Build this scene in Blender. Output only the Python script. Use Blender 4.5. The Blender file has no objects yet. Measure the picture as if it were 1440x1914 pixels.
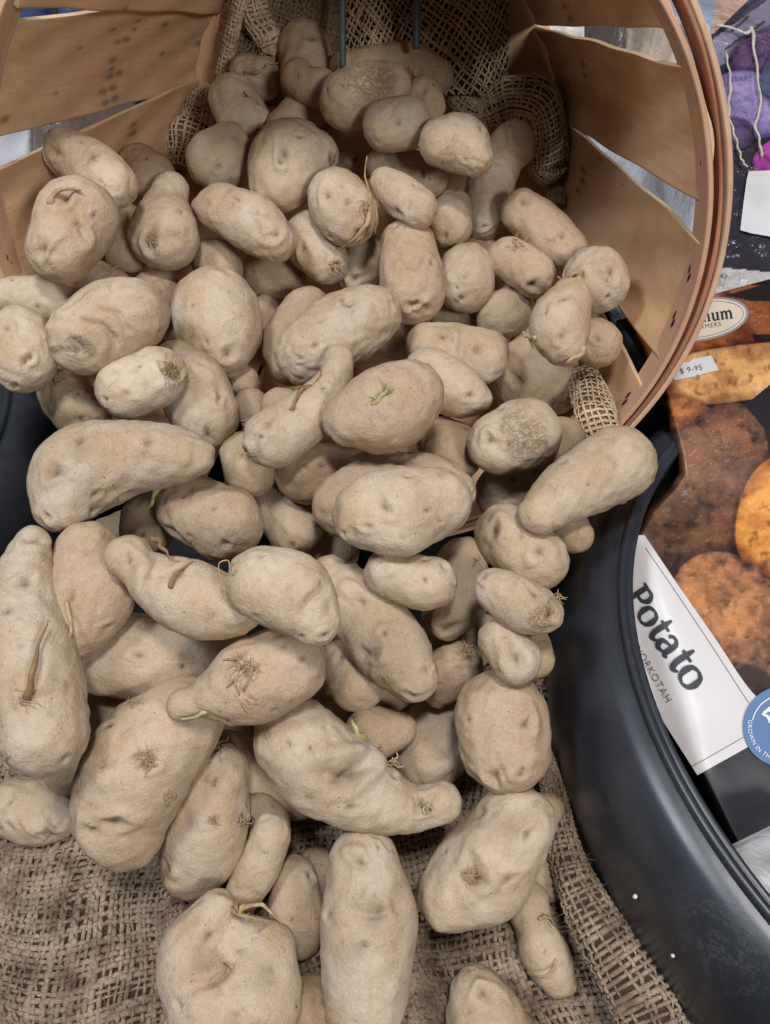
import bpy, math, random
import numpy as np
from mathutils import Vector

# ------------------------------------------------------------------ camera, light, exposure
scene = bpy.context.scene
COL = scene.collection
CAM_H = 0.53
cd = bpy.data.cameras.new("camera"); cam = bpy.data.objects.new("camera", cd); COL.objects.link(cam)
cam.location = (0, 0, CAM_H); cam.rotation_euler = (math.radians(40), 0, 0)
cd.sensor_fit = 'VERTICAL'; cd.sensor_height = 24; cd.lens = 1502 / 1914 * 24
cd.clip_start = .01; cd.clip_end = 50
scene.camera = cam

world = bpy.data.worlds.new("World"); scene.world = world; world.use_nodes = True
bg = world.node_tree.nodes['Background']; bg.inputs[0].default_value = (.95, .97, 1.0, 1); bg.inputs[1].default_value = .035

def area(name, loc, target, size, power, color, size_y=None):
    l = bpy.data.lights.new(name, 'AREA'); l.energy = power; l.color = color; l.size = size
    if size_y: l.shape = 'RECTANGLE'; l.size_y = size_y
    o = bpy.data.objects.new(name, l); COL.objects.link(o); o.location = loc
    o.rotation_euler = (Vector(target) - Vector(loc)).to_track_quat('-Z', 'Y').to_euler()
    return o
area("shop_lamp_behind", (.70, -.80, 1.10), (-.05, .40, .12), .30, 12.5, (1, .985, .95), .24)
area("window_side", (-.66, .12, 1.32), (0.05, .30, .05), .24, 9.5, (.86, .93, 1.0), .24)
area("ceiling_lamp", (.06, -.06, 1.80), (.0, .38, .05), .22, 17, (1, .975, .94), .22)
scene.view_settings.view_transform = 'Standard'; scene.view_settings.look = 'None'
scene.view_settings.exposure = -.03; scene.view_settings.gamma = 1

# ------------------------------------------------------------------ measured layout (metres, table top at z = 0)
POTATOES = [
 dict(label='large smooth pale potato with one dark knot hole, at the centre of the pile', tone=.15, spine=[[-.0142,.2831,.1889,.0172],[.0074,.2868,.1891,.0247],[.0305,.2932,.1894,.0187]], lobes=[[[.0059,.2795,.1887,.0183],[.0107,.27,.1879,.0103]]], eyes=[[-.0006,.2732,.2088,.0025],[-.023,.2685,.1907,.0012],[.0226,.2734,.2051,.0008],[.0301,.2725,.1973,.0009],[-.0085,.2669,.1996,.0014],[.012,.2895,.2134,.0014]], vis=1),
 dict(label='smooth brown club-shaped potato leaning on the rim of the black tub', tone=.35, spine=[[.0895,.2997,.1704,.0113],[.1125,.319,.1712,.0193],[.1278,.3289,.1718,.0215],[.1427,.3388,.1726,.0228]], eyes=[[.1037,.3255,.1871,.0016],[.1421,.3136,.1598,.0013],[.1167,.3087,.1869,.0006]], vis=1, sprouts=[['root','root',[[.1611,.3252,.1686],[.163,.3276,.1731],[.1638,.3319,.1789]],.00049,.00032]]),
 dict(label='fat pale potato with a green sprout across its middle, above the knot-holed one', tone=.2, spine=[[-.0191,.3487,.1995,.0152],[.0006,.3556,.2016,.0266],[.0145,.3649,.2048,.0208]], lobes=[[[-.0255,.3522,.2006,.0099],[-.0313,.3556,.2016,.0047]]], eyes=[[.0015,.3465,.2265,.0024],[-.0328,.3588,.206,.001]], vis=1, sprouts=[['sprout','green',[[-.0067,.3402,.2196],[-.0024,.3426,.2247],[.0036,.3465,.2292]],.0024,.00091],['sprout','green',[[-.0045,.3404,.2227],[-.0084,.3396,.2258]],.0012,.00045]], crease=[[[[-.0091,.3378,.2193],[-.0024,.343,.2244],[.0061,.35,.2274]],.0019,.0022]]),
 dict(label='finger-shaped potato pointing up with a dried sprout along it', tone=.3, spine=[[-.0292,.4018,.2025,.0092],[-.0312,.3861,.1966,.0115],[-.0455,.3654,.1895,.0172],[-.0675,.3469,.1847,.0182]], eyes=[[-.0691,.3433,.2025,.0025],[-.0546,.3539,.2045,.0016],[-.0834,.3374,.1793,.0026]], vis=1, sprouts=[['sprout','brown',[[-.0558,.3521,.2036],[-.0525,.3628,.2067],[-.0459,.3722,.2082],[-.0404,.3788,.2089],[-.04,.3905,.2049]],.0014,.00079],['sprout','brown',[[-.0527,.3637,.205],[-.0517,.3695,.2063],[-.0434,.3694,.2094]],.00096,.00048],['root','root',[[-.0812,.335,.186],[-.0791,.3323,.1865],[-.0772,.3317,.1883]],.00067,.00016],['root','root',[[-.0833,.3384,.1802],[-.0793,.3325,.184],[-.0763,.3308,.1854]],.00069,.00016],['root','root',[[-.0789,.3328,.1867],[-.0821,.3364,.1806],[-.0816,.3355,.1796]],.00048,.00016],['root','root',[[-.082,.3361,.1831],[-.0834,.3365,.1807],[-.0825,.336,.1792]],.00069,.00016],['root','root',[[-.0831,.3385,.1802],[-.0845,.3374,.1816],[-.0869,.3378,.182]],.0006,.00016],['root','root',[[-.0808,.3345,.1836],[-.0838,.3383,.1825],[-.0859,.3389,.183]],.00049,.00016],['root','root',[[-.0827,.3368,.1843],[-.0817,.3348,.1859],[-.0833,.3375,.1841]],.00069,.00016],['root','root',[[-.0808,.3345,.1847],[-.0799,.333,.189],[-.0777,.3322,.1916]],.00046,.00016],['root','root',[[-.0813,.3353,.182],[-.0791,.3324,.1877],[-.079,.3325,.1849]],.00049,.00016]]),
 dict(label='long grey-brown potato with fine scratches, above the finger-shaped one', tone=.3, spine=[[-.0487,.4258,.1897,.0233],[-.0287,.4401,.195,.0247],[-.0116,.451,.1991,.0203]], eyes=[[-.0225,.4378,.2192,.0028],[-.0278,.441,.2198,.0017],[-.0443,.4102,.2064,.0017],[-.0547,.4055,.1995,.001],[-.0411,.424,.2147,.001]], rough=1, vis=1, crease=[[[[-.0293,.4331,.2185],[-.0225,.4401,.2196],[-.0166,.4348,.2172]],.0011,.0014]]),
 dict(label='kidney-shaped potato with a looped pale root at its left end', tone=.2, spine=[[-.0585,.2217,.2126,.0171],[-.0434,.2171,.2112,.0191],[-.0323,.2038,.2067,.0113]], eyes=[[-.0518,.2248,.2299,.001],[-.0383,.1943,.209,.0012],[-.0438,.2081,.228,.001],[-.0597,.2035,.2127,.001],[-.0297,.2135,.2245,.001]], vis=1, sprouts=[['root','root',[[-.0696,.2108,.2197],[-.0749,.2166,.2155],[-.0774,.2206,.2208],[-.0769,.2249,.2247],[-.0737,.2258,.2244],[-.0717,.2183,.2253],[-.0685,.2196,.2278]],.00062,.00037]], crease=[[[[-.0269,.2132,.2214],[-.033,.2063,.2241],[-.039,.1991,.2196]],.0015,.0032]]),
 dict(label='long potato with a tangle of dried roots and a small knob at its left end', tone=.2, spine=[[-.0819,.1932,.1565,.0142],[-.0672,.1982,.1585,.022],[-.0497,.2069,.1617,.0207]], lobes=[[[-.0912,.1897,.1552,.0074],[-.1022,.1868,.154,.0076]]], eyes=[[-.0741,.2001,.1791,.0024],[-.0397,.2004,.1786,.0013],[-.0504,.2058,.1824,.0013],[-.0689,.1847,.1753,.0013],[-.0543,.1801,.1616,.0016]], kb=.25, vis=1, sprouts=[['root','root',[[-.0844,.2006,.1729],[-.0758,.1986,.1807],[-.0675,.197,.1825]],.00054,.0004],['root','root',[[-.077,.1864,.1746],[-.0712,.1894,.1814],[-.065,.1948,.1833]],.00091,.00052],['root','root',[[-.0689,.1842,.175],[-.0656,.189,.1822],[-.0642,.1969,.1837]],.00078,.00052],['root','root',[[-.0729,.1828,.1732],[-.0685,.1782,.1724],[-.0673,.1763,.1664]],.00065,.00026],['root','root',[[-.0707,.1827,.1735],[-.0722,.1871,.1814],[-.0698,.1951,.1828]],.00065,.00039],['root','root',[[-.0676,.199,.1808],[-.0643,.1929,.1817],[-.0598,.1915,.1809]],.00038,.00013],['root','root',[[-.0677,.1931,.1799],[-.0662,.1923,.1815],[-.0642,.1948,.1817]],.0004,.00013],['root','root',[[-.0708,.196,.18],[-.066,.1906,.1806],[-.0615,.1918,.1803]],.00029,.00013],['root','root',[[-.0696,.1955,.1802],[-.0678,.1897,.1809],[-.0639,.1874,.1802]],.00035,.00013],['root','root',[[-.0703,.1941,.1798],[-.0698,.192,.1811],[-.0674,.1911,.1812]],.00029,.00013],['root','root',[[-.0666,.1954,.1806],[-.07,.1932,.1814],[-.0715,.194,.181]],.00047,.00013],['root','root',[[-.0719,.1964,.1797],[-.0716,.1931,.1803],[-.0747,.1935,.1787]],.00038,.00013],['root','root',[[-.0696,.194,.1799],[-.074,.1949,.1805],[-.0785,.1939,.1787]],.00039,.00013],['root','root',[[-.0731,.1953,.1792],[-.0721,.1956,.1814],[-.072,.1925,.1809]],.00039,.00013],['root','root',[[-.0685,.1926,.1797],[-.0715,.1965,.1814],[-.0737,.1952,.1802]],.00041,.00013],['root','root',[[-.0687,.1955,.1804],[-.0706,.1984,.1818],[-.0736,.2031,.1801]],.00037,.00013],['root','root',[[-.0691,.1946,.1801],[-.069,.1975,.1822],[-.0723,.1974,.1813]],.00031,.00013],['root','root',[[-.0675,.1942,.1803],[-.0675,.1978,.1826],[-.0687,.2026,.1821]],.00028,.00013],['root','root',[[-.0687,.1943,.1801],[-.0656,.1972,.1826],[-.0666,.2029,.1823]],.00032,.00013],['root','root',[[-.0712,.1943,.1796],[-.0652,.1947,.1819],[-.0614,.1953,.1819]],.00037,.00013],['root','root',[[-.0651,.1813,.1719],[-.0625,.1804,.1724],[-.0616,.1823,.1734]],.00035,.00013],['root','root',[[-.0643,.1794,.1688],[-.0634,.1795,.1717],[-.0616,.1795,.1708]],.00045,.00013],['root','root',[[-.0664,.1811,.1716],[-.0648,.1784,.1701],[-.0676,.1782,.17]],.00046,.00013],['root','root',[[-.0641,.1809,.1713],[-.0658,.1794,.1721],[-.0671,.1798,.1727]],.0004,.00013],['root','root',[[-.0656,.1807,.1711],[-.0663,.1801,.1725],[-.0678,.1806,.1725]],.00034,.00013],['root','root',[[-.069,.1818,.1727],[-.0671,.1808,.1731],[-.0692,.182,.1734]],.00044,.00013],['root','root',[[-.063,.1816,.1722],[-.0665,.182,.1744],[-.0648,.184,.1754]],.00028,.00013],['root','root',[[-.0656,.1818,.1726],[-.0647,.1811,.1742],[-.0647,.1822,.1751]],.00037,.00013],['root','root',[[-.0658,.1816,.1723],[-.0637,.1812,.1738],[-.0647,.1825,.1745]],.00037,.00013],['root','root',[[-.0639,.1818,.1725],[-.0634,.1808,.1735],[-.0647,.1816,.174]],.00035,.00013],['sprout','green',[[-.0884,.181,.1598],[-.0943,.179,.1592],[-.1012,.1771,.159]],.0016,.0012],['root','root',[[-.0919,.1889,.1658],[-.0914,.1862,.1662],[-.0916,.1856,.1653]],.00043,.00013],['root','root',[[-.0925,.1874,.1641],[-.0915,.186,.1657],[-.0905,.1853,.1657]],.00037,.00013],['root','root',[[-.0912,.1867,.1651],[-.0925,.1854,.1633],[-.0901,.1839,.1639]],.00052,.00013],['root','root',[[-.0965,.1913,.1616],[-.0935,.1855,.1631],[-.0951,.1841,.1619]],.00054,.00013],['root','root',[[-.0907,.187,.1659],[-.0948,.1866,.1632],[-.0969,.1859,.1623]],.0004,.00013],['root','root',[[-.0928,.1881,.1642],[-.0956,.187,.1637],[-.0985,.1884,.1633]],.00052,.00013],['root','root',[[-.0942,.1876,.1622],[-.096,.1892,.1631],[-.0975,.1946,.1588]],.00046,.00013],['root','root',[[-.0936,.1879,.1626],[-.0934,.1882,.1648],[-.0947,.1895,.1637]],.00048,.00013],['root','root',[[-.0918,.1863,.1642],[-.0921,.1883,.1666],[-.0931,.1908,.1658]],.00052,.00013],['root','root',[[-.0934,.1886,.1635],[-.0917,.1878,.1669],[-.0905,.1886,.1682]],.00046,.00013],['root','root',[[-.0953,.189,.1622],[-.0906,.1868,.1675],[-.0886,.1856,.1681]],.00061,.00013]]),
 dict(label='long tapering potato with a bruised lumpy left end, beside the left black tub', tone=.25, spine=[[-.1811,.2939,.1868,.0163],[-.1776,.3181,.1881,.0271],[-.1533,.3275,.189,.0222],[-.1266,.3298,.1894,.0183],[-.1107,.329,.1892,.0124]], eyes=[[-.1337,.3225,.2077,.0021],[-.1503,.3056,.1811,.0025],[-.1811,.2993,.2083,.0035],[-.1693,.3179,.2144,.0018],[-.1614,.296,.1921,.0021],[-.185,.2795,.1933,.0017]], bruise=[[-.1811,.2993,.2083,.0058],[-.1685,.313,.213,.0077]], vis=1),
 dict(label='pale smooth potato cut off by the left edge, above the left black tub', tone=.12, spine=[[-.2264,.4024,.2196,.0192],[-.2216,.3869,.2138,.0204]], eyes=[[-.2092,.3751,.225,.0022],[-.2242,.3894,.2359,.0016],[-.2216,.3669,.2099,.0016]], vis=1),
 dict(label='very pale squat potato with two bulges, against the left wall of the basket', tone=.1, spine=[[-.1916,.4628,.2637,.025],[-.1989,.441,.2555,.0212]], eyes=[[-.1822,.4391,.2738,.0022],[-.1905,.4506,.2855,.0038],[-.1746,.4479,.2743,.0016],[-.2025,.4234,.2668,.0022]], vis=1, sprouts=[['sprout','root',[[-.1989,.4461,.2822],[-.1965,.4504,.2866],[-.1883,.4522,.289],[-.1803,.4527,.2874]],.0024,.0014]]),
 dict(label='pale grey pear-shaped potato with two small sprouts beneath, near the right wall', tone=.05, spine=[[.1206,.4433,.2165,.0145],[.1123,.4259,.21,.0201],[.1138,.414,.2056,.015]], eyes=[[.1124,.4274,.2305,.0017],[.1098,.4045,.2171,.002],[.1005,.4189,.2247,.0013]], vis=1, sprouts=[['sprout','green',[[.0957,.4123,.2103],[.0929,.4213,.2042],[.0886,.4234,.2068]],.0022,.0012],['sprout','green',[[.094,.4221,.2014],[.0955,.416,.2006],[.0962,.4125,.1973]],.001,.0007],['sprout','root',[[.1256,.406,.2085],[.1212,.3996,.2051],[.1135,.3965,.2043]],.0029,.0017]]),
 dict(label='round smooth potato touching the right basket wall beside the pear-shaped grey one', tone=.15, spine=[[.144,.4783,.2109,.0222],[.1449,.4754,.2099,.0221]], eyes=[[.1509,.4617,.2261,.0025],[.1299,.4641,.2216,.0018]], vis=1, sprouts=[['root','root',[[.1285,.4662,.2215],[.1232,.4689,.2172],[.1181,.4798,.2091]],.0016,.00071]]),
 dict(label='egg-shaped potato with a cracked scabby patch, above the club-shaped one', tone=.3, spine=[[.0717,.3631,.1657,.0199],[.0911,.3711,.1674,.0222]], eyes=[[.0641,.3516,.18,.0026]], scab=[[.0872,.3512,.1791,.0138]], vis=1, crease=[[[[.0773,.357,.1849],[.0839,.3498,.1782],[.0933,.3489,.1697]],.001,.0012],[[[.0807,.3602,.1863],[.0888,.3571,.1848],[.0978,.3512,.1744]],.001,.0012]]),
 dict(label='lumpy potato with a tuft of fine dry roots at its top right', tone=.15, spine=[[-.159,.3764,.199,.0192],[-.1434,.3845,.2019,.0193]], eyes=[[-.1537,.361,.2092,.0016],[-.1683,.3603,.2039,.0016],[-.1281,.3794,.2126,.0029],[-.1497,.3728,.2181,.0013]], vis=1, sprouts=[['root','root',[[-.1279,.3767,.2106],[-.1258,.3774,.2138],[-.1236,.3788,.2125]],.0005,.00016],['root','root',[[-.1266,.3846,.2115],[-.126,.3786,.2124],[-.1244,.379,.2096]],.00041,.00016],['root','root',[[-.1292,.3764,.2123],[-.1255,.3768,.2132],[-.1237,.375,.2114]],.00034,.00016],['root','root',[[-.1285,.3748,.2097],[-.1263,.3748,.2148],[-.1247,.3719,.2151]],.00046,.00016],['root','root',[[-.1266,.379,.2099],[-.1267,.377,.2121],[-.125,.3802,.2102]],.00057,.00016],['root','root',[[-.1269,.3862,.2119],[-.1273,.3768,.2117],[-.1256,.3801,.2092]],.00053,.00016],['root','root',[[-.1296,.3774,.2135],[-.1268,.3739,.2123],[-.1243,.3743,.2089]],.0004,.00016],['root','root',[[-.1293,.3758,.212],[-.128,.3758,.2131],[-.1286,.3741,.2122]],.00037,.00016],['root','root',[[-.1288,.3791,.2135],[-.1276,.3712,.2133],[-.1242,.3706,.2103]],.00039,.00016],['root','root',[[-.1264,.3774,.2079],[-.1283,.3739,.2138],[-.1297,.3706,.2143]],.00058,.00016],['root','root',[[-.1301,.3826,.2159],[-.1297,.3727,.2122],[-.1294,.3706,.2075]],.00058,.00016],['root','root',[[-.1292,.3791,.214],[-.13,.3714,.2145],[-.1294,.3679,.2117]],.0005,.00016],['root','root',[[-.1303,.3783,.2148],[-.1317,.3717,.2138],[-.1316,.369,.2086]],.00051,.00016],['root','root',[[-.1301,.3763,.2134],[-.1295,.3751,.2147],[-.131,.3739,.2155]],.00037,.00016],['root','root',[[-.1311,.3785,.2157],[-.1287,.3731,.2168],[-.1293,.3704,.2199]],.00049,.00016],['root','root',[[-.1282,.38,.2131],[-.1306,.3741,.2161],[-.1329,.3738,.2184]],.00048,.00016],['root','root',[[-.1278,.3769,.2105],[-.1294,.3743,.2166],[-.1289,.375,.2186]],.00036,.00016],['root','root',[[-.1309,.3777,.2151],[-.1297,.3762,.2156],[-.131,.3746,.2159]],.00041,.00016],['root','root',[[-.1288,.3819,.2144],[-.1299,.3762,.2161],[-.1316,.3749,.2173]],.00046,.00016],['root','root',[[-.1294,.3759,.2121],[-.1303,.3749,.2188],[-.132,.3746,.2226]],.00038,.00016],['root','root',[[-.1282,.3788,.2126],[-.1311,.3773,.2191],[-.1351,.3753,.2223]],.00056,.00016],['root','root',[[-.1282,.3812,.2135],[-.1318,.3794,.2184],[-.1328,.3887,.2184]],.00042,.00016],['root','root',[[-.1318,.3769,.2154],[-.1295,.3772,.2195],[-.1283,.382,.2209]],.00051,.00016],['root','root',[[-.1305,.3787,.2152],[-.1288,.3779,.2183],[-.1309,.3751,.222]],.00041,.00016],['root','root',[[-.1273,.3825,.2126],[-.1296,.3829,.2166],[-.1307,.3962,.2124]],.00057,.00016],['root','root',[[-.1277,.3823,.2131],[-.1278,.3791,.2169],[-.1287,.3802,.2197]],.00056,.00016],['root','root',[[-.1301,.3785,.2146],[-.1279,.3836,.2154],[-.128,.3947,.2122]],.00038,.00016],['root','root',[[-.1285,.3783,.2126],[-.1263,.384,.2152],[-.1241,.3769,.2138]],.0004,.00016],['root','root',[[-.1271,.3827,.2122],[-.1269,.38,.215],[-.125,.3831,.213]],.00037,.00016],['root','root',[[-.1311,.376,.2142],[-.1262,.3795,.2149],[-.1254,.3831,.2154]],.00042,.00016],['root','root',[[-.1273,.3802,.2117],[-.1248,.383,.213],[-.123,.39,.2133]],.00055,.00016],['root','root',[[-.13,.3796,.215],[-.1269,.3802,.213],[-.1261,.3843,.2113]],.00042,.00016],['root','root',[[-.1295,.377,.2131],[-.124,.3815,.2118],[-.1197,.3852,.2077]],.00039,.00016],['root','root',[[-.1263,.3851,.211],[-.1223,.3871,.2009],[-.1167,.3865,.199]],.00032,.00016],['root','root',[[-.1261,.379,.2086],[-.1236,.3813,.2042],[-.1223,.3846,.1982]],.00034,.00016],['root','root',[[-.1245,.3832,.206],[-.1239,.3787,.2049],[-.1245,.3756,.2025]],.00034,.00016],['root','root',[[-.1269,.3804,.2111],[-.1245,.3777,.2032],[-.1226,.3874,.1993]],.00037,.00016],['root','root',[[-.1244,.3831,.2052],[-.1253,.3764,.208],[-.1265,.3737,.2085]],.00031,.00016],['root','root',[[-.1266,.3786,.2096],[-.1252,.3696,.2096],[-.1258,.3631,.2083]],.00028,.00016],['root','root',[[-.1268,.3787,.2101],[-.1269,.3731,.2091],[-.1275,.3704,.2058]],.00039,.00016],['root','root',[[-.1239,.3897,.2008],[-.1271,.371,.2118],[-.1284,.3656,.2114]],.00034,.00017],['root','root',[[-.1288,.3765,.2119],[-.1285,.3733,.2117],[-.1259,.3745,.2069]],.00027,.00016],['root','root',[[-.1282,.3753,.2097],[-.1283,.3732,.2144],[-.1317,.3704,.2185]],.00029,.00016],['root','root',[[-.1237,.3891,.2],[-.1279,.3739,.2153],[-.131,.3713,.2198]],.00031,.00017],['root','root',[[-.1283,.3739,.208],[-.1276,.3767,.2179],[-.1323,.3704,.2234]],.0003,.00016],['root','root',[[-.1256,.3812,.2089],[-.1249,.3762,.214],[-.1243,.3753,.2178]],.00024,.00016],['root','root',[[-.1268,.38,.2107],[-.1247,.3776,.2134],[-.1257,.3726,.2179]],.00023,.00016],['root','root',[[-.1297,.3736,.2103],[-.1251,.3903,.2073],[-.1236,.3937,.2133]],.00027,.00016],['root','root',[[-.1262,.3771,.2068],[-.1239,.3894,.2054],[-.1187,.3878,.2035]],.00026,.00016],['root','root',[[-.1306,.3753,.2132],[-.1228,.3884,.2051],[-.1193,.3907,.2098]],.00038,.00016],['root','root',[[-.1242,.3832,.2038],[-.1225,.385,.2055],[-.1185,.3844,.2111]],.0003,.00017],['sprout','green',[[-.1318,.3742,.2136],[-.134,.3736,.2182],[-.1348,.3764,.2224]],.0014,.0008],['sprout','green',[[-.1298,.3772,.2136],[-.1252,.381,.2121],[-.1237,.3886,.2091]],.0011,.00032]]),
 dict(label='oval potato with a greenish sprout stub at its left end', tone=.3, spine=[[-.1239,.3275,.1444,.0203],[-.0991,.3142,.1437,.0227]], eyes=[[-.123,.3205,.1642,.0013],[-.094,.2935,.1515,.0016],[-.1018,.3087,.1656,.0013],[-.1176,.3003,.1505,.0013]], vis=1, sprouts=[['sprout','green',[[-.1386,.3324,.1571],[-.144,.33,.1533],[-.1467,.3235,.1507],[-.1481,.3197,.15]],.0025,.0013],['sprout','brown',[[-.1418,.3363,.1563],[-.1426,.3309,.1573]],.0017,.0013]]),
 dict(label='very long gourd-shaped potato along the left edge with a brown spike-like sprout', tone=.2, spine=[[-.1904,.2659,.1857,.009],[-.1916,.2444,.1811,.0153],[-.1867,.2194,.1727,.0218],[-.1765,.1927,.1627,.0241],[-.1693,.1723,.1542,.0215]], eyes=[[-.1822,.2353,.1941,.0024],[-.188,.2185,.1942,.0021],[-.1536,.1577,.1561,.0021],[-.1712,.1762,.1807,.002],[-.1856,.2632,.1928,.0017]], vis=1, sprouts=[['sprout','brown',[[-.17,.1772,.1811],[-.1678,.1859,.1889],[-.1663,.2012,.1926],[-.1665,.213,.1922]],.0022,.00063],['root','root',[[-.1737,.177,.1816],[-.1657,.1753,.1806],[-.1625,.1745,.1784]],.00028,.00013],['root','root',[[-.1725,.1751,.1801],[-.1673,.174,.1807],[-.1648,.173,.1791]],.00039,.00013],['root','root',[[-.173,.1749,.1801],[-.1699,.1731,.1805],[-.1688,.1705,.1783]],.00035,.00013],['root','root',[[-.1721,.1778,.182],[-.1735,.1754,.1825],[-.1748,.172,.1802]],.00034,.00013],['root','root',[[-.1703,.1754,.1801],[-.1716,.179,.1839],[-.1758,.1803,.1839]],.00033,.00013],['root','root',[[-.1719,.1784,.1823],[-.1695,.1788,.1838],[-.1669,.1781,.1822]],.00035,.00013],['root','root',[[-.1735,.1775,.182],[-.1677,.1776,.1819],[-.1668,.1799,.1817]],.00036,.00013],['root','root',[[-.1798,.1574,.1656],[-.1731,.1548,.1676],[-.1798,.1552,.1627]],.00032,.00013],['root','root',[[-.183,.1588,.164],[-.1743,.1544,.1667],[-.1795,.1537,.1593]],.00044,.00013],['root','root',[[-.1739,.159,.1705],[-.1768,.155,.1662],[-.1798,.1546,.1615]],.00032,.00013],['root','root',[[-.1764,.1558,.166],[-.1776,.1552,.1664],[-.1792,.1545,.1632]],.00027,.00013],['root','root',[[-.181,.1579,.1651],[-.1785,.1546,.1641],[-.1839,.1551,.1556]],.00045,.00013],['root','root',[[-.1801,.1555,.1622],[-.1811,.1555,.1618],[-.1843,.1547,.1545]],.00027,.00013],['root','root',[[-.1781,.1567,.1662],[-.1801,.1556,.1647],[-.1842,.1563,.1577]],.00039,.00013],['root','root',[[-.18,.1577,.1659],[-.1857,.1571,.1585],[-.1895,.1587,.1616]],.00037,.00013],['root','root',[[-.181,.1587,.1661],[-.1813,.1567,.1645],[-.181,.1554,.1623]],.00039,.00013]]),
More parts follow.
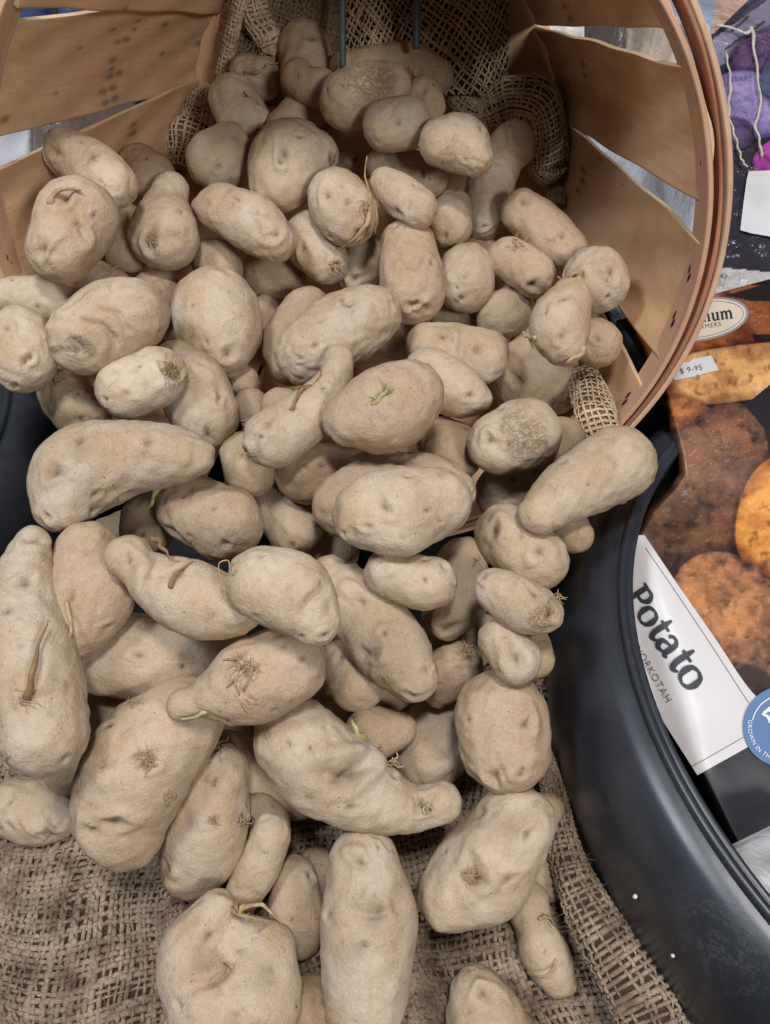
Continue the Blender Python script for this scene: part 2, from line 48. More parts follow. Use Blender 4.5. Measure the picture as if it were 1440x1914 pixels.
 dict(label='large broad potato with a star-shaped root scar, left of centre below', tone=.2, spine=[[-.1118,.194,.1235,.0236],[-.1316,.1755,.1138,.0299],[-.142,.1547,.0961,.0263],[-.1395,.1478,.0889,.021]], eyes=[[-.1372,.1385,.1188,.0035],[-.1503,.1374,.1142,.0024],[-.1199,.1625,.138,.0027],[-.1331,.2011,.1376,.0017],[-.1427,.1624,.1383,.0013]], vis=1, sprouts=[['root','root',[[-.1206,.165,.1398],[-.1182,.1637,.1403],[-.1185,.1627,.1392]],.00038,.00013],['root','root',[[-.121,.1637,.1391],[-.1158,.1622,.1387],[-.1179,.1647,.142]],.00062,.00013],['root','root',[[-.1208,.163,.1387],[-.1169,.1623,.1382],[-.1138,.1636,.1371]],.00047,.00013],['root','root',[[-.1185,.1619,.137],[-.1186,.1627,.1396],[-.1186,.1614,.1385]],.00039,.00013],['root','root',[[-.1171,.1636,.1376],[-.1185,.1603,.1379],[-.1205,.1571,.1359]],.00064,.00014],['root','root',[[-.1204,.1652,.1399],[-.1196,.1602,.1384],[-.1202,.157,.1356]],.0004,.00013],['root','root',[[-.1199,.1638,.1387],[-.1202,.1617,.1396],[-.1211,.1599,.1384]],.00054,.00013],['root','root',[[-.1203,.1641,.1391],[-.121,.1613,.1405],[-.1234,.1622,.1419]],.00038,.00013],['root','root',[[-.1198,.167,.141],[-.1223,.1614,.141],[-.1257,.1599,.1412]],.0006,.00013],['root','root',[[-.1193,.1642,.1388],[-.1233,.1624,.1418],[-.1239,.1588,.14]],.00047,.00013],['root','root',[[-.1176,.1658,.1395],[-.1218,.1637,.1419],[-.1221,.1614,.1411]],.00038,.00014],['root','root',[[-.1208,.1615,.1379],[-.1228,.1647,.1417],[-.1264,.1658,.1421]],.00048,.00013],['root','root',[[-.1192,.1622,.1375],[-.1224,.1658,.1432],[-.1234,.1694,.1454]],.00043,.00013],['root','root',[[-.1188,.1673,.1409],[-.121,.1655,.1425],[-.1199,.1678,.1435]],.00056,.00014],['root','root',[[-.1185,.1658,.1398],[-.1202,.1655,.1415],[-.1219,.1671,.1418]],.00046,.00013],['root','root',[[-.1199,.1639,.1387],[-.1193,.1667,.1431],[-.1197,.1701,.1449]],.00045,.00013],['root','root',[[-.1199,.1669,.141],[-.1176,.1667,.1431],[-.1137,.168,.1427]],.00052,.00013],['root','root',[[-.1159,.1648,.1381],[-.1174,.1656,.1416],[-.1172,.1683,.143]],.0005,.00014],['root','root',[[-.1184,.1649,.1391],[-.1156,.1658,.1404],[-.1193,.1681,.1424]],.00063,.00013],['root','root',[[-.1187,.1642,.1386],[-.1152,.1651,.1398],[-.1113,.1648,.1362]],.00052,.00013],['root','root',[[-.1346,.1945,.1412],[-.1285,.1935,.145],[-.1253,.1919,.1463]],.00049,.00014],['root','root',[[-.1319,.19,.1439],[-.1293,.1925,.1445],[-.1286,.1948,.1437]],.00045,.00014],['root','root',[[-.1334,.193,.1423],[-.1315,.1933,.1436],[-.1324,.193,.1432]],.00036,.00014],['root','root',[[-.1315,.195,.142],[-.1324,.1928,.1436],[-.1327,.1909,.1441]],.00046,.00014],['root','root',[[-.1385,.2031,.1329],[-.1338,.1941,.1422],[-.132,.1917,.1433]],.0004,.00014],['root','root',[[-.1328,.1954,.1413],[-.1356,.1961,.1403],[-.1377,.1947,.1398]],.00036,.00014],['root','root',[[-.1317,.1927,.1429],[-.1355,.1983,.1387],[-.1398,.2014,.133]],.00032,.00014],['root','root',[[-.1374,.1958,.1391],[-.1339,.1991,.1388],[-.135,.2033,.1352]],.00049,.00014],['root','root',[[-.1324,.1952,.1415],[-.1316,.1971,.1418],[-.129,.1963,.1434]],.0003,.00014],['root','root',[[-.1321,.1941,.1422],[-.1288,.1951,.1443],[-.1285,.199,.1426]],.00044,.00014],['root','root',[[-.1117,.1536,.1175],[-.1101,.154,.1157],[-.1095,.1549,.1122]],.00059,.00014],['root','root',[[-.1115,.1537,.1168],[-.1101,.1534,.1159],[-.1091,.1543,.1171]],.00073,.00014],['root','root',[[-.11,.1549,.1121],[-.1113,.1526,.117],[-.1116,.1517,.1152]],.00053,.00014],['root','root',[[-.1103,.1556,.1202],[-.112,.1519,.1176],[-.1133,.1502,.1167]],.00071,.00014],['root','root',[[-.1123,.1543,.1222],[-.1128,.1525,.1209],[-.1128,.1516,.1164]],.00051,.00014],['root','root',[[-.111,.1544,.1182],[-.1126,.1532,.1223],[-.1138,.1518,.1188]],.00053,.00014],['root','root',[[-.1124,.1525,.1166],[-.1106,.1543,.122],[-.1099,.1559,.1232]],.00076,.00014],['root','root',[[-.1119,.1537,.119],[-.1103,.1541,.1198],[-.1105,.1545,.1212]],.00073,.00014],['root','root',[[-.1125,.1534,.1197],[-.1089,.1554,.1168],[-.1096,.1547,.111]],.00079,.00014]], crease=[[[[-.1301,.1628,.1408],[-.1234,.1656,.1407],[-.1139,.1688,.1398]],.0017,.002]]),
 dict(label='heart-shaped potato split by a deep cleft, at the bottom', tone=.2, spine=[[-.09,.1117,.069,.0118],[-.1014,.0922,.0613,.0185],[-.087,.0711,.0534,.0239]], lobes=[[[-.0619,.0934,.0618,.0157],[-.0664,.0747,.0547,.024]]], eyes=[[-.1022,.0677,.0729,.0016],[-.0887,.0977,.0771,.0025],[-.056,.0822,.0763,.0024]], bruise=[[-.0912,.0878,.0778,.007],[-.0584,.0808,.0772,.008]], kb=.12, vis=1, sprouts=[['root','brown',[[-.0787,.0849,.0729],[-.0763,.0924,.0729],[-.0797,.1026,.066]],.0012,.00067],['sprout','root',[[-.0773,.1122,.067],[-.0663,.1136,.0719],[-.0584,.1096,.0714],[-.0537,.1038,.074]],.0016,.00099],['sprout','green',[[-.0776,.1097,.0665],[-.0758,.113,.0702],[-.0741,.1143,.0713]],.0017,.00085],['root','root',[[-.0783,.1101,.0682],[-.0744,.109,.069],[-.0718,.1102,.07]],.00073,.00014],['root','root',[[-.0777,.1116,.067],[-.076,.1074,.0674],[-.0737,.1057,.0677]],.00069,.00014],['root','root',[[-.0791,.1071,.0683],[-.0763,.107,.0692],[-.0755,.1051,.0687]],.00062,.00014],['root','root',[[-.0755,.1081,.0659],[-.0784,.1069,.069],[-.0771,.105,.0679]],.00059,.00014],['root','root',[[-.0783,.1071,.066],[-.079,.1067,.0716],[-.0809,.1048,.0737]],.00062,.00014],['root','root',[[-.077,.1086,.0662],[-.0783,.1086,.0707],[-.0783,.1098,.07]],.00051,.00014],['root','root',[[-.0773,.1085,.0662],[-.0796,.1079,.0781],[-.0811,.1048,.0801]],.00065,.00014],['root','root',[[-.0776,.1091,.0664],[-.0785,.1098,.0751],[-.0805,.1102,.079]],.00083,.00014],['root','root',[[-.0776,.112,.0671],[-.0776,.1101,.0688],[-.0779,.111,.0692]],.00056,.00014],['root','root',[[-.0782,.11,.0667],[-.0763,.1108,.0683],[-.0742,.1103,.0676]],.00085,.00014],['root','root',[[-.0769,.108,.066],[-.076,.1092,.0696],[-.0745,.1094,.0707]],.00064,.00014]], crease=[[[[-.0787,.1114,.0724],[-.0797,.1009,.0622],[-.0781,.0851,.0733],[-.0845,.0774,.077],[-.0959,.0749,.0777]],.0017,.004],[[[-.0786,.1102,.0719],[-.0799,.1018,.0638],[-.0784,.0891,.0713]],.0011,.003]]),
 dict(label='smooth long potato standing upright between the broad scarred one and a slim pink one', tone=.25, spine=[[-.0953,.1784,.0862,.0183],[-.1009,.1565,.0654,.024],[-.1091,.1399,.0499,.019]], eyes=[[-.0924,.151,.0904,.0017],[-.0775,.157,.0771,.0021],[-.1208,.1359,.0666,.0015],[-.0929,.1663,.1001,.0012]], bruise=[[-.107,.15,.089,.0052]], vis=1, sprouts=[['root','root',[[-.0765,.1574,.0688],[-.0751,.1587,.0658],[-.0726,.1604,.0661]],.00059,.00045],['root','root',[[-.0774,.1558,.0737],[-.076,.1561,.0715],[-.0747,.1576,.0684]],.00074,.00045],['root','root',[[-.0779,.1553,.0761],[-.0769,.1558,.0733],[-.0766,.1567,.0693]],.00056,.00045],['root','root',[[-.0786,.1559,.0796],[-.0772,.1549,.0759],[-.0779,.154,.0787]],.00084,.00044],['root','root',[[-.0778,.1558,.0767],[-.0782,.1535,.0794],[-.08,.1516,.0827]],.00058,.00045],['root','root',[[-.0766,.1558,.0687],[-.0786,.1542,.0805],[-.0793,.1558,.0832]],.0006,.00045],['root','root',[[-.0771,.1568,.0734],[-.0775,.1551,.0808],[-.0779,.1555,.0844]],.00083,.00045],['root','root',[[-.0765,.1584,.069],[-.0771,.1563,.0775],[-.077,.1574,.0772]],.00059,.00045],['root','root',[[-.077,.1565,.0722],[-.0765,.1571,.0759],[-.0764,.1579,.0769]],.00062,.00045],['root','root',[[-.0766,.1586,.072],[-.0763,.1581,.0725],[-.0761,.1609,.067]],.00085,.00045],['root','root',[[-.0772,.1568,.0751],[-.0764,.1606,.0659],[-.0741,.1605,.0649]],.00056,.00045],['root','root',[[-.0931,.1511,.0908],[-.0906,.1502,.0905],[-.0911,.149,.0887]],.00025,.00014],['root','root',[[-.0939,.1507,.0907],[-.0909,.1493,.0901],[-.089,.1499,.0887]],.0003,.00014],['root','root',[[-.0916,.1499,.0894],[-.092,.1488,.0904],[-.091,.1477,.0882]],.00034,.00014],['root','root',[[-.0936,.1504,.0904],[-.0932,.1494,.0912],[-.095,.1497,.0912]],.00027,.00014],['root','root',[[-.091,.1508,.0897],[-.0936,.1502,.0916],[-.0953,.15,.0908]],.00033,.00014],['root','root',[[-.0912,.1527,.0911],[-.0938,.1507,.0921],[-.0946,.1522,.0923]],.00034,.00014],['root','root',[[-.0921,.15,.0896],[-.0935,.152,.0928],[-.0959,.1529,.0928]],.00028,.00014],['root','root',[[-.0924,.1509,.0904],[-.0924,.1523,.0926],[-.0922,.1543,.0929]],.00027,.00014],['root','root',[[-.0928,.1512,.0907],[-.0912,.1518,.0923],[-.0898,.1526,.0915]],.0003,.00014],['root','root',[[-.0931,.1511,.0907],[-.0913,.1508,.0915],[-.0906,.1509,.0904]],.00025,.00014],['root','root',[[-.094,.1916,.0987],[-.0893,.1873,.1026],[-.0876,.1901,.0995]],.00063,.0003],['root','root',[[-.0939,.1896,.1005],[-.09,.1862,.1039],[-.0879,.1847,.1045]],.00055,.0003],['root','root',[[-.0934,.1867,.1024],[-.0903,.185,.1045],[-.0916,.1825,.1062]],.00056,.0003],['root','root',[[-.088,.1886,.0995],[-.0918,.1829,.1061],[-.0904,.1781,.1078]],.00043,.0003],['root','root',[[-.0931,.1904,.0997],[-.0931,.1859,.1046],[-.0952,.1851,.1054]],.00051,.0003],['root','root',[[-.0916,.1883,.101],[-.0948,.1875,.1039],[-.0956,.1936,.0974]],.00044,.0003],['root','root',[[-.0951,.1884,.1015],[-.0945,.1894,.1027],[-.0979,.1927,.0983]],.00046,.0003],['root','root',[[-.0913,.1849,.1028],[-.0938,.1906,.1011],[-.0959,.1911,.1009]],.00061,.0003],['root','root',[[-.0933,.1905,.0997],[-.0929,.1926,.0983],[-.0913,.1944,.0955]],.00067,.0003],['root','root',[[-.0947,.1883,.1015],[-.092,.1951,.0948],[-.0894,.1975,.0951]],.00043,.0003],['root','root',[[-.0913,.1881,.1011],[-.0908,.1893,.1016],[-.0892,.1891,.1015]],.00052,.0003]]),
 dict(label='very large irregular potato tapering to a blunt sprouting end at right', tone=.25, spine=[[-.0489,.1842,.1202,.0222],[-.0309,.17,.1114,.025],[-.0072,.1595,.1025,.0191],[.0149,.1549,.0979,.0125],[.0301,.1574,.1005,.0113]], eyes=[[.021,.1526,.1099,.0022],[-.0204,.1599,.1309,.006],[-.0177,.1463,.1197,.0016],[.0057,.1664,.1145,.0017],[-.0492,.1732,.1394,.0014]], vis=1, sprouts=[['sprout','green',[[-.0087,.1836,.1147],[-.0138,.1863,.1236],[-.0178,.1918,.1282]],.0026,.0019],['root','green',[[.019,.1535,.1099],[.0237,.1504,.1124],[.0256,.1488,.1122]],.0007,.00042],['root','green',[[.0219,.1527,.1101],[.0218,.1496,.1105],[.021,.148,.1087]],.00069,.00042],['root','green',[[.0218,.1523,.1099],[.0195,.1496,.112],[.0208,.1474,.1118]],.00085,.00042],['root','green',[[.0227,.1509,.1095],[.0197,.1517,.1106],[.0195,.1536,.1101]],.0007,.00042],['root','green',[[.0193,.1533,.1098],[.0204,.1528,.1123],[.0196,.1542,.1126]],.00085,.00042],['root','green',[[.0221,.1538,.1104],[.0214,.1528,.1126],[.02,.1534,.1128]],.00066,.00042],['root','green',[[.0232,.1516,.1098],[.0224,.1517,.1124],[.023,.1524,.1132]],.00092,.00042],['root','root',[[-.0039,.1803,.1144],[-.0008,.1798,.1178],[-0,.1782,.1183]],.00064,.00043],['root','root',[[-.0009,.1811,.1149],[-.0013,.1791,.1177],[-.0007,.1795,.1195]],.00094,.00043],['root','root',[[-.0032,.1804,.1144],[-.0021,.1784,.1168],[-.0038,.178,.1175]],.001,.00043],['root','root',[[-.0037,.1822,.1153],[-.0027,.1792,.1163],[-.0026,.1781,.1159]],.00075,.00043],['root','root',[[-.0012,.1816,.1151],[-.0034,.1794,.1168],[-.0047,.1791,.1174]],.00087,.00043],['root','root',[[-.0018,.1797,.1142],[-.0041,.18,.1167],[-.0056,.1808,.1173]],.001,.00043],['root','root',[[-.002,.1816,.115],[-.0046,.1813,.1182],[-.0063,.1829,.1201]],.00074,.00043],['root','root',[[-.0017,.1827,.1156],[-.0034,.1816,.117],[-.0017,.1822,.1172]],.00099,.00043],['root','root',[[-.0013,.1812,.1149],[-.0018,.1825,.1179],[-.0041,.1838,.1186]],.00093,.00043],['root','root',[[-.0028,.1816,.115],[-.0006,.1818,.1174],[.0016,.1808,.1169]],.00098,.00043],['root','root',[[-.0017,.1814,.115],[-.0014,.1806,.1168],[-.0007,.1801,.1165]],.00077,.00043],['root','root',[[.0039,.1762,.1107],[.0069,.1743,.1126],[.0078,.1728,.1104]],.00085,.00043],['root','root',[[.0044,.1758,.1105],[.0068,.1729,.1101],[.0103,.1733,.111]],.0011,.00043],['root','root',[[.0061,.1744,.11],[.0044,.1736,.112],[.0054,.1731,.1121]],.0009,.00043],['root','root',[[.0033,.175,.1101],[.0024,.1705,.117],[-.0004,.1692,.1218]],.0012,.00043],['root','root',[[.0053,.177,.1111],[.0008,.1732,.1157],[-.0024,.1728,.1194]],.00095,.00043],['root','root',[[.0029,.1757,.1104],[.0032,.1751,.1128],[.0021,.1755,.1133]],.00073,.00043],['root','root',[[.0025,.1747,.1099],[.0042,.176,.1127],[.0039,.1774,.1132]],.001,.00043],['root','root',[[.0034,.1762,.1107],[.0063,.177,.113],[.0064,.18,.114]],.00098,.00043],['root','root',[[.0032,.1744,.1098],[.0057,.1752,.1118],[.006,.1766,.1118]],.0011,.00043]], crease=[[[[-.0297,.1576,.133],[-.0217,.1569,.13],[-.0142,.1631,.1299],[-.0085,.1756,.124]],.0029,.0045]]),
 dict(label='cone-shaped yellowish potato pointing down right, near the top right of the pile', tone=.35, spine=[[.0402,.5461,.2719,.0175],[.0518,.5452,.2716,.0197],[.0616,.5332,.2671,.0121]], eyes=[[.0535,.5237,.2703,.0011]], vis=1),
 dict(label='plain egg-shaped yellowish potato right of the scarred brown one', tone=.3, spine=[[.003,.5689,.2724,.0175],[.0154,.5716,.2734,.0176]], eyes=[[.0095,.5545,.2811,.0018]], vis=1),
 dict(label='brown potato with a large rough scabbed end, near the top of the pile', tone=.45, spine=[[-.0271,.6027,.2767,.0201],[-.0117,.6098,.2793,.021],[.0031,.6155,.2815,.0146]], eyes=[[-.0424,.5949,.2872,.0015]], scab=[[-.0056,.5936,.2914,.0173]], vis=1, crease=[[[[-.0225,.6,.2977],[-.0206,.5896,.2912],[-.0113,.5873,.2813],[-.0078,.5934,.2656]],.0012,.0015],[[[-.015,.5974,.297],[-.0038,.5956,.2924],[.0095,.6068,.2915]],.0012,.0013]]),
 dict(label='smooth cream kidney potato with a tiny knob at its left tip', tone=.2, spine=[[-.1144,.5299,.2316,.0181],[-.091,.5169,.2268,.0203],[-.0772,.5051,.2223,.0136]], lobes=[[[-.1232,.5307,.2319,.0099],[-.133,.5342,.2332,.0043]]], eyes=[[-.0736,.4972,.2328,.0022],[-.1004,.5165,.2478,.0015]], vis=1),
 dict(label='round brownish potato wrapped in withered stringy sprouts on its right', tone=.3, spine=[[-.0343,.537,.2333,.023],[-.0273,.5274,.2298,.0229]], eyes=[[-.0403,.5194,.2481,.0026],[-.0255,.5124,.2469,.0018],[-.0293,.5245,.2531,.0011]], vis=1, sprouts=[['sprout','root',[[-.0103,.5174,.2414],[-.0118,.5066,.2336],[-.0204,.5026,.2238],[-.0324,.512,.2113]],.0026,.0013],['root','root',[[-.0074,.5212,.2393],[-.0112,.5352,.2455],[-.0149,.5407,.2523],[-.0118,.5454,.2633]],.0011,.00074],['root','root',[[-.0111,.5271,.2459],[-.0056,.5171,.2356],[-.0076,.5176,.2189]],.0019,.00093],['root','brown',[[-.0147,.5128,.242],[-.0111,.5075,.2291],[-.0188,.5078,.2186]],.0013,.00055],['root','root',[[-.0079,.5183,.2379],[-.0066,.5208,.2391],[-.0032,.527,.2324]],.00053,.00019],['root','root',[[-.0106,.518,.2423],[-.0094,.5152,.2411],[-.0112,.5122,.2416]],.00072,.00018],['root','root',[[-.0158,.5111,.2411],[-.0092,.5155,.2395],[-.0091,.5145,.2365]],.00067,.00018],['root','root',[[-.0137,.5128,.2409],[-.0104,.5131,.2416],[-.009,.5127,.2401]],.00059,.00018],['root','root',[[-.0106,.5188,.2428],[-.0116,.5119,.2421],[-.0098,.5117,.2408]],.00068,.00018],['root','root',[[-.0108,.5164,.2411],[-.0125,.5118,.2428],[-.0144,.5092,.2432]],.00078,.00018],['root','root',[[-.0098,.5208,.2429],[-.0133,.5122,.2433],[-.0157,.5109,.2446]],.00071,.00018],['root','root',[[-.0107,.5186,.2428],[-.0175,.5088,.245],[-.0136,.5068,.2403]],.00073,.00018],['root','root',[[-.0091,.521,.2421],[-.0131,.5129,.2445],[-.0145,.5127,.2466]],.00063,.00018],['root','root',[[-.0099,.5163,.2396],[-.0151,.5145,.2464],[-.0202,.5118,.2472]],.00081,.00018],['root','root',[[-.0107,.5188,.243],[-.0124,.5166,.2448],[-.0143,.518,.2466]],.00075,.00018],['root','root',[[-.0036,.5293,.2329],[-.0106,.521,.2465],[-.0121,.5122,.2445]],.0009,.00019],['root','root',[[-.0092,.5171,.2393],[-.01,.5176,.2435],[-.0083,.5215,.2429]],.00079,.00018],['root','root',[[-.0122,.5142,.2408],[-.0064,.5275,.24],[-.0003,.5298,.2396]],.00056,.00018],['root','root',[[-.0202,.5095,.2422],[-.005,.5298,.2365],[-.0072,.518,.2365]],.00086,.00018]]),
 dict(label='big round yellowish potato with a small sprouting bump at its right', tone=.25, spine=[[-.0769,.5568,.2361,.021],[-.0707,.5773,.2438,.0286],[-.0521,.5842,.2464,.0172]], lobes=[[[-.0572,.5819,.2455,.0164],[-.0465,.5828,.2458,.0098]]], eyes=[[-.0703,.5529,.2612,.0034],[-.0601,.5651,.2671,.0019],[-.039,.573,.2459,.0027]], vis=1, sprouts=[['root','root',[[-.0382,.5744,.2437],[-.0364,.5762,.2428],[-.0344,.5793,.241]],.00081,.00039],['root','root',[[-.0371,.5765,.2428],[-.0377,.5743,.2437],[-.0376,.576,.2419]],.00084,.00039],['root','root',[[-.0379,.575,.2433],[-.038,.5737,.2431],[-.0389,.5733,.2418]],.00082,.00039],['root','root',[[-.0359,.5807,.2416],[-.04,.5695,.2444],[-.0391,.5733,.2397]],.00064,.0004],['root','root',[[-.0389,.5731,.2469],[-.0396,.5701,.2457],[-.041,.5682,.2473]],.00082,.00039],['root','root',[[-.0394,.5724,.2453],[-.0403,.5696,.2473],[-.0422,.5678,.2493]],.00055,.00039],['root','root',[[-.0391,.573,.2441],[-.0389,.5719,.247],[-.0381,.5734,.2475]],.00075,.00039],['root','root',[[-.038,.5746,.2443],[-.0381,.5722,.2484],[-.0359,.5763,.2479]],.00074,.00039],['root','root',[[-.0379,.5747,.2446],[-.0375,.5736,.2462],[-.0366,.5755,.2466]],.0009,.00039],['root','root',[[-.04,.5715,.2474],[-.0371,.5738,.2452],[-.0361,.5762,.2445]],.0006,.00039],['root','brown',[[-.0424,.5697,.2387],[-.0376,.5733,.2437],[-.0351,.5787,.2502]],.00098,.00059]]),
 dict(label='pear-shaped pale potato with a curled root scar near its base', tone=.15, spine=[[-.1552,.5544,.2345,.0125],[-.1569,.5402,.2291,.0152],[-.1563,.5162,.2202,.0245]], eyes=[[-.1594,.4937,.2293,.004],[-.1403,.5153,.2386,.0015],[-.1428,.4985,.2304,.0015]], vis=1, sprouts=[['root','root',[[-.1625,.4933,.2262],[-.1564,.492,.229],[-.1548,.492,.2267]],.00041,.00037],['root','root',[[-.1586,.4929,.2271],[-.1564,.4915,.2276],[-.158,.4912,.2234]],.00051,.00037],['root','root',[[-.1558,.4933,.2287],[-.1595,.4922,.2279],[-.1619,.4933,.2272]],.0004,.00036],['root','root',[[-.1594,.4954,.2326],[-.1603,.4919,.2277],[-.1623,.4922,.225]],.00043,.00036],['root','root',[[-.1628,.4946,.2296],[-.1611,.4928,.2292],[-.1624,.4942,.2301]],.00038,.00036],['root','root',[[-.1603,.4929,.2263],[-.1624,.4936,.2298],[-.1627,.4958,.232]],.00058,.00037],['root','root',[[-.1587,.4936,.2292],[-.1605,.4938,.2317],[-.1621,.4957,.2331]],.00047,.00036],['root','root',[[-.1576,.4933,.2287],[-.159,.4942,.2332],[-.158,.4967,.2358]],.00047,.00036],['root','root',[[-.1599,.4952,.2321],[-.1579,.4934,.2314],[-.1568,.4949,.2323]],.00065,.00036],['root','root',[[-.16,.4929,.2265],[-.1561,.493,.2307],[-.1558,.4928,.2277]],.00047,.00037]]),
 dict(label='oblong pale potato lying against the left wall of the basket', tone=.12, spine=[[-.2108,.5245,.2754,.0155],[-.1914,.5108,.2702,.0183],[-.1767,.4998,.2661,.0152]], eyes=[[-.1852,.5007,.2852,.002],[-.2121,.5094,.2834,.0021],[-.1953,.5136,.2893,.0014]], vis=1),
 dict(label='small pale pear-shaped potato with a green dot at its bottom left', tone=.3, spine=[[-.0008,.5436,.245,.0102],[.0131,.5297,.2398,.0148],[.0224,.5219,.2369,.014]], eyes=[[.0081,.5145,.2379,.0022],[.0183,.5243,.2532,.0011]], vis=1),
 dict(label='upright lumpy oval potato with a speckled base, right of the long grey-brown one', tone=.2, spine=[[.0161,.5177,.2112,.02],[.0195,.4809,.1975,.0234]], eyes=[[.0274,.459,.1998,.0018],[.0189,.4579,.2019,.0022],[.033,.4857,.2178,.0015],[.0075,.5146,.229,.0015],[.0145,.4762,.2199,.0011]], vis=1, crease=[[[[.0055,.4936,.2212],[.0199,.4755,.2203],[.0293,.4877,.2207]],.0015,.0016]]),
 dict(label='smooth long purplish-brown potato beneath the one with the dry root tuft', tone=.3, spine=[[-.1395,.4213,.1821,.0164],[-.1254,.4032,.1754,.0235],[-.116,.3873,.17,.0218]], eyes=[[-.1042,.3829,.1879,.002],[-.113,.3657,.1694,.002],[-.118,.4026,.1975,.001]], vis=1),
 dict(label='big wrinkled potato with dry crumpled skin at the left', tone=.3, spine=[[-.1828,.3965,.2226,.0224],[-.1678,.4071,.2266,.0253],[-.1584,.4114,.2282,.0233]], eyes=[[-.1831,.4008,.2474,.0022]], scab=[[-.1786,.3762,.2313,.0081]], wrinkle=1, vis=1, crease=[[[[-.1777,.3863,.2428],[-.1658,.3852,.2399],[-.1601,.383,.2299],[-.1679,.3803,.2159]],.0016,.0022],[[[-.1701,.3914,.2466],[-.1568,.3922,.2441],[-.1522,.3881,.2338]],.0016,.0018],[[[-.1871,.3816,.2388],[-.1786,.3762,.2313],[-.1743,.3776,.2141]],.0016,.0018]]),
 dict(label='large smooth round brown potato in the left centre', tone=.35, spine=[[-.1196,.4699,.187,.0321],[-.1165,.4594,.183,.0311],[-.1117,.4442,.1774,.02]], eyes=[[-.1058,.4265,.1846,.0025],[-.1191,.4297,.1933,.0014],[-.1038,.4585,.213,.0011]], vis=1),
 dict(label='potato with a round knob head and a dried sprout across its neck', tone=.3, spine=[[-.134,.2514,.1934,.0125],[-.1263,.2443,.1919,.0101],[-.1119,.2353,.1894,.0166],[-.0943,.2282,.1872,.0196],[-.0761,.2256,.1863,.0141]], eyes=[[-.1301,.2435,.2027,.0019],[-.1048,.2403,.2047,.0013]], vis=1, sprouts=[['sprout','brown',[[-.1225,.2614,.197],[-.1143,.2497,.2058],[-.1058,.2386,.2089]],.0022,.00042],['sprout','brown',[[-.1046,.2242,.2055],[-.1003,.2303,.2085],[-.0963,.2406,.2043]],.0016,.00078]], crease=[[[[-.1225,.2605,.1963],[-.1177,.2404,.2046],[-.1218,.2307,.2021]],.0017,.003],[[[-.1046,.2242,.2055],[-.1017,.2322,.2068],[-.0968,.2418,.2027]],.0011,.0016]]),
 dict(label='smooth blunt oval potato tucked under the knot-holed one', tone=.2, spine=[[.003,.2658,.1591,.0145],[.0196,.2602,.1576,.0157],[.0256,.2602,.1576,.0147]], eyes=[[.0218,.253,.1714,.0009],[.0325,.2619,.1705,.0015]], vis=1),
 dict(label='knobbly tan potato with a cracked right end, beside the right black tub', tone=.3, spine=[[.0592,.2471,.1713,.0114],[.073,.2386,.1686,.0149],[.0822,.235,.1674,.0125]], eyes=[[.0527,.2494,.1805,.0014],[.0779,.2359,.1826,.0019],[.0861,.227,.1761,.0022]], scab=[[.0837,.2267,.1766,.0072]], vis=1, sprouts=[['root','root',[[.0917,.2419,.1745],[.0944,.2391,.1754],[.0966,.2385,.1752]],.00045,.00028],['root','root',[[.0928,.2394,.1731],[.0936,.2379,.1751],[.0955,.2372,.1755]],.00063,.00028],['root','root',[[.092,.2406,.1737],[.0921,.2361,.1756],[.0945,.2361,.1728]],.00056,.00028],['root','root',[[.0904,.2393,.1757],[.091,.2376,.1764],[.0907,.2387,.1761]],.00045,.00028],['root','root',[[.0938,.2403,.174],[.0885,.2361,.1788],[.0856,.2347,.1798]],.0005,.00028],['root','root',[[.0935,.2412,.1745],[.0913,.2401,.1748],[.0917,.2412,.1749]],.00058,.00028],['root','root',[[.0927,.2394,.1731],[.0911,.2405,.1761],[.0887,.2385,.1785]],.00046,.00028],['root','root',[[.0913,.2381,.1753],[.0917,.2413,.1757],[.0922,.2433,.1764]],.00053,.00028],['root','root',[[.0928,.2416,.1746],[.0926,.2396,.1759],[.0932,.2398,.1765]],.00053,.00028],['root','root',[[.0922,.2403,.1735],[.093,.2391,.1758],[.0936,.2382,.1757]],.00042,.00028]], crease=[[[[.0764,.2358,.1829],[.0733,.2303,.1811],[.0791,.2238,.1735]],.00086,.0016]]),
 dict(label='rounded block-shaped yellowish potato under the club-shaped one', tone=.35, spine=[[.0735,.3041,.1447,.019],[.0907,.2884,.1423,.0194]], eyes=[[.0896,.2815,.1604,.0028],[.0633,.2974,.1593,.0032],[.0796,.2912,.162,.0012]], vis=1),
 dict(label='small blunt potato pointing down beneath the knobbly cracked one', tone=.3, spine=[[.0612,.2281,.1502,.0109],[.0708,.2181,.1465,.0138]], eyes=[[.0686,.2118,.1586,.0028],[.0597,.2102,.149,.0011]], vis=1),
 dict(label='small brown potato half hidden behind the blunt one, against the right black tub', tone=.3, spine=[[.0864,.2406,.1266,.009],[.0859,.2319,.1234,.0115]], vis=1),
 dict(label='large plump smooth potato with faint streaks down to its tip, against the right black tub', tone=.3, spine=[[.0662,.2022,.1097,.0263],[.0671,.1866,.1021,.0248]], eyes=[[.0582,.1658,.1123,.0028],[.0754,.1879,.13,.0023],[.0463,.1935,.1246,.0012],[.0721,.1662,.1152,.0014]], vis=1, crease=[[[[.058,.175,.1221],[.0621,.1671,.1165],[.0668,.1628,.109]],.00089,.0012]]),
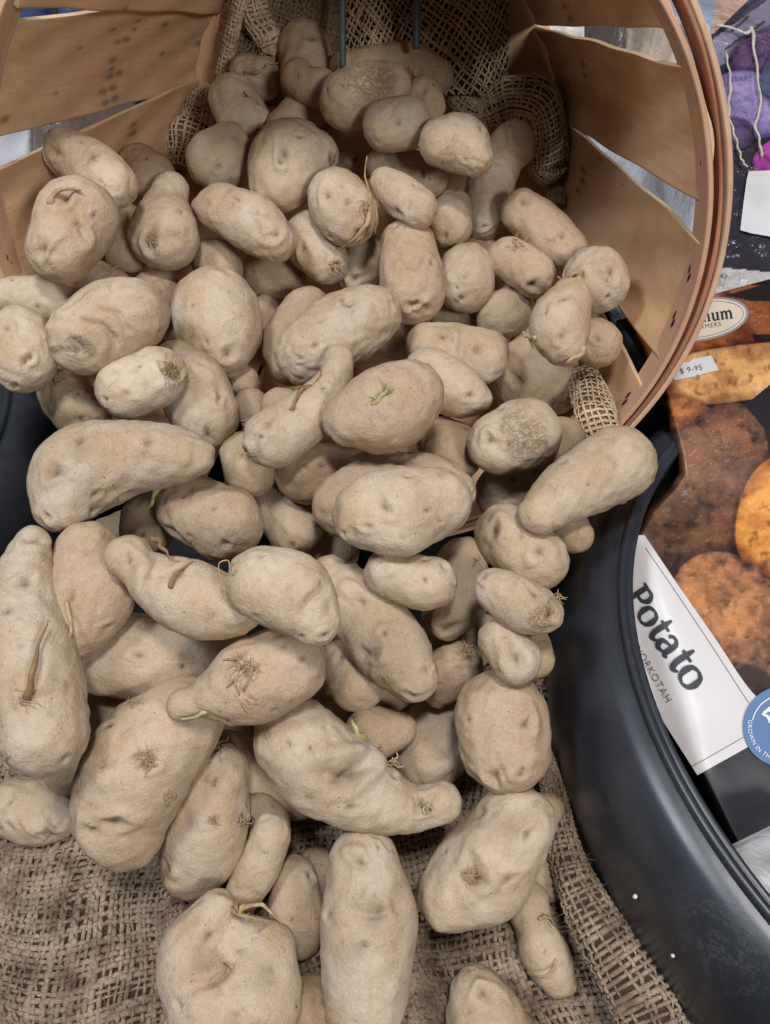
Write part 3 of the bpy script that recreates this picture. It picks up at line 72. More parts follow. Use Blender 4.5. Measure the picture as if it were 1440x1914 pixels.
 dict(label='large tan potato with a dark sunken eye, lower right of the pile', tone=.25, spine=[[.0722,.1511,.0789,.0202],[.0546,.134,.0633,.027],[.0383,.1238,.0569,.0202]], lobes=[[[.0707,.1507,.0784,.0184],[.078,.1539,.0818,.0138]]], eyes=[[.0447,.1235,.0861,.0039],[.0527,.1563,.0875,.0023],[.0641,.1221,.0864,.0019],[.0746,.1418,.0967,.0023],[.032,.1396,.0776,.0009]], bruise=[[.0537,.154,.09,.0064],[.0651,.1459,.0971,.0062]], vis=1, sprouts=[['root','root',[[.0419,.123,.0847],[.046,.1226,.088],[.0451,.1216,.0871]],.00061,.00028],['root','root',[[.0445,.1242,.0863],[.0468,.1219,.0875],[.0484,.1202,.0861]],.00056,.00028],['root','root',[[.0452,.1211,.0852],[.046,.1213,.0872],[.0467,.1193,.0857]],.00059,.00028],['root','root',[[.0452,.1245,.0866],[.0446,.1214,.087],[.0451,.1198,.086]],.00052,.00028],['root','root',[[.0447,.1257,.0868],[.0441,.1209,.0869],[.0417,.1216,.0861]],.00053,.00028],['root','root',[[.0454,.1239,.0865],[.0426,.1211,.0855],[.0432,.1186,.0833]],.00062,.00028],['root','root',[[.043,.124,.0856],[.0426,.1223,.0864],[.0412,.1241,.0859]],.00055,.00028],['root','root',[[.0442,.1249,.0864],[.0427,.1232,.0867],[.0418,.1221,.0851]],.00053,.00028],['root','root',[[.0439,.1207,.0845],[.0422,.1244,.0869],[.0411,.1225,.085]],.00062,.00028],['root','root',[[.045,.1235,.0862],[.0433,.1247,.0873],[.0419,.1238,.0854]],.0005,.00028],['root','root',[[.0442,.125,.0864],[.044,.1252,.0882],[.0416,.1261,.0871]],.00041,.00028],['root','root',[[.0451,.1217,.0854],[.0451,.1253,.0887],[.0475,.1262,.0896]],.00055,.00028],['root','root',[[.0458,.124,.0866],[.0455,.1246,.0884],[.0464,.1263,.0888]],.00043,.00028],['root','root',[[.045,.1227,.0859],[.0466,.1248,.0889],[.0453,.1274,.0889]],.00057,.00028],['root','root',[[.0417,.1245,.0852],[.047,.1235,.0886],[.0494,.1244,.0893]],.00054,.00028]], crease=[[[[.0366,.1246,.0822],[.0447,.123,.0859],[.0514,.1208,.0863]],.0015,.0022]]),
 dict(label='very long upright potato with a pinched middle, bottom centre', tone=.2, spine=[[-.0113,.1308,.0841,.0183],[-.0078,.1067,.0706,.0256],[-.0093,.0791,.06,.0222],[-.0097,.0592,.0526,.0173]], eyes=[[-.0123,.1263,.1018,.0019],[-.0021,.1045,.0955,.0021],[-.0285,.1056,.0856,.0016],[-.0105,.09,.0908,.0018],[.0042,.1349,.0927,.0011]], bruise=[[-.0053,.1009,.0954,.0064],[-.0131,.0878,.0896,.0042],[-.0053,.1079,.0968,.0043]], vis=1, crease=[[[[-.0187,.1061,.094],[-.0053,.1028,.0958],[.0081,.1082,.0906]],.0025,.003]]),
 dict(label='small blunt potato alone on the burlap, cut off by the bottom edge', tone=.25, spine=[[.0486,.0769,.0405,.0147],[.0535,.0614,.0347,.022]], eyes=[[.0509,.0768,.0552,.0025]], vis=1),
 dict(label='pear-shaped brown potato pointing right, behind the green-sprouted one', tone=.3, spine=[[.0305,.4161,.1745,.0194],[.0482,.4062,.1709,.0178],[.0633,.4012,.1692,.0081]], eyes=[[.0562,.3923,.1795,.0024],[.0278,.4089,.1923,.0021]], vis=1, sprouts=[['sprout','brown',[[.015,.424,.1835],[.0226,.4098,.1933],[.0296,.4032,.1927]],.0014,.0011]]),
 dict(label='two-lobed pinkish potato with a pit, right of the speckled upright one', tone=.3, spine=[[.0302,.4526,.1706,.0157],[.0471,.4518,.1703,.018],[.0696,.4486,.1691,.0172]], lobes=[[[.0675,.4446,.1676,.0164],[.069,.4366,.1647,.0097]]], eyes=[[.0388,.4463,.1867,.0029],[.0456,.4425,.1855,.0015],[.062,.4366,.181,.0026]], vis=1, sprouts=[['root','root',[[.0834,.4469,.1792],[.0837,.4467,.1793],[.0844,.4474,.178]],.0003,.00019],['root','root',[[.0832,.448,.1796],[.0828,.4461,.1806],[.0832,.4472,.18]],.00035,.00019]], crease=[[[[.055,.4484,.1877],[.0518,.4369,.1809],[.0554,.4352,.161]],.0019,.003]]),
 dict(label='broad flat potato directly behind the knot-holed one', tone=.3, spine=[[-.0259,.3235,.1507,.0207],[.0007,.3364,.1512,.0238],[.0271,.3407,.1514,.0197],[.0438,.3351,.1511,.0133]], eyes=[[.0114,.3391,.1742,.0029],[.0548,.3286,.1549,.0017]], vis=1),
 dict(label='smooth brown club-shaped potato left of the broad flat one', tone=.35, spine=[[-.0504,.355,.1459,.021],[-.0333,.3625,.1466,.0139],[-.0169,.3651,.1469,.0095]], eyes=[[-.0387,.3474,.1616,.002],[-.0485,.3449,.1642,.0013]], vis=1),
 dict(label='long banana-shaped potato with two open eyes, centre right', tone=.35, spine=[[-.0327,.2795,.1367,.0133],[-.0151,.2614,.1311,.0203],[.0046,.2377,.1224,.0213],[.0159,.2242,.1174,.0153]], eyes=[[-.0121,.2539,.1497,.0024],[-.0096,.2279,.1352,.0027],[.0239,.2207,.13,.0015],[.0155,.2095,.1213,.0018],[0,.2352,.1442,.0015]], vis=1),
 dict(label='tapering brown potato pointing down with a ringed tip, under the blunt oval one', tone=.4, spine=[[.0482,.297,.128,.0152],[.0462,.2742,.1217,.0176],[.037,.2595,.1166,.0121]], eyes=[[.0352,.2497,.1234,.0031]], vis=0, sprouts=[['root','root',[[.0532,.29,.1416],[.0564,.2856,.1422],[.0584,.2868,.1422]],.00034,.00016],['root','root',[[.0532,.2859,.141],[.0542,.2844,.1429],[.0529,.2824,.1442]],.00025,.00016],['root','root',[[.0554,.2896,.1405],[.0532,.2846,.1433],[.0517,.2831,.1445]],.00036,.00016],['root','root',[[.0569,.2892,.1395],[.053,.2864,.144],[.0515,.2865,.1458]],.00038,.00016],['root','root',[[.0565,.2879,.1395],[.0548,.2886,.1426],[.0529,.2884,.1438]],.00024,.00016],['root','root',[[.0525,.2884,.1415],[.0579,.2897,.1414],[.0556,.2912,.1444]],.00035,.00016]]),
 dict(label="yellowish potato with a small tuft of roots, beside the banana-shaped one's lower end", tone=.3, spine=[[.0449,.2435,.0965,.0152],[.033,.2351,.0934,.0161]], eyes=[[.0514,.2413,.1101,.0019],[.0313,.2245,.1054,.0013]], vis=1, sprouts=[['root','root',[[.0491,.245,.1111],[.0524,.2451,.1109],[.0554,.2435,.1085]],.00055,.00016],['root','root',[[.0494,.2447,.111],[.0512,.2429,.112],[.0543,.2423,.11]],.00038,.00016],['root','root',[[.0479,.2458,.1113],[.0509,.2419,.1117],[.0544,.2413,.109]],.00052,.00016],['root','root',[[.0494,.2485,.1102],[.0497,.2408,.113],[.0527,.2394,.1118]],.00044,.00016],['root','root',[[.0513,.2407,.11],[.0485,.2406,.1123],[.0495,.2377,.1105]],.00035,.00016],['root','root',[[.0466,.242,.1116],[.0465,.24,.1148],[.0456,.236,.1157]],.0005,.00016],['root','root',[[.0485,.2454,.1112],[.046,.2409,.1131],[.0426,.2414,.1129]],.00048,.00016],['root','root',[[.0517,.2439,.1101],[.0464,.2434,.1128],[.0447,.2445,.1123]],.00055,.00016],['root','root',[[.0488,.2436,.1112],[.0444,.2431,.1138],[.0409,.2416,.1137]],.00047,.00016],['root','root',[[.0474,.2467,.1112],[.0455,.2431,.115],[.043,.2434,.1165]],.00043,.00016],['root','root',[[.0481,.2456,.1113],[.0445,.2458,.1135],[.042,.2416,.1142]],.00039,.00016],['root','root',[[.0469,.2439,.1116],[.0457,.2484,.1126],[.0414,.2459,.1135]],.00053,.00016],['root','root',[[.0495,.2456,.1109],[.0472,.2483,.1129],[.0462,.2546,.1087]],.00055,.00016],['root','root',[[.0515,.2521,.1073],[.0483,.2464,.1123],[.0494,.2486,.1109]],.00047,.00016],['root','root',[[.0503,.246,.1105],[.0499,.2484,.112],[.0538,.2515,.1075]],.00036,.00016],['root','root',[[.046,.2438,.1117],[.0497,.2468,.1125],[.052,.2499,.1101]],.00049,.00016],['root','root',[[.0483,.2458,.1112],[.052,.2474,.1117],[.0564,.2489,.1076]],.00056,.00016],['root','root',[[.0461,.2445,.1117],[.0512,.2451,.1131],[.0544,.2463,.1114]],.00047,.00016]]),
 dict(label='dim pinkish potato under the lower left of the banana-shaped one', tone=.4, spine=[[-.0261,.2442,.0954,.0149],[-.0178,.2336,.0914,.0175]], eyes=[[-.0254,.2416,.1101,.0019]], vis=1),
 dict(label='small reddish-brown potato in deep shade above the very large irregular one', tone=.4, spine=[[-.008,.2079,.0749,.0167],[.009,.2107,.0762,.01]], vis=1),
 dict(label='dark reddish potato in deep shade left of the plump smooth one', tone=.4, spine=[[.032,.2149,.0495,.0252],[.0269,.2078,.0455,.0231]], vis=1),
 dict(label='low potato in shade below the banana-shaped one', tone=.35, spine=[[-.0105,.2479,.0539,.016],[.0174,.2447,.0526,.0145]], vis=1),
 dict(label='broad smooth potato with a shrivelled green sprout, right of the gourd-shaped one', tone=.3, spine=[[-.1653,.269,.1718,.018],[-.1595,.2465,.1661,.0224],[-.1631,.2308,.1607,.0161]], eyes=[[-.1629,.2321,.1834,.0017],[-.1453,.2264,.1666,.0017],[-.1464,.2577,.1835,.0011]], vis=1, sprouts=[['sprout','green',[[-.1641,.2311,.1824],[-.1594,.2232,.182],[-.1596,.2164,.1776],[-.1651,.2128,.1689]],.0015,.00097],['root','root',[[-.1664,.2153,.1633],[-.1642,.2139,.1645],[-.1633,.2136,.1612]],.00035,.00014],['root','root',[[-.1667,.2159,.1656],[-.1658,.2138,.1632],[-.1654,.2136,.161]],.00035,.00014],['root','root',[[-.1634,.2147,.1619],[-.167,.2147,.1605],[-.1656,.2147,.1592]],.0005,.00014],['root','root',[[-.1716,.2169,.1565],[-.169,.2148,.1577],[-.171,.2151,.1598]],.00042,.00014],['root','root',[[-.1675,.2154,.1591],[-.1705,.2147,.1564],[-.1724,.2119,.155]],.00035,.00014],['root','root',[[-.1659,.215,.1624],[-.1708,.216,.1579],[-.1698,.2144,.1565]],.00031,.00014],['root','root',[[-.1668,.2154,.1636],[-.1723,.2155,.1596],[-.1751,.2143,.1614]],.00033,.00014],['root','root',[[-.1669,.216,.1656],[-.1724,.2171,.1599],[-.1751,.2158,.1609]],.00031,.00014],['root','root',[[-.1697,.2161,.161],[-.169,.2151,.1636],[-.1705,.2159,.164]],.00037,.00014],['root','root',[[-.1674,.2154,.1625],[-.1686,.216,.1659],[-.1683,.2177,.1687]],.00046,.00014],['root','root',[[-.1702,.2163,.1614],[-.1663,.2144,.168],[-.168,.2146,.1691]],.00035,.00014],['root','root',[[-.1704,.2171,.156],[-.1662,.2148,.1669],[-.165,.2142,.1657]],.00045,.00014],['root','root',[[-.1686,.2157,.162],[-.1656,.2142,.1665],[-.1645,.2142,.1687]],.00037,.00014],['root','root',[[-.1682,.2156,.162],[-.1646,.214,.1667],[-.1623,.2137,.1689]],.00037,.00014],['root','root',[[-.1712,.2169,.1595],[-.1643,.2137,.1665],[-.1624,.2128,.1664]],.00044,.00014]]),
 dict(label='large dull brown potato lying flat under the knob-headed one', tone=.3, spine=[[-.1661,.2303,.1201,.0166],[-.1558,.2346,.1217,.025],[-.128,.2337,.1214,.025],[-.0992,.2404,.1239,.0193]], eyes=[[-.1343,.2219,.1438,.0015],[-.1545,.2372,.1466,.0012]], vis=1),
 dict(label='tan potato mostly hidden between the gourd-shaped and the broad scarred one', tone=.3, spine=[[-.1726,.2172,.0857,.0166],[-.1618,.206,.0807,.0165]], vis=1),
 dict(label="small tan potato peeping out below the gourd-shaped one's lower end", tone=.3, spine=[[-.1941,.1971,.0505,.0151],[-.1828,.2025,.054,.0137]], vis=1),
 dict(label='pale stubby potato at the left edge resting on the burlap', tone=.2, spine=[[-.231,.1827,.0269,.0181],[-.2161,.1802,.0244,.0209],[-.2061,.1785,.0227,.0153]], eyes=[[-.2271,.1778,.0449,.0016],[-.2253,.1658,.0381,.0016],[-.2024,.1631,.0267,.0023]], vis=1),
 dict(label='slim pinkish potato behind the upright smooth one', tone=.35, spine=[[-.0641,.1526,.0656,.0113],[-.072,.1385,.0528,.0132],[-.079,.1264,.0451,.0107]], eyes=[[-.0757,.1595,.0699,.0012]], vis=1),
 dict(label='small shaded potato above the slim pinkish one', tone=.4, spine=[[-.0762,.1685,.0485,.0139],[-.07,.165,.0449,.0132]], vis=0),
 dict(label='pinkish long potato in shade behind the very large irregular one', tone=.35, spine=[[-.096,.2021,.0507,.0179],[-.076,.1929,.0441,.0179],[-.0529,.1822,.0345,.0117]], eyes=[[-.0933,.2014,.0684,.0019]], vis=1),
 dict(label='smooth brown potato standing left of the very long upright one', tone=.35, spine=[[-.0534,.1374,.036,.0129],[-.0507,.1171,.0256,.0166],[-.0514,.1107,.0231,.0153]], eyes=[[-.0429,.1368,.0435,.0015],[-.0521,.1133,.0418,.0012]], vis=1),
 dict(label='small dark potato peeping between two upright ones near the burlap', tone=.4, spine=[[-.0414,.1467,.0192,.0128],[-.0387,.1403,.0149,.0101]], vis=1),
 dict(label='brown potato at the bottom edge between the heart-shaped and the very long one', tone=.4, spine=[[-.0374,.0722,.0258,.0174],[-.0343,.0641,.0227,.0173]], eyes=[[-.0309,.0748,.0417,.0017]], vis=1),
 dict(label='pinched peanut-shaped potato with a thin curved sprout on the burlap at lower right', tone=.4, spine=[[.0817,.125,.0282,.0135],[.0853,.1134,.0232,.0112],[.0912,.0999,.0181,.0145],[.0982,.0884,.0138,.0091]], eyes=[[.0889,.0992,.0325,.0012]], vis=1, sprouts=[['sprout','root',[[.0945,.0962,.0317],[.0917,.0907,.0333],[.0854,.0881,.0306],[.0789,.0911,.0226]],.0012,.00059],['sprout','root',[[.0866,.1155,.037],[.0913,.1154,.0378],[.0972,.1139,.0298]],.0014,.0009]]),
 dict(label='small yellowish potato half hidden behind the large tan one with the dark eye', tone=.4, spine=[[.0935,.1445,.0237,.012],[.0965,.1389,.02,.0113]], vis=1),
 dict(label='dull brown potato wedged between the burlap fold and the large tan one', tone=.5, spine=[[.0975,.1741,.0388,.0115],[.0946,.1642,.0285,.0136]], vis=1),
 dict(label='double-lobed potato behind the small pear-shaped one with the green dot', tone=.3, spine=[[.0101,.5872,.2314,.0151],[.0222,.5853,.2307,.0151],[.0329,.5788,.2282,.0142]], lobes=[[[.0101,.5872,.2314,.0151],[-.0049,.591,.2328,.0109]]], eyes=[[.0275,.5693,.2377,.002]], vis=1),
 dict(label='plain brown potato below the cone-shaped yellowish one', tone=.4, spine=[[.0477,.5477,.2096,.0174],[.0514,.5637,.2156,.0134]], eyes=[[.0448,.5307,.2111,.0016]], vis=1),
 dict(label='smooth oblong yellow-brown potato running down towards the right wall', tone=.35, spine=[[.0994,.5442,.2223,.0154],[.1159,.5287,.2165,.0169],[.1307,.5123,.2103,.0151]], eyes=[[.0979,.5351,.2348,.0023],[.1232,.5076,.2241,.0022]], vis=1),
 dict(label='small rounded brown potato with a shrivelled lower end, under the oblong one', tone=.4, spine=[[.088,.5134,.2044,.0144],[.1055,.4988,.199,.0162]], eyes=[[.103,.4829,.2005,.003],[.0866,.5067,.2172,.0015]], vis=1, sprouts=[['root','root',[[.0936,.5081,.2178],[.0959,.5071,.2196],[.0973,.5016,.2208]],.00028,.00019],['root','root',[[.0934,.5137,.2179],[.0966,.5066,.2187],[.0979,.501,.2186]],.00039,.00019],['root','root',[[.0935,.5059,.2174],[.0962,.5056,.218],[.1006,.5061,.2168]],.00043,.00019],['root','root',[[.0956,.5168,.2163],[.094,.5027,.2196],[.0935,.4967,.2198]],.0003,.00019],['root','root',[[.0914,.507,.2177],[.0939,.5037,.2186],[.0962,.5004,.2179]],.00039,.00019],['root','root',[[.094,.5199,.217],[.0924,.5031,.2189],[.0896,.4997,.2182]],.00046,.00019],['root','root',[[.0922,.5112,.2183],[.0911,.5031,.2183],[.087,.5023,.2177]],.00034,.00019],['root','root',[[.0937,.5098,.2179],[.091,.5049,.2194],[.0889,.5017,.2192]],.00029,.00019],['root','root',[[.0944,.5193,.2161],[.0917,.5063,.2199],[.0899,.5039,.2207]],.00039,.00019],['root','root',[[.0886,.5119,.2188],[.0912,.5075,.2195],[.0894,.5055,.2195]],.00034,.00019],['root','root',[[.0926,.5073,.2178],[.0897,.509,.2194],[.0903,.5169,.2186]],.00032,.00019],['root','root',[[.0928,.5134,.2181],[.0916,.5102,.2193],[.0912,.5136,.2193]],.00027,.00019],['root','root',[[.0945,.5132,.2176],[.0905,.5114,.2207],[.0938,.5143,.2216]],.00042,.00019],['root','root',[[.0928,.5183,.2171],[.0926,.5182,.2175],[.0949,.5195,.2202]],.00029,.00019],['root','root',[[.0951,.5192,.2162],[.0936,.516,.219],[.094,.5156,.2232]],.00037,.00019],['root','root',[[.0906,.513,.2186],[.0945,.5155,.2176],[.094,.5182,.2182]],.0004,.00019],['root','root',[[.0941,.5122,.2178],[.0954,.5156,.2176],[.0972,.5125,.2179]],.00036,.00019],['root','root',[[.095,.511,.2177],[.095,.5127,.2181],[.0951,.5176,.2169]],.00043,.00019],['root','root',[[.0935,.5108,.218],[.097,.5147,.2173],[.098,.5147,.2203]],.00034,.00019],['root','root',[[.0941,.506,.2174],[.0992,.5156,.2166],[.1033,.5163,.2189]],.00045,.00019]]),
 dict(label='tall knobbly potato with a folded head, resting by the burlap lump', tone=.35, spine=[[.0754,.564,.2036,.0144],[.0794,.5876,.2124,.0181],[.0904,.6177,.2237,.0175],[.1027,.6337,.2297,.0168]], lobes=[[[.0949,.6226,.2256,.0132],[.1078,.6276,.2274,.0114]]], eyes=[[.0741,.5499,.2062,.002]], kb=.1, vis=1, crease=[[[[.0917,.6319,.2431],[.0924,.6152,.2409],[.0976,.6068,.2354],[.1113,.617,.2241]],.0017,.004]]),
 dict(label='small round brown potato right of the scabbed one', tone=.3, spine=[[.03,.6506,.2586,.0147],[.034,.6415,.2552,.0129]], eyes=[[.0285,.6382,.2677,.0016]], vis=1),
 dict(label='dull ochre potato with a dark eye, below the one with the curved dry root', tone=.45, spine=[[-.116,.5969,.2463,.0158],[-.125,.5828,.241,.0223]], eyes=[[-.1194,.5619,.2463,.0023],[-.109,.5862,.2584,.0016]], vis=0),
 dict(label='oval pinkish potato with a curved dry root, upper left of the pile', tone=.3, spine=[[-.1203,.6581,.2546,.0193],[-.1105,.6363,.2465,.0195]], eyes=[[-.105,.6359,.2655,.002],[-.0951,.6247,.2435,.0033]], vis=1, sprouts=[['root','brown',[[-.1075,.6383,.2668],[-.1015,.6325,.2645],[-.0953,.6436,.2575],[-.0904,.6388,.2531]],.001,.00061],['root','root',[[-.0968,.6225,.2457],[-.0936,.6245,.2442],[-.092,.6296,.2418]],.00081,.00062],['root','root',[[-.0965,.6227,.2463],[-.0942,.625,.2418],[-.0967,.6224,.241]],.00092,.00062],['root','root',[[-.0941,.6257,.2451],[-.0952,.6234,.2434],[-.0955,.6248,.2408]],.0011,.00062],['root','root',[[-.0956,.6237,.2462],[-.097,.6215,.2432],[-.0981,.6226,.2395]],.0011,.00062],['root','root',[[-.0952,.6243,.2448],[-.0975,.6193,.2457],[-.0984,.6187,.2432]],.00085,.00062],['root','root',[[-.0948,.6254,.2424],[-.0964,.6216,.2461],[-.0974,.6214,.2458]],.0012,.00062],['root','root',[[-.0951,.6244,.2449],[-.0966,.6212,.2472],[-.0982,.6205,.2474]],.0011,.00062],['root','root',[[-.0945,.6253,.2442],[-.0966,.6212,.2483],[-.0962,.6226,.2502]],.0012,.00062],['root','root',[[-.0937,.6268,.2438],[-.0951,.6232,.247],[-.095,.6244,.2481]],.0012,.00062],['root','root',[[-.0942,.6256,.2454],[-.0938,.6242,.2469],[-.0923,.6272,.2473]],.00091,.00062],['root','root',[[-.0959,.6233,.2473],[-.0936,.6241,.2459],[-.092,.6277,.2438]],.0011,.00062]]),
 dict(label='small folded brown potato with a withered sprout at the top left of the pile', tone=.4, spine=[[-.1124,.7001,.2569,.0137],[-.1006,.6931,.2543,.0164]], vis=1, sprouts=[['sprout','root',[[-.1125,.6844,.2626],[-.102,.6773,.2654],[-.0935,.6829,.2696],[-.0855,.6952,.2665]],.0019,.00086]], crease=[[[[-.1161,.6885,.2643],[-.1024,.6798,.2636],[-.0923,.6797,.2588]],.0018,.0025]]),
 dict(label='small potato with a round head pointing forward at the top', tone=.4, spine=[[-.0661,.6445,.2755,.0127],[-.0585,.6361,.2724,.0126],[-.0484,.6336,.2715,.0143]], eyes=[[-.0646,.6289,.2809,.0016]], vis=1),
 dict(label='smooth yellow potato lying between the round yellowish and the scabbed ones', tone=.4, spine=[[-.043,.6591,.2558,.0132],[-.0607,.6454,.2507,.0174],[-.0779,.6279,.2441,.0147]], eyes=[[-.0551,.6325,.261,.002]], vis=0, sprouts=[['root','root',[[-.0408,.6643,.2686],[-.0399,.6628,.2692],[-.039,.6631,.269]],.0005,.00042],['root','root',[[-.0425,.6647,.2699],[-.0426,.6632,.2698],[-.0442,.6635,.2687]],.0005,.00042],['root','root',[[-.0394,.6647,.2695],[-.0406,.6631,.2703],[-.0414,.6635,.2708]],.00063,.00042]]),
 dict(label='long smooth potato lying across the top of the pile under the burlap net', tone=.35, spine=[[-.0344,.6902,.2648,.0107],[-.0078,.6929,.2658,.0144],[.0194,.6939,.2662,.0153],[.042,.6812,.2615,.0134]], eyes=[[.0093,.6799,.2708,.0013]], vis=1, sprouts=[['root','root',[[-.0329,.6796,.2652],[-.0332,.6783,.2631],[-.0322,.6787,.2632]],.00062,.00043],['root','root',[[-.0341,.6797,.2625],[-.0351,.6789,.2609],[-.0351,.6817,.2574]],.00071,.00043],['root','root',[[-.0343,.6795,.2635],[-.0367,.6791,.2614],[-.0369,.6827,.2571]],.0005,.00043],['root','root',[[-.0342,.6801,.2611],[-.0351,.6778,.2664],[-.0345,.6785,.2691]],.00065,.00043],['root','root',[[-.0324,.6799,.2628],[-.0323,.6786,.2652],[-.0339,.6794,.2669]],.00055,.00043]]),
 dict(label='ochre potato standing at the very top of the pile in front of the base', tone=.4, spine=[[-.0678,.7266,.2655,.0223],[-.0641,.7112,.2597,.0221],[-.0657,.6938,.2532,.021]], eyes=[[-.0589,.7076,.2811,.003]], vis=0),
 dict(label='dim brown potato between the round yellowish one and the plain egg-shaped one', tone=.45, spine=[[-.048,.6593,.2276,.0182],[-.0303,.6438,.2218,.0225],[-.0237,.6362,.2189,.0206]], eyes=[[-.0231,.6163,.2244,.0021]], vis=1),
 dict(label='brown potato with several rooted eyes, below the one wrapped in stringy sprouts', tone=.4, spine=[[-.0537,.5385,.202,.0215],[-.0424,.5185,.1945,.0155]], eyes=[[-.0598,.5175,.2084,.0019],[-.0346,.5064,.2002,.0023]], vis=1, sprouts=[['root','root',[[-.0364,.5061,.2017],[-.0325,.5049,.2018],[-.0321,.5054,.2046]],.00055,.00038],['root','root',[[-.0356,.5059,.2005],[-.0328,.5055,.2],[-.0309,.5067,.1969]],.00057,.00038],['root','root',[[-.0335,.5084,.2021],[-.0321,.5058,.1979],[-.029,.5107,.1912]],.00082,.00038],['root','root',[[-.0326,.5074,.199],[-.0346,.5034,.2011],[-.0336,.5036,.2027]],.00091,.00039],['root','root',[[-.0357,.5074,.203],[-.0351,.5029,.2006],[-.0337,.5022,.1989]],.00065,.00038],['root','root',[[-.0322,.5083,.2002],[-.0359,.5038,.2001],[-.0371,.5032,.198]],.00084,.00039],['root','root',[[-.0348,.5066,.2009],[-.0362,.5037,.2012],[-.0354,.5036,.1996]],.00056,.00038],['root','root',[[-.0369,.5059,.2017],[-.0369,.5037,.2017],[-.038,.504,.2031]],.00082,.00038],['root','root',[[-.036,.5065,.202],[-.0377,.5026,.2027],[-.04,.501,.203]],.00083,.00038],['root','root',[[-.0321,.5088,.2009],[-.0395,.5031,.2043],[-.042,.5043,.2077]],.00067,.00039],['root','root',[[-.0345,.5061,.1993],[-.0379,.5047,.2037],[-.0408,.5041,.2033]],.0008,.00039],['root','root',[[-.0353,.506,.2003],[-.0374,.5056,.2042],[-.0398,.5068,.2057]],.00091,.00038],['root','root',[[-.0352,.5067,.2015],[-.0365,.5047,.2053],[-.037,.5058,.2082]],.00067,.00038],['root','root',[[-.0316,.5097,.2012],[-.0354,.5053,.2057],[-.0329,.5073,.2073]],.00084,.00039],['root','root',[[-.0337,.5078,.2015],[-.0343,.5075,.2042],[-.0318,.5115,.2043]],.00066,.00038],['root','root',[[-.0344,.5063,.1997],[-.0325,.5076,.2039],[-.0285,.5116,.2014]],.00074,.00039],['root','root',[[-.0348,.5072,.2018],[-.0314,.5078,.2029],[-.0277,.5145,.2014]],.00059,.00038],['root','root',[[-.0347,.5072,.2018],[-.0332,.5062,.2016],[-.0333,.5056,.1995]],.00064,.00038]]),
 dict(label='small brown potato peeping above the large smooth round one', tone=.4, spine=[[-.1266,.5301,.1893,.0175],[-.1219,.5256,.1876,.0158]], vis=0),
 dict(label='tan potato behind the pear-shaped pale one, near the left wall', tone=.35, spine=[[-.1864,.5962,.2323,.0144],[-.1758,.5843,.2279,.0185]], vis=1),
 dict(label='dim brown potato in the gap right of the very pale squat one', tone=.4, spine=[[-.1938,.5501,.2082,.0166],[-.19,.5277,.1998,.0156]], vis=1),
 dict(label='long potato lying under the very pale squat one at the left edge', tone=.3, spine=[[-.2452,.446,.2175,.0131],[-.2239,.4441,.2168,.0146],[-.2001,.4365,.2139,.0138]], eyes=[[-.222,.4296,.2209,.0014]], vis=1),
 dict(label='potato with whitish sprouts just below the very pale squat one', tone=.3, spine=[[-.21,.5074,.186,.0163],[-.1997,.5031,.1844,.0147]], vis=1, sprouts=[['sprout','root',[[-.2005,.4967,.1978],[-.1954,.5025,.2005],[-.1908,.5125,.1998]],.0023,.00095],['sprout','root',[[-.1968,.4964,.1971],[-.1907,.5002,.1989]],.0017,.00096]]),
 dict(label='reddish-brown potato behind the big wrinkled one', tone=.45, spine=[[-.1679,.5012,.1812,.0188],[-.1644,.4969,.1796,.0179]], eyes=[[-.1596,.4867,.1935,.0019]], vis=1),
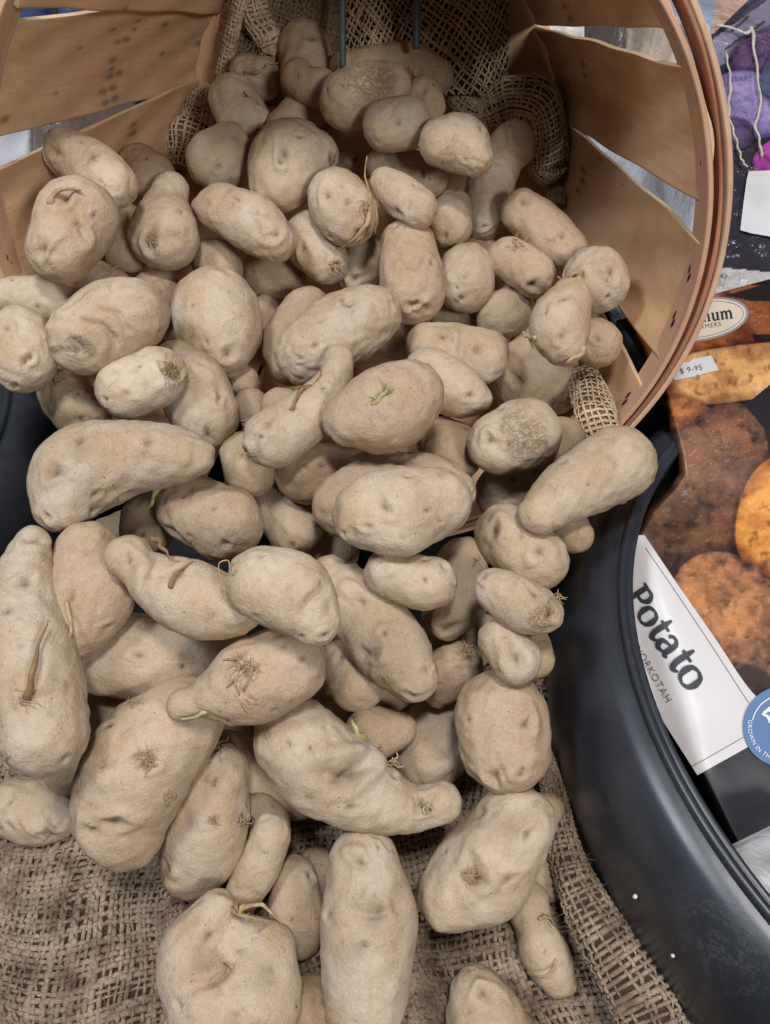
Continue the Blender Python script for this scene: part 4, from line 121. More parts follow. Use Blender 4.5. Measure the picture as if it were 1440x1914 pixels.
 dict(label='shaded potato with a wispy root, below the big wrinkled one', tone=.35, spine=[[-.2177,.4106,.1655,.0173],[-.2024,.3971,.161,.0201]], eyes=[[-.1973,.3798,.17,.0017]], vis=1, sprouts=[['root','root',[[-.2173,.404,.1818],[-.2108,.4021,.1833],[-.207,.4048,.1831]],.00026,.00018],['root','root',[[-.2181,.4045,.1819],[-.2122,.3995,.1841],[-.2089,.3992,.1854]],.0003,.00018],['root','root',[[-.2182,.4086,.1827],[-.213,.3993,.184],[-.2128,.3956,.1844]],.00031,.00018],['root','root',[[-.218,.401,.1807],[-.2139,.3996,.1833],[-.2121,.3964,.1834]],.00033,.00017],['root','root',[[-.2162,.4027,.1816],[-.2145,.3993,.1833],[-.2119,.3966,.1839]],.00039,.00018],['root','root',[[-.2176,.4048,.182],[-.2162,.3978,.1818],[-.2156,.3931,.1801]],.00027,.00018],['root','root',[[-.2171,.4058,.1823],[-.217,.4008,.1821],[-.2184,.3993,.1809]],.00027,.00018],['root','root',[[-.2141,.4056,.1823],[-.2176,.4007,.1832],[-.2189,.4027,.1846]],.0004,.00018],['root','root',[[-.2116,.4034,.182],[-.2187,.4023,.1826],[-.2175,.3992,.1816]],.00026,.00018],['root','root',[[-.2151,.3988,.1806],[-.2203,.4043,.1823],[-.2252,.4079,.181]],.00031,.00017],['root','root',[[-.2193,.405,.1818],[-.2207,.4057,.1826],[-.2264,.4082,.1803]],.00034,.00018],['root','root',[[-.2154,.4081,.1826],[-.2188,.406,.1832],[-.2184,.41,.1833]],.00029,.00018],['root','root',[[-.2208,.4033,.1809],[-.2178,.4061,.1846],[-.2177,.4107,.1852]],.0004,.00018],['root','root',[[-.216,.4021,.1814],[-.2176,.4089,.1843],[-.215,.4141,.1836]],.00035,.00017],['root','root',[[-.2174,.4064,.1823],[-.2152,.4035,.1846],[-.2151,.4045,.1859]],.00039,.00018],['root','root',[[-.2223,.411,.1822],[-.2136,.4075,.1837],[-.2153,.4166,.1822]],.00042,.00018],['root','root',[[-.2207,.4054,.1817],[-.2144,.4046,.1832],[-.2127,.4028,.1826]],.00025,.00018],['root','root',[[-.2114,.4067,.1822],[-.2114,.4033,.1844],[-.214,.4077,.1857]],.00032,.00018]]),
 dict(label='small scabbed potato behind the finger-shaped one', tone=.4, spine=[[-.0718,.401,.1622,.0127],[-.0665,.4017,.1625,.0112]], vis=1),
 dict(label='small round brown potato left of the finger-shaped one', tone=.45, spine=[[-.093,.4158,.1496,.0124],[-.0907,.4089,.1475,.0115]], vis=0),
 dict(label='tiny brown potato just below the large smooth round one', tone=.45, spine=[[-.101,.4402,.1519,.0107],[-.1001,.4377,.151,.0103]], vis=0),
 dict(label='brown potato with a dried stub tip, behind the left end of the finger-shaped one', tone=.45, spine=[[-.0946,.3712,.1491,.014],[-.0876,.356,.1474,.0173]], vis=1, sprouts=[['root','root',[[-.0902,.3847,.1622],[-.0888,.3834,.1625],[-.0875,.3847,.1629]],.0015,.0007],['root','root',[[-.0906,.3856,.1632],[-.0893,.3819,.1626],[-.0885,.3803,.1615]],.0012,.0007],['root','root',[[-.092,.3831,.1608],[-.0908,.383,.162],[-.0903,.3831,.1606]],.0013,.0007],['root','root',[[-.0937,.3833,.1615],[-.0916,.3822,.1627],[-.0932,.3819,.1627]],.00088,.0007],['root','root',[[-.0887,.3835,.1604],[-.0923,.3825,.1635],[-.0904,.3826,.1634]],.0011,.00071],['root','root',[[-.0897,.3856,.1631],[-.0924,.3834,.1636],[-.094,.3829,.1627]],.00099,.0007],['root','root',[[-.0897,.3837,.1609],[-.0921,.3841,.1649],[-.0944,.3839,.1654]],.0014,.0007],['root','root',[[-.0883,.3852,.1622],[-.0904,.3844,.1648],[-.0912,.3855,.1661]],.0011,.0007],['root','root',[[-.0933,.3831,.1611],[-.0888,.3845,.165],[-.0862,.3848,.1651]],.00095,.0007],['root','root',[[-.093,.3854,.1637],[-.0892,.383,.1643],[-.0887,.3816,.164]],.0015,.0007]]),
 dict(label='ochre potato behind the long grey-brown scratched one', tone=.4, spine=[[-.0573,.4923,.1688,.0205],[-.0702,.4711,.1608,.0203],[-.0675,.4545,.1547,.0169]], vis=0),
 dict(label='reddish-brown potato left of the upright speckled one', tone=.4, spine=[[-.0223,.5287,.1787,.016],[-.0123,.5423,.1838,.0187]], eyes=[[-.0218,.5145,.1859,.0024]], vis=1),
 dict(label='rounded brown potato right of the upright speckled one', tone=.4, spine=[[.0574,.5012,.1903,.021],[.0592,.5098,.1935,.0203]], eyes=[[.0561,.4861,.2048,.0015],[.053,.4807,.191,.0015]], vis=1),
 dict(label='narrow dark potato in the gap right of the large smooth round one', tone=.45, spine=[[-.0932,.5181,.1523,.0129],[-.0887,.4871,.1407,.0127]], vis=1),
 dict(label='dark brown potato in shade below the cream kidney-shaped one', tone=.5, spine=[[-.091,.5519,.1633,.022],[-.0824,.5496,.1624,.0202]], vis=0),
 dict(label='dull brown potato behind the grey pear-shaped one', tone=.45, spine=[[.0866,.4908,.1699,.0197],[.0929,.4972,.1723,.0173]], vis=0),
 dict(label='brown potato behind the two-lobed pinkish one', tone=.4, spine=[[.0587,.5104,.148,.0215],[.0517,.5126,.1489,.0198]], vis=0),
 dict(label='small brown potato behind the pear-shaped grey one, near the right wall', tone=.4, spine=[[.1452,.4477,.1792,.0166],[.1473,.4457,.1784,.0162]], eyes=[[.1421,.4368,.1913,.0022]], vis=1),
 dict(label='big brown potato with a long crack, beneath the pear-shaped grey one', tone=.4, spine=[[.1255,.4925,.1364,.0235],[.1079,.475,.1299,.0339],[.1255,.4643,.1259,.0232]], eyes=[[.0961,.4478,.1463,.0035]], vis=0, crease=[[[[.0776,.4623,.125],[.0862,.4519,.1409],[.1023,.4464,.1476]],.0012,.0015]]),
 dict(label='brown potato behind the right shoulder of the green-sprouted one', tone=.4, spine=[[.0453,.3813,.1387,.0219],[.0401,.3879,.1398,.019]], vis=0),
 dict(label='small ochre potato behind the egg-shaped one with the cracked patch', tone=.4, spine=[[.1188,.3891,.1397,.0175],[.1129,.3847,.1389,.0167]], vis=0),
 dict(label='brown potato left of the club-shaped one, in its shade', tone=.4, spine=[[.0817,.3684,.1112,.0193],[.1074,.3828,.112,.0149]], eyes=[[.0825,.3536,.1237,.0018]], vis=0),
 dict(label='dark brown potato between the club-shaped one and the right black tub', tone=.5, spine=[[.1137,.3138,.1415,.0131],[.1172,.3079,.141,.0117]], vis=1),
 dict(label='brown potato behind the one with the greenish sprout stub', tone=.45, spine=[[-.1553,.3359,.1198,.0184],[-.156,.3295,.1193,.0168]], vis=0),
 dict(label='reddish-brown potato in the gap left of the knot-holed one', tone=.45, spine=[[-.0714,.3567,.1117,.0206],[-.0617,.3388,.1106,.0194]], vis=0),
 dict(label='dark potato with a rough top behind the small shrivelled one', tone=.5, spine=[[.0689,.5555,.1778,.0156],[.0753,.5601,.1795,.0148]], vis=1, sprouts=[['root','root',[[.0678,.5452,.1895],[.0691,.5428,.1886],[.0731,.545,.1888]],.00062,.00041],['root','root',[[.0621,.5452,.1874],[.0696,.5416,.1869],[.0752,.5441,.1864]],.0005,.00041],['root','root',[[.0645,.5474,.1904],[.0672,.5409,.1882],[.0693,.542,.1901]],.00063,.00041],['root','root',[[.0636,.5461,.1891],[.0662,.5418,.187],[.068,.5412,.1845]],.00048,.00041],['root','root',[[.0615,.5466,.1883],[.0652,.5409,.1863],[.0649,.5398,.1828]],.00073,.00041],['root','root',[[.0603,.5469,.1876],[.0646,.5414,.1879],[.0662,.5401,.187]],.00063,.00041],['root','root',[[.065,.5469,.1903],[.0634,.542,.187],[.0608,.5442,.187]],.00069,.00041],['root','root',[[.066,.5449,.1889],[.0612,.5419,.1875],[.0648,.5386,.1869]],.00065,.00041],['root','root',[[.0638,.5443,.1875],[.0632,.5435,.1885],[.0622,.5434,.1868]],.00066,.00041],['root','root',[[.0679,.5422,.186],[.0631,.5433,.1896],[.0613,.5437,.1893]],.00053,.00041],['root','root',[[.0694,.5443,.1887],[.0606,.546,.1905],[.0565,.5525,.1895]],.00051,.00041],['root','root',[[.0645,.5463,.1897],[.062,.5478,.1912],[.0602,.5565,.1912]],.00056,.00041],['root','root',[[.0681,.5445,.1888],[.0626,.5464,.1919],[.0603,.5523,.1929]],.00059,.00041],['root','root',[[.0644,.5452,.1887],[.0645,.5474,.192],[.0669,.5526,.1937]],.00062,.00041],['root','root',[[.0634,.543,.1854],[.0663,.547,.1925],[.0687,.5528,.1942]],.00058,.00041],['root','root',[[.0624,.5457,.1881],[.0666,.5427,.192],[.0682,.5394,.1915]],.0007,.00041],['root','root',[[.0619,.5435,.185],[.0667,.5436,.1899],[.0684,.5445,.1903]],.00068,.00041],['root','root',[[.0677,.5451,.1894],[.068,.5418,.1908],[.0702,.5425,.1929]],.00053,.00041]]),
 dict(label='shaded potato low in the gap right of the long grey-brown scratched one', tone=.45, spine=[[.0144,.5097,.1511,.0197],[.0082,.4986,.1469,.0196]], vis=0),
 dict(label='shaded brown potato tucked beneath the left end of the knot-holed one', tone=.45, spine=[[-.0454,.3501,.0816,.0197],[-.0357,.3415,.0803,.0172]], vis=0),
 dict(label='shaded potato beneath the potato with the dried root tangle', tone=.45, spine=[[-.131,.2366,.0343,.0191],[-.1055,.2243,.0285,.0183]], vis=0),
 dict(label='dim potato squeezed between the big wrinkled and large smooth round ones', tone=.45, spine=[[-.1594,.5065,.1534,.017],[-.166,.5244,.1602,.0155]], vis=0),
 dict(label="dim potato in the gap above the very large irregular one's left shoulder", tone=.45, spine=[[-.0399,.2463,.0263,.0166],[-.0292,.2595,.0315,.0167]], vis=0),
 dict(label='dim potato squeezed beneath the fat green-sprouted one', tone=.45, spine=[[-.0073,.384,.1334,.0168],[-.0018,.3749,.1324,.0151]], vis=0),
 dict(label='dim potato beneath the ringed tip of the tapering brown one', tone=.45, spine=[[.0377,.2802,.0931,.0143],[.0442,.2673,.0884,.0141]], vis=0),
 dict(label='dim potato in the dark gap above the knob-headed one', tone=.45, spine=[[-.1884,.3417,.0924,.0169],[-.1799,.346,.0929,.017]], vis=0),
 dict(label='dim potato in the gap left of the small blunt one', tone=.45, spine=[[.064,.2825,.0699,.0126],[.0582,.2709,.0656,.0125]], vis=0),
]
CLOTH_FOLDS = [
 ('bunched burlap lump of open weave piled against the right basket wall', [[.0518,.7078,.2412,.0153],[.0794,.6997,.2272,.02],[.1048,.696,.2396,.0241],[.1249,.6926,.2368,.0259],[.1362,.6905,.2133,.0238],[.1416,.6885,.1886,.0216],[.1339,.6909,.1718,.0163]]),
 ('narrow burlap twist hanging below the bunched lump by the right wall', [[.1475,.6971,.167,.0077],[.15,.6711,.1683,.0071],[.1508,.651,.1634,.0061]]),
 ('small burlap fold sticking up between the big brown potato and the lower right wall', [[.1464,.4654,.1406,.0072],[.1457,.4369,.1448,.0127],[.1458,.4096,.1443,.0134],[.1482,.3874,.1377,.0124]]),
 ('burlap fold tucked behind potatoes against the left basket wall', [[-.1517,.7355,.2321,.0075],[-.1639,.7261,.2157,.016],[-.1726,.6994,.2023,.0196],[-.1779,.6716,.1875,.0176]]),
 ('twisted burlap edge hanging like a rope beside the upper left stave', [[-.1095,.7309,.3109,.0064],[-.1191,.7293,.2924,.0056],[-.1286,.7261,.2697,.0058],[-.1405,.7225,.2417,.0055]]),
 ('fuzzy burlap bunch hanging at the back just left of the topmost potato', [[-.1041,.7369,.3053,.0086],[-.1001,.7321,.2837,.0097],[-.0945,.7299,.2684,.0089],[-.1002,.7284,.248,.0073]]),
]
HEM = [[.1004,.2191,.04,.0041],[.1017,.2032,.04,.0057],[.1038,.1862,.04,.0063],[.1049,.1635,.04,.0077],[.1085,.1363,.04,.0105],[.1206,.107,.04,.0148],[.1359,.0775,.04,.0176],[.1464,.047,.04,.0178]]
BACK_NET = [[[-.0311,.7341,.3209],[-.0083,.7211,.3246],[.0166,.7254,.3234],[.0445,.7062,.3289],[.0739,.716,.3261],[.0933,.7015,.3302]],[[-.0318,.7305,.2997],[-.0084,.7122,.3055],[.0171,.7276,.3006],[.0455,.7031,.3083],[.0749,.707,.3071],[.0995,.7283,.3004]],[[-.0323,.7213,.2795],[-.0084,.6978,.2876],[.0173,.7128,.2824],[.0462,.6944,.2888],[.076,.6981,.2875],[.1017,.7242,.2784]],[[-.0328,.7121,.2585],[-.0086,.6893,.2672],[.0173,.693,.2658],[.047,.6858,.2685],[.0772,.6893,.2672],[.1032,.7147,.2575]],[[-.0331,.6979,.2388],[-.0088,.686,.2438],[.0175,.6844,.2445],[.0481,.6825,.2453],[.0797,.691,.2417],[.1041,.7,.238]]]
BACK_FELT = [[[-.116,.7224,.3242],[-.0931,.7379,.3198],[-.0686,.748,.317],[-.0463,.735,.3206],[-.0256,.7454,.3177]],[[-.1236,.7495,.2937],[-.0951,.7344,.2985],[-.0699,.7418,.2961],[-.0472,.7292,.3001],[-.0262,.7415,.2963]],[[-.1259,.7433,.2718],[-.0967,.7263,.2777],[-.071,.7335,.2752],[-.0483,.7255,.278],[-.0267,.7352,.2746]],[[-.1289,.7363,.245],[-.0999,.7261,.2489],[-.0729,.7287,.2479],[-.0497,.7231,.2501],[-.0274,.7303,.2473]],[[-.1325,.7312,.2158],[-.1027,.7213,.2201],[-.0749,.7237,.219],[-.0511,.7182,.2214],[-.0282,.7251,.2185]]]
RODS = [[[-.032,.703,.3366],[-.0325,.6898,.3125],[-.0329,.6654,.2724]],[[.023,.6854,.3415],[.0236,.6755,.3135],[.0237,.6666,.2865]]]
BASKET_C = [-.028,.4396,.2464]
BASKET_A = [.0611,.9797,-.1912]
BASKET_R = [.9981,-.06,.0117]
BASKET_D = [0,.1915,.9815]
STAINS = [[-.1727,.6359,.3143,.0031],[-.1762,.6354,.3086,.0025],[-.1814,.6279,.3049,.0037],[-.1845,.6177,.3069,.003],[-.1903,.6146,.2964,.0037],[-.1923,.616,.2897,.0031],[-.1945,.6142,.2857,.0043],[-.1912,.6266,.283,.0038],[-.1996,.6041,.2798,.0043],[-.1964,.6167,.2773,.0038],[-.2021,.605,.2727,.0037],[-.198,.6175,.2701,.0038],[-.1824,.6046,.3193,.0029],[-.1988,.6339,.2447,.004],[-.1986,.6348,.2376,.0047],[-.165,.6765,.2987,.0039],[-.1733,.6873,.2739,.0027],[-.1961,.5694,.3211,.0017],[-.1562,.7504,.2589,.0037],[-.1729,.5967,.3388,.0023],[.1265,.6447,.3217,.0031],[.1319,.6408,.3158,.0037],[.1473,.6482,.2828,.0039],[.1508,.6478,.2746,.0033],[.1619,.6474,.2012,.0036],[.1619,.6425,.1945,.0043],[.1607,.6436,.185,.0036],[.1669,.6095,.2295,.0027],[.1736,.5634,.2326,.0019],[-.2272,.4918,.3109,.0036],[-.2276,.51,.2869,.0022],[-.2119,.5471,.3024,.0017],[.1371,.7343,.25,.0029]]

# ------------------------------------------------------------------ helpers
def lin(r, g, b):
    f = lambda c: (c / 255 / 12.92) if c / 255 <= .04045 else ((c / 255 + .055) / 1.055) ** 2.4
    return (f(r), f(g), f(b), 1)
def link(o, parent=None):
    COL.objects.link(o)
    if parent is not None: o.parent = parent
    return o
def tag(o, label=None, category=None, group=None, kind=None):
    if label: o['label'] = label
    if category: o['category'] = category
    if group: o['group'] = group
    if kind: o['kind'] = kind
    return o
def mesh(name, V, Fc, mat=None, parent=None, smooth=True, attrs=None, loc=None):
    V = np.asarray(V, dtype=np.float32)
    if loc is not None: V = V - np.asarray(loc, dtype=np.float32)
    me = bpy.data.meshes.new(name)
    if isinstance(Fc, np.ndarray):
        n = len(Fc); k = Fc.shape[1]
        me.vertices.add(len(V)); me.vertices.foreach_set('co', V.ravel())
        me.loops.add(n * k); me.loops.foreach_set('vertex_index', Fc.astype(np.int32).ravel())
        me.polygons.add(n); me.polygons.foreach_set('loop_start', np.arange(0, n * k, k, dtype=np.int32))
        me.update(calc_edges=True)
    else:
        me.from_pydata(V.tolist(), [], [tuple(int(i) for i in f) for f in Fc]); me.update()
    if smooth: me.polygons.foreach_set('use_smooth', np.ones(len(me.polygons), dtype=bool))
    if attrs:
        for an, arr in attrs.items():
            arr = np.asarray(arr, dtype=np.float32)
            if arr.ndim == 1:
                a = me.attributes.new(an, 'FLOAT', 'POINT'); a.data.foreach_set('value', arr)
            else:
                a = me.color_attributes.new(an, 'FLOAT_COLOR', 'POINT'); a.data.foreach_set('color', arr.ravel())
    if mat: me.materials.append(mat)
    o = bpy.data.objects.new(name, me)
    if loc is not None: o.location = tuple(float(c) for c in loc)
    return link(o, parent)
def at(px, py, z):                        # the point seen at photo pixel (px, py), z metres along the view axis
    s, c = math.sin(math.radians(50)), math.cos(math.radians(50))
    x = (px - 720) / 1502 * z; u = (957 - py) / 1502 * z
    return np.stack(np.broadcast_arrays(x, u * s + z * c, CAM_H + u * c - z * s), -1)
def at_height(px, py, h):                 # the point seen at that pixel on the level z = h
    s, c = math.sin(math.radians(50)), math.cos(math.radians(50))
    u = (957 - py) / 1502
    return at(px, py, (CAM_H - h) / (s - c * u))
def grid_faces(n, m, wrap=False):
    i = np.arange(n - 1)[:, None]; j = np.arange(m if wrap else m - 1)[None, :]; k = (j + 1) % m
    return np.stack([i * m + j, i * m + k, (i + 1) * m + k, (i + 1) * m + j], -1).reshape(-1, 4)
def nrm(v): return v / np.maximum(np.linalg.norm(v, axis=-1, keepdims=True), 1e-12)
class Waves:                              # smooth pseudo-noise, sum of plane waves
    def __init__(s, seed, n, f0, f1):
        g = np.random.RandomState(seed); d = nrm(g.randn(n, 3)); f = f0 * (f1 / f0) ** g.rand(n)
        s.k = d * f[:, None] * 2 * np.pi; s.p = g.rand(n) * 2 * np.pi; s.n = n
    def __call__(s, P): return np.sin(P @ s.k.T + s.p).sum(-1) / math.sqrt(s.n / 2)
def densify(ch, n):
    ch = np.array(ch, float)
    if len(ch) == 1: return ch
    k = len(ch); Pp = np.vstack([2 * ch[0] - ch[1], ch, 2 * ch[-1] - ch[-2]]); out = []
    for x in np.linspace(0, k - 1, n):
        i = min(int(x), k - 2); f = x - i; p0, p1, p2, p3 = Pp[i:i + 4]
        q = .5 * ((2 * p1) + (-p0 + p2) * f + (2 * p0 - 5 * p1 + 4 * p2 - p3) * f * f + (-p0 + 3 * p1 - 3 * p2 + p3) * f ** 3)
        out.append(.75 * q + .25 * (p1 * (1 - f) + p2 * f))
    return np.array(out)
def frames(C):
    T = nrm(np.gradient(C, axis=0)); N = []
    a = np.array([0, 0, 1.]) if abs(T[0][2]) < .9 else np.array([1., 0, 0])
    n = nrm(a - T[0] * (a @ T[0]))
    for t in T:
        n = nrm(n - t * (n @ t)); N.append(n)
    N = np.array(N); return T, N, np.cross(T, N)
def tube(C, r, m=6, caps=True):
    C = np.asarray(C, float); r = np.broadcast_to(r, (len(C),)); T, N, B = frames(C)
    a = np.arange(m) * 2 * np.pi / m
    V = C[:, None] + r[:, None, None] * (np.cos(a)[None, :, None] * N[:, None] + np.sin(a)[None, :, None] * B[:, None])
    V = V.reshape(-1, 3); Fc = grid_faces(len(C), m, True).tolist()
    if caps:
        Fc = Fc + [list(range(m))[::-1], [(len(C) - 1) * m + i for i in range(m)]]
    return V, Fc
class MB:
    def __init__(s): s.V = []; s.F = []; s.n = 0
    def add(s, V, Fc):
        s.V.append(np.asarray(V, float)); s.F += [[int(i) + s.n for i in f] for f in Fc]; s.n += len(V)
    def build(s, name, mat, parent=None, smooth=True): return mesh(name, np.vstack(s.V), s.F, mat, parent, smooth)
def box(c, X, Y, Z):                      # centre and three half-axis vectors
    c, X, Y, Z = [np.array(v, float) for v in (c, X, Y, Z)]
    V = [c + a * X + b * Y + d * Z for a in (-1, 1) for b in (-1, 1) for d in (-1, 1)]
    return V, [[0, 1, 3, 2], [4, 6, 7, 5], [0, 4, 5, 1], [2, 3, 7, 6], [0, 2, 6, 4], [1, 5, 7, 3]]

# ------------------------------------------------------------------ materials
def material(name):
    m = bpy.data.materials.new(name); m.use_nodes = True
    nt = m.node_tree; b = nt.nodes['Principled BSDF']; return m, nt, b
def N(nt, t, **kw):
    n = nt.nodes.new(t)
    for k, v in kw.items():
        if k == 'loc': continue
        if isinstance(k, str) and hasattr(n, k) and not k.startswith('i_'): setattr(n, k, v)
        elif k.startswith('i_'):
            key = k[2:].replace('_', ' '); n.inputs[int(key) if key.isdigit() else key].default_value = v
    return n
def L(nt, a, b): nt.links.new(a, b)
def mix(nt, fac, a, b, mode='MIX'):
    n = nt.nodes.new('ShaderNodeMix'); n.data_type = 'RGBA'; n.blend_type = mode
    for sock, v in ((n.inputs[0], fac), (n.inputs[6], a), (n.inputs[7], b)):
        if isinstance(v, (int, float)): sock.default_value = v
        elif isinstance(v, tuple): sock.default_value = v
        else: nt.links.new(v, sock)
    return n.outputs[2]
def math_(nt, op, a, b=0., clamp=False):
    n = nt.nodes.new('ShaderNodeMath'); n.operation = op; n.use_clamp = clamp
    for sock, v in ((n.inputs[0], a), (n.inputs[1], b)):
        if isinstance(v, (int, float)): sock.default_value = v
        else: nt.links.new(v, sock)
    return n.outputs[0]
def noise(nt, vec, scale, detail=4, rough=.55, dist=0):
    n = N(nt, 'ShaderNodeTexNoise'); n.inputs['Scale'].default_value = scale; n.inputs['Detail'].default_value = detail
    n.inputs['Roughness'].default_value = rough; n.inputs['Distortion'].default_value = dist
    if vec is not None: nt.links.new(vec, n.inputs['Vector'])
    return n.outputs['Fac']
def ramp(nt, fac, stops):
    n = N(nt, 'ShaderNodeValToRGB'); e = n.color_ramp.elements
    while len(e) < len(stops): e.new(.5)
    for i, (p, c) in enumerate(stops):
        e[i].position = p; e[i].color = c if isinstance(c, tuple) else (c, c, c, 1)
    nt.links.new(fac, n.inputs[0]); return n.outputs[0]
def bump(nt, b, layers):
    prev = None
    for h, strength, dist in layers:
        n = N(nt, 'ShaderNodeBump'); n.inputs['Strength'].default_value = strength; n.inputs['Distance'].default_value = dist
        nt.links.new(h, n.inputs['Height'])
        if prev is not None: nt.links.new(prev, n.inputs['Normal'])
        prev = n.outputs[0]
    nt.links.new(prev, b.inputs['Normal'])
def coords(nt, which='Object', offset_random=True):
    tc = N(nt, 'ShaderNodeTexCoord')
    if not offset_random: return tc.outputs[which]
    oi = N(nt, 'ShaderNodeObjectInfo'); s = math_(nt, 'MULTIPLY', oi.outputs['Random'], 7.)
    v = N(nt, 'ShaderNodeVectorMath', operation='ADD'); nt.links.new(tc.outputs[which], v.inputs[0]); nt.links.new(s, v.inputs[1])
    return v.outputs[0]

def potato_material():
    m, nt, b = material('potato_skin')
    v = coords(nt)
    tone = N(nt, 'ShaderNodeAttribute', attribute_type='OBJECT', attribute_name='tone').outputs['Fac']
    mk = N(nt, 'ShaderNodeAttribute', attribute_type='GEOMETRY', attribute_name='marks')
    sep = N(nt, 'ShaderNodeSeparateColor'); L(nt, mk.outputs['Color'], sep.inputs[0])
    eye, scab, bruise = sep.outputs
    base = mix(nt, tone, lin(203, 187, 166), lin(147, 117, 79))  # higher tone browns the skin, partly putting the shade of buried potatoes into colour
    tint = N(nt, 'ShaderNodeObjectInfo').outputs['Random']
    base = mix(nt, ramp(nt, tint, [(0., .55), (.3, 0.), (1., 0.)]), base, lin(166, 150, 134))
    base = mix(nt, ramp(nt, tint, [(0., 0.), (.62, 0.), (.8, .45), (1., .6)]), base, lin(164, 132, 104))
    n1 = noise(nt, v, 38, 3, .5)
    c = mix(nt, math_(nt, 'MULTIPLY', ramp(nt, n1, [(.40, 0.), (.66, 1.)]), .72), base, lin(164, 134, 94), 'MIX')      # broad warm patches
    n1b = noise(nt, v, 60, 3, .6)
    c = mix(nt, math_(nt, 'MULTIPLY', ramp(nt, n1b, [(.5, 0.), (.75, 1.)]), .36), c, lin(190, 154, 128))                     # pinkish patches
    n2 = noise(nt, v, 210, 5, .7)
    c = mix(nt, math_(nt, 'MULTIPLY', ramp(nt, n2, [(.4, 0.), (.75, 1.)]), .32), c, lin(140, 112, 78))
    n3 = noise(nt, v, 900, 3, .7)
    c = mix(nt, math_(nt, 'MULTIPLY', ramp(nt, n3, [(.35, 0.), (.7, 1.)]), .22), c, lin(232, 216, 190))                      # dry dust
    vo = N(nt, 'ShaderNodeTexVoronoi'); vo.inputs['Scale'].default_value = 210; L(nt, v, vo.inputs['Vector'])
    sp = ramp(nt, vo.outputs['Distance'], [(.05, 1.), (.13, 0.)])
    gate = ramp(nt, noise(nt, v, 70, 2), [(.52, 0.), (.62, 1.)])
    spk = math_(nt, 'MULTIPLY', sp, gate)
    c = mix(nt, math_(nt, 'MULTIPLY', spk, .7), c, lin(96, 70, 48))
    soil = ramp(nt, noise(nt, v, 90, 6, .75, .5), [(.56, 0.), (.68, 1.)])
    c = mix(nt, math_(nt, 'MULTIPLY', soil, .40), c, lin(116, 96, 74))
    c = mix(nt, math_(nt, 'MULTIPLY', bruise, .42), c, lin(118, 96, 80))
    rust = ramp(nt, noise(nt, v, 190, 6, .75, 2.0), [(.47, 0.), (.53, 1.)])
    c = mix(nt, math_(nt, 'MULTIPLY', scab, math_(nt, 'ADD', .10, math_(nt, 'MULTIPLY', rust, .20))), c, lin(120, 92, 64))
    c = mix(nt, math_(nt, 'MINIMUM', eye, .9), c, lin(74, 50, 34))
    L(nt, c, b.inputs['Base Color'])
    b.inputs['Roughness'].default_value = .72; b.inputs['Specular IOR Level'].default_value = .25
    b.inputs['Subsurface Weight'].default_value = .0
    w = noise(nt, v, 330, 4, .6, 1.5); fine = noise(nt, v, 1500, 3, .7)
    w2 = noise(nt, v, 120, 4, .6, .6)
    crack = math_(nt, 'MULTIPLY', scab, rust)
    bump(nt, b, [(w2, .5, .0022), (w, .55, .0010), (fine, .5, .0003), (crack, .8, -.0009), (spk, .5, .0006)])
    return m
def simple(name, col, rough=.6, spec=.3, ns=None, amt=.25, dark=None, bumps=None, vcoord=None, metal=0):
    m, nt, b = material(name)
    v = coords(nt)
    if ns:
        c = mix(nt, math_(nt, 'MULTIPLY', ramp(nt, noise(nt, v, ns, 5, .65), [(.35, 0.), (.7, 1.)]), amt), col, dark or tuple(x * .5 for x in col[:3]) + (1,))
        L(nt, c, b.inputs['Base Color'])
    else: b.inputs['Base Color'].default_value = col
    b.inputs['Roughness'].default_value = rough; b.inputs['Specular IOR Level'].default_value = spec; b.inputs['Metallic'].default_value = metal
    if bumps: bump(nt, b, [(noise(nt, v, s_, 4, .6), st, d) for s_, st, d in bumps])
    return m
